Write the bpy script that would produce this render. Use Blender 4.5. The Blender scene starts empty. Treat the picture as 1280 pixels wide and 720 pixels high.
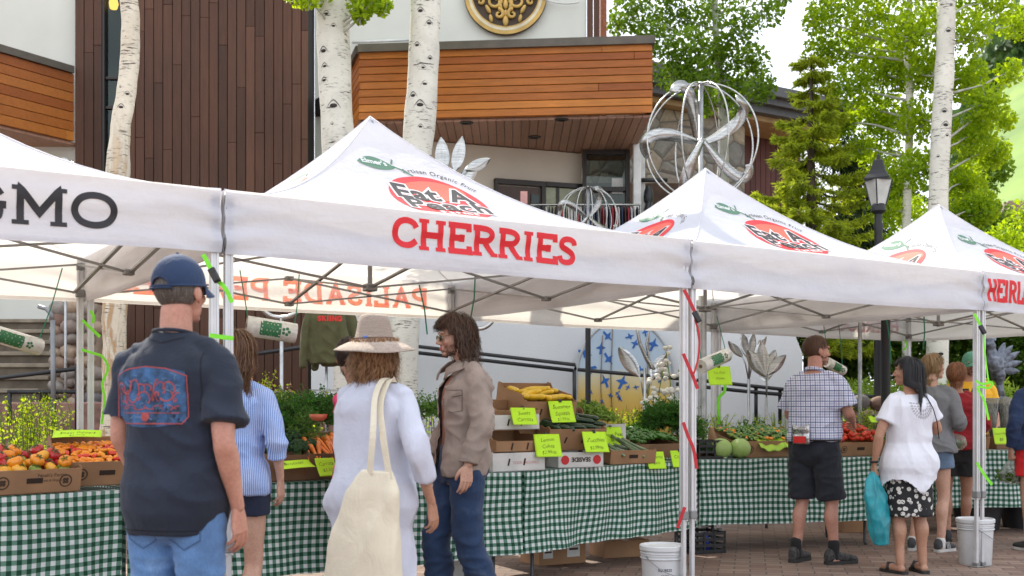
import bpy, bmesh, math, random
import numpy as np
from mathutils import Vector as V, Matrix, noise, Euler, Quaternion
from mathutils.bvhtree import BVHTree
R = math.radians
random.seed(7); rng = np.random.default_rng(7)
scene = bpy.context.scene
COL = scene.collection
F = 1400.0; HOR = 507.0; CH = 1.27          # focal length in photo pixels, horizon row, camera height

def at(px, py, Y):                            # photo pixel at depth Y -> point
    return V(((px-640)*Y/F, Y, CH+(HOR-py)*Y/F))
def gx(px, Y): return (px-640)*Y/F

# ---------------------------------------------------------------- materials
MATS = {}
def newmat(name):
    m = bpy.data.materials.new(name); m.use_nodes = True
    nt = m.node_tree; nt.nodes.clear()
    o = nt.nodes.new('ShaderNodeOutputMaterial'); o.location = (600, 0)
    return m, nt, o
class N:                                      # tiny node helper
    def __init__(s, nt): s.nt = nt
    def __call__(s, typ, **kw):
        n = s.nt.nodes.new('ShaderNode'+typ)
        for k, v in kw.items():
            if k.startswith('i_'):
                k = k[2:]; k = int(k) if k.isdigit() else k.replace('_', ' ')
                s.set(n, k, v)
            else: setattr(n, k, v)
        return n
    def set(s, n, k, v):
        if hasattr(v, 'is_linked') or hasattr(v, 'links'): s.nt.links.new(v, n.inputs[k])
        else: n.inputs[k].default_value = v
    def math(s, op, a, b=0.0, c=None):
        n = s.nt.nodes.new('ShaderNodeMath'); n.operation = op
        s.set(n, 0, a); s.set(n, 1, b)
        if c is not None: s.set(n, 2, c)
        return n.outputs[0]
    def mix(s, fac, a, b, mode='MIX'):
        n = s.nt.nodes.new('ShaderNodeMix'); n.data_type = 'RGBA'; n.blend_type = mode
        s.set(n, 0, fac); s.set(n, 6, a); s.set(n, 7, b)
        return n.outputs[2]
    def ramp(s, fac, stops, interp='LINEAR'):
        n = s.nt.nodes.new('ShaderNodeValToRGB'); n.color_ramp.interpolation = interp
        el = n.color_ramp.elements
        while len(el) > 1: el.remove(el[0])
        el[0].position = stops[0][0]; el[0].color = c4(stops[0][1])
        for p, c in stops[1:]:
            e = el.new(p); e.color = c4(c)
        s.set(n, 0, fac)
        return n.outputs[0]
    def coord(s, kind='Object', scale=(1,1,1), rot=(0,0,0), loc=(0,0,0)):
        t = s.nt.nodes.new('ShaderNodeTexCoord'); m = s.nt.nodes.new('ShaderNodeMapping')
        m.inputs['Scale'].default_value = scale; m.inputs['Rotation'].default_value = rot; m.inputs['Location'].default_value = loc
        s.nt.links.new(t.outputs[kind], m.inputs[0]); return m.outputs[0]
    def noise(s, vec, scale, detail=3, rough=.55, dist=0.0):
        n = s.nt.nodes.new('ShaderNodeTexNoise'); s.nt.links.new(vec, n.inputs['Vector'])
        n.inputs['Scale'].default_value = scale; n.inputs['Detail'].default_value = detail
        n.inputs['Roughness'].default_value = rough; n.inputs['Distortion'].default_value = dist
        return n.outputs[0]
def c4(c):
    if isinstance(c, (int, float)): c = (c, c, c)
    return (c[0], c[1], c[2], 1.0)
def mul(c, k): return (c[0]*k, c[1]*k, c[2]*k)
def pbsdf(n, out, color, rough=.6, metal=0.0, normal=None, **kw):
    b = n('BsdfPrincipled')
    n.set(b, 'Base Color', color if hasattr(color, 'is_linked') else c4(color))
    n.set(b, 'Roughness', rough); n.set(b, 'Metallic', metal)
    if normal is not None: n.set(b, 'Normal', normal)
    for k, v in kw.items(): n.set(b, k.replace('_', ' '), v)
    n.nt.links.new(b.outputs[0], out.inputs[0])
    return b
def bump(n, h, strength=.3, dist=.01):
    b = n('Bump'); b.inputs['Strength'].default_value = strength; b.inputs['Distance'].default_value = dist
    n.nt.links.new(h, b.inputs['Height']); return b.outputs[0]

def simple(name, color, rough=.6, metal=0.0, var=.12, vscale=6, bscale=0, bstr=.3, bdist=.004, sat2=None, **kw):
    """base colour with noise variation and optional bump"""
    if name in MATS: return MATS[name]
    m, nt, o = newmat(name); n = N(nt)
    co = n.coord('Object')
    nz = n.noise(co, vscale, 4)
    c2 = sat2 if sat2 else mul(color, max(0, 1-var*2))
    c1 = mul(color, 1+var*.7)
    col = n.ramp(nz, [(.3, c2), (.7, c1)])
    nor = None
    if bscale: nor = bump(n, n.noise(co, bscale, 4), bstr, bdist)
    pbsdf(n, o, col, rough, metal, nor, **kw)
    MATS[name] = m; return m

def fabric(name, color, rough=.9, var=.1, weave=900, trans=0.0, heather=0.0, stripes=None):
    if name in MATS: return MATS[name]
    m, nt, o = newmat(name); n = N(nt)
    co = n.coord('Object')
    nz = n.noise(co, 5, 4)
    col = n.ramp(nz, [(.3, mul(color, 1-var)), (.7, mul(color, 1+var))])
    if heather:
        h = n.noise(n.coord('Object', (1, 1, 3)), 160, 2)
        col = n.mix(n.math('MULTIPLY', n.math('GREATER_THAN', h, .55), heather), col, c4(mul(color, 1.6)))
    if stripes: col = stripes(n, col)
    cr = n.noise(n.coord('Object', (1, 1, .6)), 11, 5, .62, .7)
    rg = n('TexNoise', noise_type='RIDGED_MULTIFRACTAL', i_Scale=4.5, i_Detail=3, i_Distortion=.6, i_Vector=n.coord('Object', (1.2, 1.2, .8), (0, R(20), 0)))
    bm = bump(n, n.math('ADD', n.math('ADD', n.math('MULTIPLY', n.noise(co, weave/4, 2), .08), cr), n.math('MULTIPLY', rg.outputs[0], .9)), .6, .016)
    b = pbsdf(n, o, col, rough, 0, bm, Sheen_Weight=.06)
    if trans:
        t = n('BsdfTranslucent'); n.set(t, 'Color', col)
        mx = n('MixShader'); mx.inputs[0].default_value = trans
        nt.links.new(b.outputs[0], mx.inputs[1]); nt.links.new(t.outputs[0], mx.inputs[2]); nt.links.new(mx.outputs[0], o.inputs[0])
    MATS[name] = m; return m

# ---------------------------------------------------------------- mesh builder
class MB:
    def __init__(s): s.v = []; s.f = []; s.m = []; s.uv = {}; s.cur = 0
    def add(s, verts, faces, mi=None, uvs=None):
        o = len(s.v); s.v.extend([tuple(p) for p in verts]); mi = s.cur if mi is None else mi
        for k, fc in enumerate(faces):
            if uvs is not None: s.uv[len(s.f)] = [uvs[i] for i in fc]
            s.f.append(tuple(o+i for i in fc)); s.m.append(mi)
        return s
    def box(s, c, size, rot=None, mi=None, bev=0.0):
        hx, hy, hz = size[0]/2, size[1]/2, size[2]/2
        M = rot.to_matrix() if isinstance(rot, (Euler, Quaternion)) else (rot if rot is not None else Matrix.Identity(3))
        c = V(c)
        if bev > 0:
            b = min(bev, hx*.9, hy*.9, hz*.9); vs = []; idx = {}
            for sx in (-1, 1):
                for sy in (-1, 1):
                    for sz in (-1, 1):
                        for ax in range(3):
                            p = [sx*(hx-b), sy*(hy-b), sz*(hz-b)]
                            p[ax] = (sx*hx, sy*hy, sz*hz)[ax]
                            idx[(sx, sy, sz, ax)] = len(vs); vs.append(c+M@V(p))
            fs = []
            for ax in range(3):
                a1, a2 = (ax+1) % 3, (ax+2) % 3
                for sg in (-1, 1):
                    q = []
                    for (u, w) in ((-1, -1), (1, -1), (1, 1), (-1, 1)):
                        k = [0, 0, 0]; k[ax] = sg; k[a1] = u; k[a2] = w
                        q.append(idx[(k[0], k[1], k[2], ax)])
                    fs.append(q if sg > 0 else q[::-1])
            for ax in range(3):
                a1, a2 = (ax+1) % 3, (ax+2) % 3
                for u in (-1, 1):
                    for w in (-1, 1):
                        q = []
                        for sg in (-1, 1):
                            k = [0, 0, 0]; k[ax] = sg; k[a1] = u; k[a2] = w
                            q.append((idx[tuple(k)+(a1,)], idx[tuple(k)+(a2,)]))
                        f = [q[0][0], q[1][0], q[1][1], q[0][1]]
                        fs.append(f if u*w < 0 else f[::-1])
            for sx in (-1, 1):
                for sy in (-1, 1):
                    for sz in (-1, 1):
                        f = [idx[(sx, sy, sz, a)] for a in range(3)]
                        fs.append(f if sx*sy*sz > 0 else f[::-1])
            return s.add(vs, fs, mi)
        vs = [c+M@V((x*hx, y*hy, z*hz)) for x in (-1, 1) for y in (-1, 1) for z in (-1, 1)]
        return s.add(vs, [(0,1,3,2),(4,6,7,5),(0,4,5,1),(2,3,7,6),(0,2,6,4),(1,5,7,3)], mi)
    def bar(s, a, b, w, h=None, mi=None):      # box bar from a to b
        a, b = V(a), V(b); d = b-a; L = d.length
        if L < 1e-6: return s
        q = d.to_track_quat('Z', 'X') if abs(d.normalized().z) < .999 else Quaternion()
        return s.box((a+b)/2, (w, h or w, L), q, mi)
    def tube(s, pts, rad, n=8, mi=None, cap=True, closed=False, flat=1.0):
        pts = [V(p) for p in pts]; k = len(pts)
        rads = [rad]*k if isinstance(rad, (int, float)) else list(rad)
        vs = []; fr = None
        for i, p in enumerate(pts):
            if closed: t = (pts[(i+1) % k]-pts[i-1])
            else: t = pts[min(i+1, k-1)]-pts[max(i-1, 0)]
            t.normalize()
            if fr is None:
                a = V((0, 0, 1)) if abs(t.z) < .9 else V((1, 0, 0))
                fr = t.cross(a).normalized()
            else:
                fr = (fr-t*fr.dot(t)).normalized()
            b = t.cross(fr)
            for j in range(n):
                an = 2*math.pi*j/n
                vs.append(p+(fr*math.cos(an)+b*math.sin(an)*flat)*rads[i])
        fs = []
        for i in range(k if closed else k-1):
            for j in range(n):
                a0 = i*n+j; a1 = i*n+(j+1) % n; b0 = ((i+1) % k)*n+j; b1 = ((i+1) % k)*n+(j+1) % n
                fs.append((a0, a1, b1, b0))
        if cap and not closed:
            fs.append(tuple(range(n))[::-1]); fs.append(tuple(range((k-1)*n, k*n)))
        return s.add(vs, fs, mi)
    def lathe(s, prof, n=24, c=(0,0,0), mi=None, M=None, sq=(1,1)):
        vs = []; c = V(c)
        for (r, z) in prof:
            for j in range(n):
                a = 2*math.pi*j/n; p = V((r*math.cos(a)*sq[0], r*math.sin(a)*sq[1], z))
                vs.append(c+(M@p if M else p))
        fs = []
        for i in range(len(prof)-1):
            for j in range(n):
                fs.append((i*n+j, i*n+(j+1) % n, (i+1)*n+(j+1) % n, (i+1)*n+j))
        if prof[0][0] > 1e-4: fs.append(tuple(range(n))[::-1])
        if prof[-1][0] > 1e-4: fs.append(tuple(range((len(prof)-1)*n, len(prof)*n)))
        return s.add(vs, fs, mi)
    def ball(s, c, r, n=12, mi=None, M=None):
        if isinstance(r, (int, float)): r = (r, r, r)
        prof = [(max(1e-5, math.sin(math.pi*i/(n//2+2))), -math.cos(math.pi*i/(n//2+2))) for i in range(n//2+3)]
        vs = []; c = V(c)
        for (q, z) in prof:
            for j in range(n):
                a = 2*math.pi*j/n; p = V((q*math.cos(a)*r[0], q*math.sin(a)*r[1], z*r[2]))
                vs.append(c+(M@p if M else p))
        fs = [(i*n+j, i*n+(j+1) % n, (i+1)*n+(j+1) % n, (i+1)*n+j) for i in range(len(prof)-1) for j in range(n)]
        return s.add(vs, fs, mi)
    def grid(s, fn, nu, nv, mi=None, uv=None, thick=None):
        vs = [fn(i/nu, j/nv) for j in range(nv+1) for i in range(nu+1)]
        us = [uv(i/nu, j/nv) for j in range(nv+1) for i in range(nu+1)] if uv else None
        fs = [(j*(nu+1)+i, j*(nu+1)+i+1, (j+1)*(nu+1)+i+1, (j+1)*(nu+1)+i) for j in range(nv) for i in range(nu)]
        return s.add(vs, fs, mi, us)
    def prism(s, poly, a, b, mi=None):         # poly: list of V at one end, offset vector a..b
        n = len(poly); a = V(a); b = V(b)
        vs = [V(p)+a for p in poly]+[V(p)+b for p in poly]
        fs = [tuple(range(n))[::-1], tuple(range(n, 2*n))]+[(i, (i+1) % n, n+(i+1) % n, n+i) for i in range(n)]
        return s.add(vs, fs, mi)
    def xform(s, M):
        s.v = [tuple(M@V(p)) for p in s.v]; return s
    def mesh(s, name='m'):
        me = bpy.data.meshes.new(name); me.from_pydata(s.v, [], s.f)
        if any(s.m): me.polygons.foreach_set('material_index', s.m)
        if s.uv:
            ul = me.uv_layers.new(name='UVMap')
            for fi, us in s.uv.items():
                p = me.polygons[fi]
                for li, u in zip(p.loop_indices, us): ul.data[li].uv = u
        me.validate(clean_customdata=False)
        return me

def recalc(me):
    bm = bmesh.new(); bm.from_mesh(me); bmesh.ops.recalc_face_normals(bm, faces=bm.faces); bm.to_mesh(me); bm.free()

def put(name, mb, mats, parent=None, smooth=False, loc=None, rotz=None, fix=False, label=None, angle=None):
    me = mb.mesh(name) if isinstance(mb, MB) else mb
    if fix: recalc(me)
    for m in (mats if isinstance(mats, (list, tuple)) else [mats]): me.materials.append(m)
    if smooth:
        me.polygons.foreach_set('use_smooth', [True]*len(me.polygons))
        if angle: me.set_sharp_from_angle(angle=R(angle))
    me.name = name
    o = bpy.data.objects.new(name, me); COL.objects.link(o)
    if parent is not None: o.parent = parent
    if loc is not None: o.location = loc
    if rotz is not None: o.rotation_euler = (0, 0, rotz)
    if label: o['label'] = label
    return o
def tag(o, label=None, cat=None, group=None, kind=None):
    if label: o['label'] = label
    if cat: o['category'] = cat
    if group: o['group'] = group
    if kind: o['kind'] = kind
    return o
def thing(name, label, cat, loc=(0,0,0), rotz=0.0, group=None):
    o = bpy.data.objects.new(name, None); COL.objects.link(o); o.empty_display_size = .1
    o.location = loc; o.rotation_euler = (0, 0, rotz)
    return tag(o, label, cat, group)
def dup(root, loc=None, rotz=None, label=None, group=None, scale=None, rot=None):
    r = root.copy(); COL.objects.link(r)
    if loc is not None: r.location = loc
    if rotz is not None: r.rotation_euler = (0, 0, rotz)
    if rot is not None: r.rotation_euler = rot
    if scale is not None: r.scale = scale if hasattr(scale, '__len__') else (scale,)*3
    if label: r['label'] = label
    if group: r['group'] = group
    for ch in [c for c in scene_children(root)]:
        c = ch.copy(); COL.objects.link(c); c.parent = r
        for g in scene_children(ch):
            d = g.copy(); COL.objects.link(d); d.parent = c
    return r
def scene_children(o): return list(o.children)

def leafmesh(P, size, rngl=rng, aspect=.8, up=.3):
    """one mesh of small folded leaves at the points P (n,3)"""
    n = len(P); sz = size*(.5+.95*rngl.random(n))
    d = rngl.normal(size=(n, 3)); d /= np.linalg.norm(d, axis=1)[:, None]
    e = rngl.normal(size=(n, 3)); e[:, 2] += up
    e = e-d*(e*d).sum(1)[:, None]; e /= np.linalg.norm(e, axis=1)[:, None]
    nn = np.cross(d, e)
    a = P-d*sz[:, None]*.5; b = P+d*sz[:, None]*.5
    w = sz[:, None]*.5*aspect
    fold = nn*sz[:, None]*.12
    c = P+e*w+fold-d*sz[:, None]*.06; g = P-e*w+fold-d*sz[:, None]*.06
    verts = np.stack([a, c, b, g], 1).reshape(-1, 3)
    me = bpy.data.meshes.new('leaves')
    idx = np.arange(n)*4
    f = np.stack([idx, idx+1, idx+2, idx, idx+2, idx+3], 1).reshape(-1)
    me.vertices.add(4*n); me.vertices.foreach_set('co', verts.astype(np.float32).ravel())
    me.loops.add(6*n); me.loops.foreach_set('vertex_index', f.astype(np.int32))
    me.polygons.add(2*n); me.polygons.foreach_set('loop_start', (np.arange(2*n)*3).astype(np.int32))
    me.polygons.foreach_set('loop_total', np.full(2*n, 3, np.int32))
    me.update(calc_edges=True)
    return me

def leafmat(name, c1, c2, trans=.45, rough=.45, scale=1.2):
    if name in MATS: return MATS[name]
    m, nt, o = newmat(name); n = N(nt)
    co = n.coord('Object')
    nz = n.noise(co, scale, 2); nf = n.noise(co, 25, 1)
    f = n.math('ADD', n.math('MULTIPLY', nz, .5), n.math('MULTIPLY', nf, .5))
    col = n.ramp(f, [(.36, c1), (.64, c2)])
    b = pbsdf(n, o, col, rough+.1, Specular_IOR_Level=.25)
    t = n('BsdfTranslucent'); n.set(t, 'Color', n.mix(.5, col, c4((c2[0]*1.5, c2[1]*1.4, c2[2]*.4))))
    mx = n('MixShader'); mx.inputs[0].default_value = trans
    nt.links.new(b.outputs[0], mx.inputs[1]); nt.links.new(t.outputs[0], mx.inputs[2]); nt.links.new(mx.outputs[0], o.inputs[0])
    MATS[name] = m; return m

# ---------------------------------------------------------------- lettering
SLAB = {  # strokes on a 0..w by 0..1 box; polylines; 's' = serif bars (x centre, y, half width)
 'C': (.78, [[(.74,.72),(.66,.9),(.45,.99),(.22,.92),(.09,.7),(.07,.42),(.16,.15),(.36,.03),(.58,.06),(.76,.24)]], [(.70,.86,.0)]),
 'H': (.90, [[(.18,0),(.18,1)],[(.72,0),(.72,1)],[(.18,.5),(.72,.5)]], [(.18,0,.16),(.18,1,.16),(.72,0,.16),(.72,1,.16)]),
 'E': (.80, [[(.18,0),(.18,1)],[(.04,1),(.72,1),(.72,.78)],[(.04,0),(.76,0),(.76,.24)],[(.18,.52),(.5,.52),(.5,.38)],[(.5,.66),(.5,.52)]], []),
 'R': (.86, [[(.18,0),(.18,1)],[(.04,1),(.48,1),(.66,.9),(.70,.74),(.62,.56),(.46,.5),(.18,.5)],[(.44,.5),(.72,0)]], [(.18,0,.16),(.76,0,.12)]),
 'I': (.42, [[(.2,0),(.2,1)]], [(.2,0,.16),(.2,1,.16)]),
 'S': (.72, [[(.62,.74),(.6,.9),(.42,.99),(.22,.95),(.12,.8),(.16,.64),(.36,.54),(.56,.42),(.62,.24),(.52,.07),(.34,.01),(.14,.06),(.1,.28)]], []),
 'G': (.90, [[(.76,.74),(.68,.92),(.46,1),(.22,.92),(.08,.68),(.08,.34),(.22,.08),(.46,0),(.7,.08),(.74,.22),(.74,.46)],[(.5,.46),(.86,.46)]], []),
 'M': (1.10, [[(.18,0),(.18,1),(.54,.3),(.9,1),(.9,0)]], [(.18,0,.16),(.12,1,.1),(.9,0,.16),(.96,1,.1)]),
 'O': (.94, [[(.46,1),(.2,.9),(.07,.64),(.07,.36),(.2,.1),(.46,0),(.72,.1),(.85,.36),(.85,.64),(.72,.9),(.46,1)]], []),
 'P': (.80, [[(.18,0),(.18,1)],[(.04,1),(.48,1),(.68,.9),(.72,.74),(.66,.56),(.48,.46),(.18,.46)]], [(.18,0,.18)]),
 'A': (.92, [[(.14,0),(.44,1),(.74,0)],[(.24,.34),(.64,.34)]], [(.12,0,.12),(.76,0,.12)]),
 'L': (.74, [[(.18,0),(.18,1)],[(.04,0),(.68,0),(.68,.26)]], [(.18,1,.16)]),
 'D': (.86, [[(.18,0),(.18,1)],[(.04,1),(.44,1),(.68,.86),(.78,.6),(.78,.4),(.68,.14),(.44,0),(.04,0)]], []),
 'K': (.90, [[(.18,0),(.18,1)],[(.7,1),(.2,.42)],[(.36,.58),(.74,0)]], [(.18,0,.14),(.18,1,.14),(.7,1,.12),(.76,0,.12)]),
 'N': (.96, [[(.18,0),(.18,1),(.76,0),(.76,1)]], [(.18,0,.14),(.76,1,.14)]),
 'T': (.84, [[(.42,0),(.42,1)],[(.06,.76),(.06,1),(.78,1),(.78,.76)]], [(.42,0,.16)]),
 ' ': (.45, [], []), '-': (.5, [[(.1,.5),(.4,.5)]], []),
}
def stroke2d(mb, pts, w, seg=.06):
    """flat ribbon along a polyline, mitred, finely cut; 2D points -> (x, y, 0)"""
    P = []
    for a, b in zip(pts, pts[1:]):
        a = V((a[0], a[1], 0)); b = V((b[0], b[1], 0)); L = (b-a).length; k = max(1, int(L/seg))
        for i in range(k): P.append(a+(b-a)*(i/k))
    P.append(V((pts[-1][0], pts[-1][1], 0)))
    closed = (P[0]-P[-1]).length < 1e-5
    vs = []
    for i, p in enumerate(P):
        d1 = (P[i]-P[i-1]).normalized() if i > 0 else ((P[-1]-P[-2]).normalized() if closed else None)
        d2 = (P[i+1]-P[i]).normalized() if i < len(P)-1 else ((P[1]-P[0]).normalized() if closed else None)
        if d1 is None: d1 = d2
        if d2 is None: d2 = d1
        t = (d1+d2); t = t.normalized() if t.length > .2 else d2
        nrm = V((-t.y, t.x, 0)); c = max(.55, abs(nrm.dot(V((-d1.y, d1.x, 0)))))
        e = V((0, 0, 0))
        vs += [p+nrm*(w/2/c), p-nrm*(w/2/c)]
    fs = [(2*i, 2*i+1, 2*i+3, 2*i+2) for i in range(len(P)-1)]
    mb.add(vs, fs)
def slab_text(text, h, w=.19, stretch=1.0, serif=.15, gap=.06):
    """text in slab letters; returns MB in the xy plane, baseline at 0, left at 0, and its width"""
    mb = MB(); x = 0
    for chh in text:
        wd, st, sf = SLAB[chh]
        for pl in st:
            q = [((x+px*stretch), py*(1-w*.8)+w*.4) for px, py in pl]
            if len(pl) >= 6 and chh not in 'MN':
                for _ in range(2):
                    cl_ = q[0] == q[-1]; r_ = [] if cl_ else [q[0]]
                    for A_, B_ in zip(q, q[1:]): r_ += [(A_[0]*.75+B_[0]*.25, A_[1]*.75+B_[1]*.25), (A_[0]*.25+B_[0]*.75, A_[1]*.25+B_[1]*.75)]
                    q = r_+([r_[0]] if cl_ else [q[-1]])
            stroke2d(mb, q, w)
        for (sx, sy, hw) in sf:
            if hw: stroke2d(mb, [((x+(sx-hw)*stretch), sy*(1-serif)+serif/2), ((x+(sx+hw)*stretch), sy*(1-serif)+serif/2)], serif)
        x += wd*stretch+gap
    mb.v = [(p[0]*h, p[1]*h, 0) for p in mb.v]
    return mb, x*h
def font_mb(text, size, cuts=.03, shear=0.0, offset=0.0, mirror=False, align='CENTER', spacing=1.0):
    cu = bpy.data.curves.new('t', 'FONT'); cu.body = text; cu.size = size; cu.shear = shear; cu.offset = offset
    cu.align_x = align; cu.space_character = spacing; cu.resolution_u = 3
    ob = bpy.data.objects.new('t', cu); COL.objects.link(ob)
    me = bpy.data.meshes.new_from_object(ob.evaluated_get(bpy.context.evaluated_depsgraph_get()))
    bpy.data.objects.remove(ob); bpy.data.curves.remove(cu)
    bm = bmesh.new(); bm.from_mesh(me)
    if cuts and len(bm.verts):
        for ax in (0, 1):
            lo = min(v.co[ax] for v in bm.verts); hi = max(v.co[ax] for v in bm.verts)
            k = int((hi-lo)/cuts)
            for i in range(1, k+1):
                no = V((0, 0, 0)); no[ax] = 1; co = V((0, 0, 0)); co[ax] = lo+i*cuts
                bmesh.ops.bisect_plane(bm, geom=bm.verts[:]+bm.edges[:]+bm.faces[:], plane_co=co, plane_no=no)
    mb = MB(); bm.verts.index_update()
    mb.add([v.co.copy() for v in bm.verts], [tuple(v.index for v in f.verts) for f in bm.faces])
    bm.free(); bpy.data.meshes.remove(me)
    return mb
def disc2d(rx, ry, rings=6, n=40, r0=0.0):
    mb = MB()
    def fn(u, v): 
        r = r0+(1-r0)*v; a = 2*math.pi*u
        return V((rx*r*math.cos(a), ry*r*math.sin(a), 0))
    return mb.grid(fn, n, rings)
def mapmb(mb, fn):
    mb.v = [tuple(fn(V(p))) for p in mb.v]; return mb

# ---------------------------------------------------------------- remesh helpers
def remesh(mb, voxel, smooth=2, factor=.5):
    me = mb.mesh('tmp'); recalc(me)
    ob = bpy.data.objects.new('tmp', me); COL.objects.link(ob)
    md = ob.modifiers.new('r', 'REMESH'); md.mode = 'VOXEL'; md.voxel_size = voxel
    if smooth:
        sm = ob.modifiers.new('s', 'SMOOTH'); sm.iterations = smooth; sm.factor = factor
    bpy.context.view_layer.update()
    out = bpy.data.meshes.new_from_object(ob.evaluated_get(bpy.context.evaluated_depsgraph_get()))
    bpy.data.objects.remove(ob); bpy.data.meshes.remove(me)
    return out
def displace(me, fn):
    """fn(co, normal) -> distance along normal"""
    nv = len(me.vertices); co = np.empty(nv*3, np.float32); me.vertices.foreach_get('co', co); co = co.reshape(-1, 3)
    no = np.array([v.normal[:] for v in me.vertices], np.float32)
    for i in range(nv):
        d = fn(V(co[i]), V(no[i]))
        if d: co[i] += no[i]*d
    me.vertices.foreach_set('co', co.ravel()); me.update()
    return me
def mesh_to_mb(me, mi=0, M=None):
    mb = MB(); mb.cur = mi
    mb.add([(M@v.co if M else v.co.copy()) for v in me.vertices], [tuple(p.vertices) for p in me.polygons])
    return mb
def loft(mb, rings, n=20, ex=2.0, mi=None):
    """rings: (centre, halfwidth, halfdepth, xaxis, yaxis)"""
    vs = []
    for r in rings:
        c, a, b, X, Yx = V(r[0]), r[1], r[2], V(r[3]), V(r[4])
        e = r[5] if len(r) > 5 else ex
        for j in range(n):
            t = 2*math.pi*j/n; ct, st = math.cos(t), math.sin(t)
            x = math.copysign(abs(ct)**(2/e), ct)*a; y = math.copysign(abs(st)**(2/e), st)*b
            vs.append(c+X*x+Yx*y)
    fs = [(i*n+j, i*n+(j+1) % n, (i+1)*n+(j+1) % n, (i+1)*n+j) for i in range(len(rings)-1) for j in range(n)]
    fs.append(tuple(range(n))[::-1]); fs.append(tuple(range((len(rings)-1)*n, len(rings)*n)))
    return mb.add(vs, fs, mi)
def limb(mb, pts, rad, n=14, sub=4, flat=None):
    """smooth tapered tube through joints with rounded ends"""
    pts = [V(p) for p in pts]; P = []; Rr = []
    for i in range(len(pts)-1):
        p0 = pts[i-1] if i else pts[0]*2-pts[1]; p1 = pts[i]; p2 = pts[i+1]; p3 = pts[i+2] if i+2 < len(pts) else pts[-1]*2-pts[-2]
        for k in range(sub):
            t = k/sub
            P.append(.5*((2*p1)+(-p0+p2)*t+(2*p0-5*p1+4*p2-p3)*t*t+(-p0+3*p1-3*p2+p3)*t**3))
            s = t*t*(3-2*t); Rr.append(rad[i]*(1-s)+rad[i+1]*s)
    P.append(pts[-1]); Rr.append(rad[-1])
    d0 = (P[0]-P[1]).normalized(); d1 = (P[-1]-P[-2]).normalized()
    P = [P[0]+d0*Rr[0]*.7, P[0]+d0*Rr[0]*.45]+P+[P[-1]+d1*Rr[-1]*.45, P[-1]+d1*Rr[-1]*.7]
    Rr = [Rr[0]*.3, Rr[0]*.8]+Rr+[Rr[-1]*.8, Rr[-1]*.3]
    return mb.tube(P, Rr, n)
def nz(p, s, seed=0): return noise.noise(V((p[0]*s+seed*7.1, p[1]*s+seed*3.3, p[2]*s-seed*5.7)))
# ---------------------------------------------------------------- camera, light, sky
cam = bpy.data.cameras.new('camera'); cam.sensor_width = 36; cam.lens = 36*F/1280
cam.shift_y = (HOR-360)/1280; cam.clip_start = .1; cam.clip_end = 3000
cam.dof.use_dof = True; cam.dof.focus_distance = 8.3; cam.dof.aperture_fstop = 3.5
cob = bpy.data.objects.new('camera', cam); COL.objects.link(cob)
cob.location = (0, 0, CH); cob.rotation_euler = (R(90), 0, 0); scene.camera = cob
SUN_EL = 47; SUN_AZ = (-.50, .866)            # towards the sun, in plan
sl = bpy.data.lights.new('sun', 'SUN'); sl.energy = 4.9; sl.angle = R(.53); sl.color = (1, .94, .82)
so = bpy.data.objects.new('sun', sl); COL.objects.link(so)
sd = V((SUN_AZ[0]*math.cos(R(SUN_EL)), SUN_AZ[1]*math.cos(R(SUN_EL)), math.sin(R(SUN_EL)))).normalized()
so.rotation_euler = (-sd).to_track_quat('-Z', 'Y').to_euler(); so.location = (0, 0, 30)
w = bpy.data.worlds.new('World'); scene.world = w; w.use_nodes = True
nt = w.node_tree; nt.nodes.clear(); n = N(nt)
sky = nt.nodes.new('ShaderNodeTexSky'); sky.sky_type = 'NISHITA'; sky.sun_disc = False
sky.sun_elevation = R(SUN_EL); sky.sun_rotation = math.atan2(SUN_AZ[0], SUN_AZ[1])
sky.altitude = 2400; sky.dust_density = 1.5
co = n.coord('Generated', (1, 1, 2.2))
cl = n.noise(co, 2.6, 6, .6, .3)
fac = n.ramp(cl, [(.30, (0, 0, 0)), (.47, (1, 1, 1))])
cc = n.noise(co, 6, 4)
cloud = n.ramp(cc, [(.3, (8.8, 9.4, 10.6)), (.7, (12.8, 13.2, 13.8))])
colr = n.mix(fac, sky.outputs[0], cloud)
bg = nt.nodes.new('ShaderNodeBackground'); nt.links.new(colr, bg.inputs[0]); bg.inputs[1].default_value = .12
ow = nt.nodes.new('ShaderNodeOutputWorld'); nt.links.new(bg.outputs[0], ow.inputs[0])
vs = scene.view_settings; vs.view_transform = 'Standard'; vs.look = 'None'; vs.exposure = .52; vs.gamma = 1
vs.use_curve_mapping = False
scene.display_settings.display_device = 'sRGB'
cy = scene.cycles
cy.max_bounces = 8; cy.diffuse_bounces = 4; cy.glossy_bounces = 3; cy.transmission_bounces = 4; cy.transparent_max_bounces = 8
cy.use_denoising = True; cy.sample_clamp_indirect = 6; cy.caustics_reflective = False; cy.caustics_refractive = False

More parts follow.
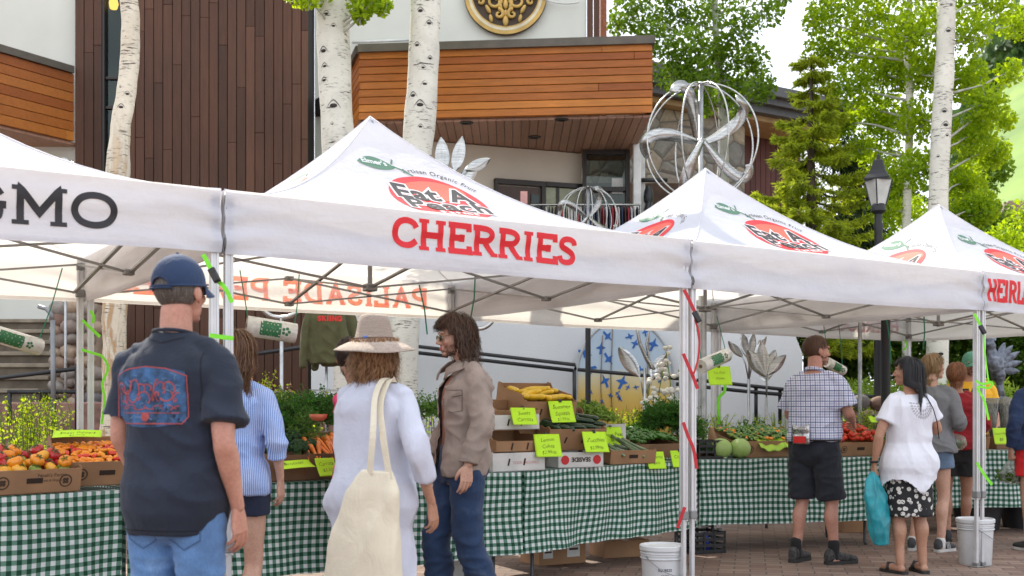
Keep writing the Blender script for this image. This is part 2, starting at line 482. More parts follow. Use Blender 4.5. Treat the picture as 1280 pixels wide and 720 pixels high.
# ---------------------------------------------------------------- tents
TA = math.atan2(1.66, 2.56); UX = V((math.cos(TA), math.sin(TA), 0)); UY = V((-math.sin(TA), math.cos(TA), 0))
O0 = V((-1.41, 5.5, 0)); STEP = 3.05; TW = 3.03
EZ, PZ, VZ = 2.33, 3.23, 2.02
def tw(i, u, v, z): return O0+UX*((i-1)*STEP+u)+UY*v+V((0, 0, z))
def tent_uv(px, Y=None, v=0.0):               # u (from leg 1) of the pixel on the line at depth v
    k = (px-640)/F; ox, oy = O0.x+UY.x*v, O0.y+UY.y*v
    return (oy*k-ox)/(UX.x-UX.y*k)
def prof(d):
    e = max(0.0, 1-d); return .9*e**1.9+.1*e
def roof(u, v, seed=0):
    h = TW/2; x, y = (u-h)/h, (v-h)/h; d = max(abs(x), abs(y)); m = min(abs(x), abs(y))
    z = EZ+(PZ-EZ)*prof(d)
    s = m/max(d, .05)                          # 1 on the hips, 0 mid-face
    z -= .035*(1-s)*math.sin(math.pi*min(1, d))
    z += .012*nz((u, v, 0), 2.2, seed)*(1-.9*s)*min(1, (1-d)*6)*min(1, d*3) 
    return z
def fold(t, h, seed):
    e = min(t, TW-t)
    f = .010*nz((t*.5, h*9, 0), 1.3, seed)+.008*math.sin(h*26+2.2*nz((t*.6, 0, 0), 1.1, seed))*min(1, h*8)
    f += .010*math.exp(-e*5)*math.sin(h*55+e*14)*min(1, h*10)
    return f
def sag(t, seed): return .018*math.sin(math.pi*t/TW)*(1 if seed % 2 else .5)+.008*nz((t, 0, 0), 1.2, seed)
def val(side, t, h, seed=0, off=0.0):          # side 0 front, 1 right, 2 back, 3 left
    o = .004+.02*h+fold(t, h, seed+side)+off; z = EZ-h-sag(t, seed+side)*(h/.31)
    return [V((t, -o, z)), V((TW+o*.3, t, z)), V((TW-t, TW+o, z)), V((-o*.3, TW-t, z))][side]

def canopy_mat():
    m, nt, o = newmat('white_canopy_cloth'); n = N(nt)
    co = n.coord('Object')
    st = n.noise(co, 2.2, 5, .6)
    col = n.ramp(st, [(.3, (.68, .71, .81)), (.6, (.74, .77, .87))])
    seam = n.noise(n.coord('Object', (1, 1, 6)), 3.0, 3)
    bm = bump(n, n.math('ADD', n.noise(co, 5, 4, .6), n.math('MULTIPLY', seam, .35)), .5, .03)
    b = pbsdf(n, o, col, .62, 0, bm)
    t = n('BsdfTranslucent'); n.set(t, 'Color', c4((.90, .84, .75)))
    mx = n('MixShader'); mx.inputs[0].default_value = .44
    nt.links.new(b.outputs[0], mx.inputs[1]); nt.links.new(t.outputs[0], mx.inputs[2]); nt.links.new(mx.outputs[0], o.inputs[0])
    return m
def inkmat(name, c, tr=.5):
    m, nt, o = newmat(name); n = N(nt)
    b = pbsdf(n, o, c, .6); t = n('BsdfTranslucent'); n.set(t, 'Color', c4(c))
    mx = n('MixShader'); mx.inputs[0].default_value = tr
    nt.links.new(b.outputs[0], mx.inputs[1]); nt.links.new(t.outputs[0], mx.inputs[2]); nt.links.new(mx.outputs[0], o.inputs[0])
    MATS[name] = m; return m
M_can = canopy_mat()
M_red = inkmat('red_ink', (.72, .02, .03), .2); M_blk = inkmat('black_ink', (.028, .026, .03), .2)
M_org = inkmat('orange_ink', (1.0, .20, .015), .85); M_whi = inkmat('white_ink', (.82, .82, .82), .3); M_grn = inkmat('green_ink', (.07, .19, .12), .2)
M_pch = inkmat('light_red_ink', (.86, .13, .08), .2)
M_alu = simple('white_powder_coated_aluminium', (.62, .62, .63), .35, .35, .06, 8)
M_tru = simple('grey_truss_aluminium', (.26, .255, .25), .38, .5, .1, 8)
M_pla = simple('grey_plastic_fitting', (.22, .22, .22), .5)

def leaf2d(L, wd, n=14):
    mb = MB()
    return mb.grid(lambda u, v: V(((u-.5)*L, wd*math.sin(math.pi*u)**.8*(v-.5)+.05*L*math.sin(math.pi*u), 0)), n, 4)
def make_tent(i, label, front=None, back=None, seed=0, logos=True):
    loc = tw(i, 0, 0, 0)
    t = thing('market_tent', label, 'tent', loc, TA, 'white pop-up tents along the market row')
    mb = MB(); h = TW/2
    for s in range(4):
        def rf(a, b, s=s):
            d = 1-b*.995; x, y = d*(2*a-1), -d
            for _ in range(s): x, y = -y, x
            return V((h+h*x, h+h*y, roof(h+h*x, h+h*y, seed)))
        mb.grid(rf, 36, 30)
    can = put('canopy', mb, M_can, t, True)
    for cx, cy in ((-1, -1), (1, -1), (1, 1), (-1, 1)):
        put('hip_seam', MB().tube([(h+h*cx*q/14, h+h*cy*q/14, roof(h+h*cx*q/14, h+h*cy*q/14, seed)+.001) for q in range(15)], .005, 5), M_can, t, True)
    for s in range(4):
        vb = MB(); vb.grid(lambda a, b: val(s, a*TW, (1-b)*.31, seed), 80, 14)
        put('valance', vb, M_can, t, True)
        hb = MB(); hb.grid(lambda a, b: val(s, a*TW, .285+(1-b)*.027, seed, .0015), 80, 2)
        put('hem', hb, M_can, t, True)
    if front:
        mb2, u0, z0, mt = front
        mapmb(mb2, lambda p: val(0, u0+p.x, EZ-(z0+p.y), seed, .003))
        put('printed_lettering', mb2, mt, t)
    if back:
        mb2, u0, z0, mt = back
        mapmb(mb2, lambda p: val(2, u0+p.x, EZ-(z0+p.y), seed, .003))
        put('printed_lettering', mb2, mt, t)
    def logo(kind):
        uc, vc = 1.61, .71
        def mp(off):
            if kind == 0: return lambda p: V((uc+p.x, vc+p.y, roof(uc+p.x, vc+p.y, seed)+off))
            return lambda p: V((vc+p.y, 1.45-p.x, roof(vc+p.y, 1.45-p.x, seed)+off))
        lg = put('peach_logo', mapmb(disc2d(.325, .30, 10, 48), mp(.004)), M_red, t)
        hl = disc2d(.25, .12, 5, 30); hl.v = [(p[0]*.9+.03, p[1]+.13, 0) for p in hl.v]
        put('highlight', mapmb(hl, mp(.0055)), M_pch, lg)
        for (txt, x, y, sz, sh) in (('Eat A', -.02, .03, .235, .1), ('Peach', .01, -.135, .235, .1)):
            a = font_mb(txt, sz, .03, sh, .022, spacing=1.05); a.v = [(p[0]+x, p[1]+y-.02+p[0]*-.05, 0) for p in a.v]
            put('lettering_outline', mapmb(a, mp(.007)), M_whi, lg)
            a = font_mb(txt, sz, .03, sh, .007, spacing=1.05); a.v = [(p[0]+x, p[1]+y-.02+p[0]*-.05, 0) for p in a.v]
            put('lettering', mapmb(a, mp(.0085)), M_blk, lg)
        a = font_mb('Farms', .085, .03, 0, .003, spacing=1.3); a.v = [(p[0]+.02, p[1]-.235, 0) for p in a.v]
        put('lettering', mapmb(a, mp(.0075)), M_whi, lg)
        lf = leaf2d(.27, .12); lf.v = [(p[0]-.26, p[1]+.37, 0) for p in lf.v]
        put('printed_leaf', mapmb(lf, mp(.004)), M_grn, lg)
        st = MB(); stroke2d(st, [(-.14, .38), (-.09, .36), (-.03, .30)], .014); stroke2d(st, [(-.14, .40), (-.11, .45)], .012)
        put('printed_leaf', mapmb(st, mp(.005)), M_grn, lg)
        a = font_mb("Elmer's", .062, .03, 0, .002); a.v = [(p[0]-.27, p[1]+.37, 0) for p in a.v]
        put('lettering', mapmb(a, mp(.006)), M_whi, lg)
        a = font_mb('Artisan Organic Fruit', .075, .02, 0, 0, spacing=1.1)
        def arc(p):
            an = R(118)-(p[0]+.52)*1.75
            rx, ry = .40+p[1]*.8, .335+p[1]*.8
            return (math.cos(an)*rx, math.sin(an)*ry, 0)
        a.v = [arc(p) for p in a.v]
        put('lettering', mapmb(a, mp(.004)), M_blk, lg)
    if logos:
        logo(0); logo(1)
    # legs
    ins = .026; zt, zb = 2.27, 2.07
    for (x, y) in ((ins, ins), (TW-ins, ins), (ins, TW-ins), (TW-ins, TW-ins)):
        lb = MB(); s = .019
        for (dx, dy) in ((-s, -s), (s, -s), (-s, s), (s, s)):
            lb.box((x+dx*.72, y+dy*.72, 1.42), (.013, .013, 1.78), bev=.002)
        lb.box((x, y, 1.42), (.03, .03, 1.78))
        leg = put('leg', lb, M_alu, t)
        ib = MB(); ib.box((x, y, .29), (.027, .027, .56), bev=.003); put('lower_tube', ib, M_alu, leg)
        ib = MB(); ib.box((x, y, .006), (.10, .09, .008), bev=.002).box((x, y, .02), (.045, .045, .03), bev=.003); put('foot_plate', ib, M_tru, leg)
        for zz, bb in ((.57, .05), (zb, .056), (zt-.01, .046)): put('bracket', MB().box((x, y, zz), (bb, bb, .055), bev=.005), M_pla, leg)
    w = TW; h = w/2; e = .062
    def scissor(A, B, name='truss_bar'):
        A, B = V(A), V(B); Mx = (A+B)/2
        dn = V((0, 0, zb)); up = V((0, 0, zt))
        side = (B-A).normalized().cross(V((0, 0, 1)))*.011
        for (p, q, s) in ((A+up, Mx+dn, 1), (A+dn, Mx+up, -1), (Mx+up, B+dn, -1), (Mx+dn, B+up, 1)):
            m2 = MB(); m2.bar(p+side*s, q+side*s, .013, .026); put(name, m2, M_tru, t)
        put('joint', MB().box(Mx+dn, (.06, .06, .035), bev=.005), M_pla, t); put('joint', MB().box(Mx+up, (.06, .06, .035), bev=.005), M_pla, t)
    scissor((e, e, 0), (w-e, e, 0)); scissor((w-e, e, 0), (w-e, w-e, 0)); scissor((w-e, w-e, 0), (e, w-e, 0)); scissor((e, w-e, 0), (e, e, 0))
    for (A, B) in (((h, e, 0), (h, h, 0)), ((h, w-e, 0), (h, h, 0)), ((e, h, 0), (h, h, 0)), ((w-e, h, 0), (h, h, 0))):
        A, B = V(A), V(B); m2 = MB(); m2.bar(A+V((0, 0, zt)), B+V((0, 0, zb)), .013, .024); put('truss_bar', m2, M_tru, t)
        m2 = MB(); m2.bar(A+V((0, 0, zb)), B+V((0, 0, zt+.12)), .013, .024); put('truss_bar', m2, M_tru, t)
    pb = MB(); pb.tube([(h, h, 2.04), (h, h, PZ-.05)], .016, 10); pb.box((h, h, zb), (.08, .08, .05), bev=.006); pb.lathe([(.0, 0), (.05, .005), (.03, .03), (0, .035)], 12, (h, h, PZ-.06))
    put('centre_pole', pb, M_tru, t)
    return t
def flip(mb): return mb
t1, wd = slab_text('CHERRIES', .165, .2, 1.10, .13, .035)
k = 1.225/wd; t1.v = [(p[0]*k, p[1]-.02*(p[0]/wd-.5), 0) for p in t1.v]
bk, wb = slab_text('PALISADE PEACHES', .175, .2, 1.0, .13, .07)
kb = 2.62/wb; bk.v = [(p[0]*kb, p[1], 0) for p in bk.v]
TENTS = []
g0, wg = slab_text('NON-GMO', .166, .19, 1.35, .12, .05)
g0.v = [(p[0], p[1], 0) for p in g0.v]
TENTS.append(make_tent(0, 'white tent at the left edge of the photo with black GMO lettering on its valance', (g0, 2.55-wg, 2.09, M_blk), None, 3))
TENTS.append(make_tent(1, 'white tent with red CHERRIES lettering on its front valance', (t1, .915, 2.115, M_red), (bk, .235, 2.095, M_org), 6))
TENTS.append(make_tent(2, 'white tent with a plain front valance, between the CHERRIES tent and the HEIRLOOM tent', None, None, 11))
h1, wh = slab_text('HEIRLOOM', .18, .19, .70, .13, .02)
hb_, whb = slab_text('HEIRLOOM', .165, .2, 1.1, .13, .06)
TENTS.append(make_tent(3, 'white tent at the right edge with red HEIR lettering on its front valance', (h1, .05, 2.095, M_red), (hb_, .16, 2.1, M_red), 14))

# ribbons and cords
def ribbon(name, pts, wdt, mat, label, cat, side=(0, 1, 0), group=None, sub=5):
    pts = [V(p) for p in pts]; P = []
    for i in range(len(pts)-1):
        p0 = pts[i-1] if i else pts[0]*2-pts[1]; p1 = pts[i]; p2 = pts[i+1]; p3 = pts[i+2] if i+2 < len(pts) else pts[-1]*2-pts[-2]
        for q in range(sub):
            t = q/sub; P.append(.5*((2*p1)+(-p0+p2)*t+(2*p0-5*p1+4*p2-p3)*t*t+(-p0+3*p1-3*p2+p3)*t**3))
    P.append(pts[-1]); mb = MB(); vs = []; nn = V(side).normalized()
    for i, p in enumerate(P):
        d = (P[min(i+1, len(P)-1)]-P[max(i-1, 0)]).normalized(); b = d.cross(nn).normalized(); c = b.cross(d).normalized()
        for (a, e) in ((-1, -1), (1, -1), (1, 1), (-1, 1)): vs.append(p+b*a*wdt/2+c*e*.0012)
    fs = [(4*i+j, 4*i+(j+1) % 4, 4*i+4+(j+1) % 4, 4*i+4+j) for i in range(len(P)-1) for j in range(4)]
    mb.add(vs, fs)
    o = put(name, mb, mat); return tag(o, label, cat, group)
M_strap = simple('lime_webbing', (.22, .80, .03), .6, 0, .08, 30); M_rstrap = simple('red_webbing', (.5, .02, .03), .6, 0, .08, 30)
M_blackpl = simple('black_plastic', (.02, .02, .022), .45)
def strap(pp, Y, label, mat=M_strap, wdt=.021, cat='strap', group='lime green tie-down straps on the tent legs'):
    pts = [at(x, y, Y+(dy[0] if dy else 0)) for x, y, *dy in pp]
    return ribbon('tie_strap', pts, wdt, mat, label, cat, (0, 1, 0), group)
strap([(254, 318), (262, 333), (271, 349), (282, 361), (290, 378)], 5.36, 'lime green strap high on the tent legs right behind the blue cap')
bk_ = MB(); bk_.box((0, 0, 0), (.035, .02, .075), Euler((0, R(-28), 0)), bev=.004); bk_.box((.005, -.012, -.01), (.028, .012, .04), Euler((0, R(-28), 0)), bev=.003)
tag(put('strap_buckle', bk_, M_blackpl, loc=at(268, 344, 5.34)), 'black ratchet buckle on the lime strap beside the blue cap', 'buckle')
strap([(262, 419), (275, 421), (292, 423)], 5.40, 'short lime green strap wrapped level round the tent legs behind the dark t-shirt')
strap([(103, 400), (112, 409), (125, 421)], 7.90, 'lime green strap slanting across the back tent legs, the upper of the two')
strap([(102, 437), (118, 442), (128, 446), (135, 460), (128, 480), (131, 500), (127, 530)], 7.88, 'lime green strap wound low on the back tent legs beside the scarred trunk', wdt=.018)
strap([(113, 388), (117, 396), (116, 404)], 7.86, 'short lime strap end high on the back tent leg beside the scarred trunk')
strap([(855, 362), (862, 376), (869, 392), (870, 402)], 7.02, 'dark red strap high on the tent leg beside the CHERRIES valance', M_rstrap, .022, group='dark red straps on the front tent leg')
strap([(869, 400), (874, 420), (873, 445), (869, 462), (865, 470)], 7.00, 'thin dark red strap hanging from the buckle of the front tent leg', M_rstrap, .012, group='dark red straps on the front tent leg')
strap([(854, 442), (860, 456), (866, 470), (872, 486)], 7.01, 'dark red strap crossing the front tent leg at head height of the young man', M_rstrap, .021, group='dark red straps on the front tent leg')
strap([(854, 528), (860, 545), (867, 562), (871, 586)], 7.01, 'dark red strap crossing the front tent leg just above the gingham table', M_rstrap, .021, group='dark red straps on the front tent leg')
strap([(856, 634), (852, 645), (847, 660)], 7.02, 'dark red strap end low on the front tent leg above the bucket', M_rstrap, .021, group='dark red straps on the front tent leg')
tag(put('strap_buckle', bk_.mesh('b'), M_blackpl, loc=at(871, 396, 6.99)), 'black ratchet buckle on the dark red strap of the front tent leg', 'buckle')
strap([(1218, 392), (1222, 400), (1229, 412)], 8.68, 'lime green strap at the top of the tent leg under the HEIR lettering')
strap([(1229, 412), (1231, 440), (1234, 465), (1236, 478)], 8.67, 'narrow lime strap hanging down the tent leg in front of the metal sculpture', wdt=.012)
strap([(1220, 476), (1228, 480), (1240, 478), (1236, 485), (1222, 484), (1230, 500), (1236, 525)], 8.66, 'knotted lime strap round the tent leg beside the yellow shirt', wdt=.018)
strap([(1221, 578), (1228, 590), (1240, 606)], 8.67, 'lime green strap low on the tent leg above the right bucket')
tag(put('strap_buckle', bk_.mesh('b'), M_blackpl, loc=at(1228, 412, 8.64)), 'black ratchet buckle on the lime strap under the HEIR lettering', 'buckle')
strap([(893, 455), (904, 470), (906, 488), (898, 500), (899, 530)], 11.2, 'lime green ribbon tied on the back tent leg beside the metal tulips', wdt=.03)
strap([(1129, 438), (1134, 432), (1131, 425)], 12.9, 'small lime strap on the far back tent leg above the dark-haired woman')

# hanging rolls of produce bags
M_film = simple('clear_plastic_film', (.66, .66, .6), .22, 0, .1, 30, Coat_Weight=.6)
M_gprint = simple('green_print', (.03, .17, .06), .5); M_cord = simple('green_cord', (.02, .22, .12), .7)
M_dgprint = simple('dark_green_print', (.03, .12, .05), .5)
def bag_roll(a, b, r, tops, label, yrot=0):
    a, b = V(a), V(b); c = (a+b)/2; d = (b-a).normalized(); L = (b-a).length
    t = thing('bag_roll', label, 'bag roll', c, 0, 'rolls of plastic produce bags hanging in the tents')
    mb = MB(); mb.tube([-d*L/2, -d*(L/2-.004), d*(L/2-.004), d*L/2], [r*.96, r, r, r*.96], 24); put('film', mb, M_film, t, True, angle=40)
    cb = MB(); cb.tube([-d*(L/2+.004), -d*(L/2+.001)], r*.28, 14, mi=0); cb.tube([d*(L/2+.001), d*(L/2+.004)], r*.28, 14); put('core', cb, simple('card_core', (.2, .14, .08), .8), t)
    up = V((0, 0, 1)); fr = (V((0, -1, 0))-d*d.dot(V((0, -1, 0)))).normalized(); u2 = d.cross(fr)
    pm = MB()
    def cyl(x, y, o=.0012):                     # x along, y round
        an = y/r; return d*x+(fr*math.cos(an)+u2*math.sin(an))*(r+o)
    for k, yy in enumerate((-.55, -.2, .15, .5)):
        tx = font_mb('ORGANIC' if k % 2 else 'PRODUCE', r*.55, .012, 0, .004); sc = (L*.42)/max(.01, max(p[0] for p in tx.v)-min(p[0] for p in tx.v))
        tx.v = [tuple(cyl(p[0]*sc+(-.04 if d.x > 0 else .04)*L, (p[1]+yy*r-.2*r))) for p in tx.v]; pm.add(tx.v, tx.f)
    for q in range(5):
        an = q*1.257; dd = disc2d(r*.16, r*.16, 1, 10); dd.v = [tuple(cyl(p[0]+L*.27+math.cos(an)*r*.3, p[1]+math.sin(an)*r*.3)) for p in dd.v]; pm.add(dd.v, dd.f)
    put('print', pm, M_gprint, t)
    for e, tp in zip((-d*(L/2-.01), d*(L/2-.01)), tops):
        s = MB(); tp = V(tp)-c; s.tube([tp, tp*.5+e*.5+V((.004, 0, 0)), e+V((0, 0, r*.6)), e], .0035, 5); put('cord', s, M_cord, t)
    return t
bag_roll(at(308, 407, 6.6), at(370, 417, 6.7), .06, (at(300, 338, 6.6), at(374, 343, 6.75)), 'clear roll of produce bags hanging between the blue cap and the straw hat')
bag_roll(at(-30, 410, 6.0), at(50, 434, 6.3), .048, (at(-40, 330, 6.0), at(78, 335, 6.3)), 'clear roll of produce bags hanging at the left edge of the photo')
bag_roll(at(876, 458, 8.6), at(908, 444, 8.9), .055, (at(868, 390, 8.6), at(896, 395, 8.95)), 'roll of produce bags hanging right of the front tent leg with the red straps')
bag_roll(at(1034, 453, 10.4), at(1054, 464, 10.5), .05, (at(1028, 395, 10.4), at(1048, 400, 10.5)), 'small roll of produce bags hanging beyond the man in the checked shirt')
for k, (x0, y0, x1, y1, Y, lb) in enumerate([(594, 345, 588, 400, 8.2, 'dark green cord with a loop hanging beside the young man'), (524, 356, 534, 418, 8.2, 'green cord hanging in front of the young man'), (1155, 396, 1154, 437, 10.6, 'thin green cord hanging above the grey-sweatered woman'), (1108, 397, 1114, 455, 10.6, 'thin green cord hanging above the dark-haired woman')]):
    s = MB(); a, b = at(x0, y0, Y), at(x1, y1, Y+.05); s.tube([a, a*.5+b*.5+V((.01, 0, 0)), b], .006, 6)
    o = put('twine', s, M_cord); tag(o, lb, 'cord', 'cords hanging from the tent frames')
# ---------------------------------------------------------------- ground
def paver_mat():
    m, nt, o = newmat('brick_pavers'); n = N(nt)
    co = n.coord('Object', rot=(0, 0, R(12)))
    # herringbone from two brick fields chosen by a diagonal checker
    b = n('TexBrick'); nt.links.new(co, b.inputs['Vector'])
    b.inputs['Color1'].default_value = c4((.20, .125, .095)); b.inputs['Color2'].default_value = c4((.30, .215, .17)); b.inputs['Mortar'].default_value = c4((.085, .072, .062))
    b.inputs['Scale'].default_value = 1.0; b.inputs['Mortar Size'].default_value = .006; b.inputs['Mortar Smooth'].default_value = .3
    b.inputs['Brick Width'].default_value = .24; b.inputs['Row Height'].default_value = .12; b.inputs['Bias'].default_value = -.1
    v = n.noise(co, 1.2, 5); v2 = n.noise(co, 40, 3)
    col = n.mix(1.0, b.outputs[0], n.ramp(v, [(.3, (.72, .74, .76)), (.7, (1.15, 1.1, 1.05))]), 'MULTIPLY')
    col = n.mix(.35, col, n.ramp(v2, [(.3, (.55, .55, .55)), (.7, (1, 1, 1))]), 'MULTIPLY')
    h = n.math('SUBTRACT', n.math('MULTIPLY', v2, .25), b.outputs[1])
    pbsdf(n, o, col, .8, 0, bump(n, h, .5, .006))
    return m
mb = MB(); mb.grid(lambda a, b: V(((a-.5)*900, -60+b*700, 0)), 10, 10)
tag(put('ground', mb, paver_mat()), kind='structure')
M_grass = simple('hill_grass', (.16, .24, .04), .9, 0, .2, .06, sat2=(.09, .16, .03))
def hill(x, y):
    d = max(0, y-45); s = 1/(1+math.exp(min(50, -(x/y-.395)/.018)))
    return min(.42*d, 66+.02*d)*s+1.2*noise.noise(V((x*.03, y*.03, 0)))*min(1, d/30)-.4
mb = MB(); mb.grid(lambda a, b: V((-60+a*420, 36+b*360, hill(-60+a*420, 36+b*360))), 140, 90)
tag(put('hillside', mb, M_grass, smooth=True), kind='structure')

# ---------------------------------------------------------------- materials of the buildings
def plank_mat(name, cs, rough=.6, axis='Z', gr=18, bs=.25):
    m, nt, o = newmat(name); n = N(nt)
    g = n('NewGeometry'); sc = {'Z': (gr, gr, 1.2), 'X': (1.2, gr, gr)}[axis]
    co = n.coord('Object', sc); grain = n.noise(co, 1.6, 5, .6, .6); big = n.noise(n.coord('Object'), .9, 3)
    base = n.ramp(g.outputs['Random Per Island'], [(i/(len(cs)-1), c) for i, c in enumerate(cs)])
    col = n.mix(.55, base, n.ramp(grain, [(.3, (.55, .55, .55)), (.7, (1.15, 1.12, 1.1))]), 'MULTIPLY')
    col = n.mix(.4, col, n.ramp(big, [(.35, (.7, .72, .75)), (.65, (1.15, 1.12, 1.1))]), 'MULTIPLY')
    pbsdf(n, o, col, rough, 0, bump(n, grain, bs, .004), Specular_IOR_Level=.3); return m
M_dark = plank_mat('dark_stained_boards', [(.058, .025, .013), (.100, .043, .023), (.074, .032, .017), (.128, .058, .032)], .55)
M_ced = plank_mat('oiled_cedar_boards', [(.33, .098, .014), (.44, .15, .022), (.28, .075, .011), (.50, .18, .028), (.38, .12, .017)], .38, 'X')
M_sof = plank_mat('faded_soffit_boards', [(.40, .23, .16), (.47, .28, .20), (.35, .20, .14)], .6)
M_red = plank_mat('red_brown_boards', [(.10, .03, .024), (.13, .04, .03), (.085, .028, .022)], .6)
M_stu = simple('pale_stucco', (.64, .65, .59), .9, 0, .06, .8, 60, .35, .006, sat2=(.56, .58, .52))
M_bei = simple('beige_stucco', (.60, .54, .44), .9, 0, .05, .8, 60, .35, .006)
M_wht = simple('white_ramp_stucco', (.66, .68, .68), .9, 0, .05, .6, 40, .35, .008, sat2=(.58, .60, .61))
M_cap = simple('bronze_flashing', (.10, .085, .065), .45, .3)
M_frm = simple('dark_bronze_frame', (.028, .022, .018), .4, .3)
M_blk_m = simple('black_painted_steel', (.018, .019, .021), .4, .2)
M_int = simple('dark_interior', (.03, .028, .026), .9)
M_col = simple('white_painted_steel', (.62, .63, .60), .5)
def glass_mat(name, tint, tr=.35):
    m, nt, o = newmat(name); n = N(nt)
    g = n('BsdfGlossy'); n.set(g, 'Color', c4((.20, .23, .22))); n.set(g, 'Roughness', .03)
    co = n.coord('Object'); n.set(g, 'Normal', bump(n, n.noise(co, .8, 2), .08, .05))
    t = n('BsdfTransparent'); n.set(t, 'Color', c4(tint))
    f = n('Fresnel'); f.inputs[0].default_value = 1.9
    mx = n('MixShader'); nt.links.new(n.math('ADD', f.outputs[0], .06), mx.inputs[0])
    nt.links.new(t.outputs[0], mx.inputs[1]); nt.links.new(g.outputs[0], mx.inputs[2]); nt.links.new(mx.outputs[0], o.inputs[0])
    return m
M_gls = glass_mat('window_glass', (.45, .48, .46))
def stone_mat(name, cs, scale=3.2, mortar=(.12, .11, .10)):
    m, nt, o = newmat(name); n = N(nt)
    co = n.coord('Object', (1, 1, 1.25)); dn = n.noise(co, 2.0, 2)
    v = n('TexVoronoi'); v.feature = 'F1'; v.inputs['Scale'].default_value = scale; nt.links.new(co, v.inputs['Vector'])
    e = n('TexVoronoi'); e.feature = 'DISTANCE_TO_EDGE'; e.inputs['Scale'].default_value = scale; nt.links.new(co, e.inputs['Vector'])
    sp = n('SeparateColor'); nt.links.new(v.outputs['Color'], sp.inputs[0])
    base = n.ramp(sp.outputs[0], [(i/(len(cs)-1), c) for i, c in enumerate(cs)])
    base = n.mix(.5, base, n.ramp(n.noise(co, 14, 4), [(.3, (.6, .6, .6)), (.7, (1.15, 1.15, 1.15))]), 'MULTIPLY')
    ed = n.ramp(e.outputs[0], [(.015, (0, 0, 0)), (.05, (1, 1, 1))])
    col = n.mix(ed, c4(mortar), base)
    pbsdf(n, o, col, .85, 0, bump(n, n.ramp(e.outputs[0], [(0, (0, 0, 0)), (.18, (1, 1, 1))]), .9, .04)); return m
M_sto = stone_mat('fieldstone', [(.30, .26, .21), (.22, .21, .19), (.36, .30, .22), (.27, .21, .16), (.19, .19, .18)], 2.6)
M_cob = stone_mat('rounded_cobbles', [(.20, .16, .13), (.13, .12, .12), (.26, .20, .15), (.22, .13, .10)], 4.5, (.03, .028, .026))

# ---------------------------------------------------------------- lodge
B = thing('lodge_building', 'large lodge with dark vertical boards, pale stucco and orange cedar balcony bands behind the tents', 'building', (-2, 16.5, 0))
BO = V((-2, 16.5, 0))
def sub(mb): mb.v = [(p[0]-BO.x, p[1]-BO.y, p[2]-BO.z) for p in mb.v]; return mb
def bput(name, mb, mat, parent=B, **k): return put(name, sub(mb), mat, parent, **k)
# tower of dark boards
def boards_v(x0, x1, Y, z0, z1, pitch=.131, th=.03, seed=1):
    rnd = random.Random(seed); mb = MB(); x = x0
    while x < x1-.02:
        w_ = min(pitch*rnd.choice([1, 1, 1.0, .97, 1.04]), x1-x); z = z0
        while z < z1:
            L = rnd.uniform(1.2, 4.2); ze = min(z1, z+L)
            mb.box((x+w_/2, Y+rnd.uniform(-.003, .003), (z+ze)/2), (w_-.009, th, ze-z-.004), bev=.003); z = ze
        x += w_
    return mb
TY = 16.0
bput('tower_cladding', boards_v(gx(94, TY), gx(128, TY), TY, 1.2, 7.9, seed=3), M_dark)
bput('tower_cladding', boards_v(gx(158, TY), gx(385.5, TY), TY, 1.2, 7.9, seed=4), M_dark)
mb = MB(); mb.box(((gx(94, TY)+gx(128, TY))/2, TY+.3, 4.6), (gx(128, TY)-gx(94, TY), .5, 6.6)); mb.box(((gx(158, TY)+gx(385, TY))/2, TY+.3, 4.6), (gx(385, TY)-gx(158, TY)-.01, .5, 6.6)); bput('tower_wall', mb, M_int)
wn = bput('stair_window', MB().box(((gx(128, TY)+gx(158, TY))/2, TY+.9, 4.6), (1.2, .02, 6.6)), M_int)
x0, x1 = gx(128, TY), gx(158, TY)
mb = MB().box(((x0+x1)/2, TY+.06, 4.6), (x1-x0-.01, .012, 6.6)); bput('glass_pane', mb, M_gls, wn)
mb = MB(); mb.box((x0+.02, TY+.02, 4.6), (.03, .08, 6.6)).box((x1-.02, TY+.02, 4.6), (.03, .08, 6.6))
for py in (97, 134): mb.box(((x0+x1)/2, TY+.035, at(0, py, TY).z), (x1-x0-.08, .05, .035))
for k in range(4): mb.box((x0+.075+k*.055, TY+.1, at(0, 115, TY).z), (.012, .02, .4))
bput('window_frame', mb, M_frm, wn)
lm, ltn, lo = newmat('amber_lamp'); e = N(ltn)('Emission'); e.inputs[0].default_value = (1, .55, .10, 1); e.inputs[1].default_value = 7; ltn.links.new(e.outputs[0], lo.inputs[0])
lt = thing('pendant_lamp', 'small glowing amber pendant lamp in the tall narrow window beside the scarred trunk', 'lamp', at(142, 5, TY+.3))
mb = MB(); mb.lathe([(.0, -.09), (.05, -.07), (.07, 0), (.055, .06), (.02, .1), (0, .1)], 16); put('lamp_shade', mb, lm, lt, True)
put('cable', MB().tube([(0, 0, .1), (0, 0, .8)], .006, 6), M_blk_m, lt)
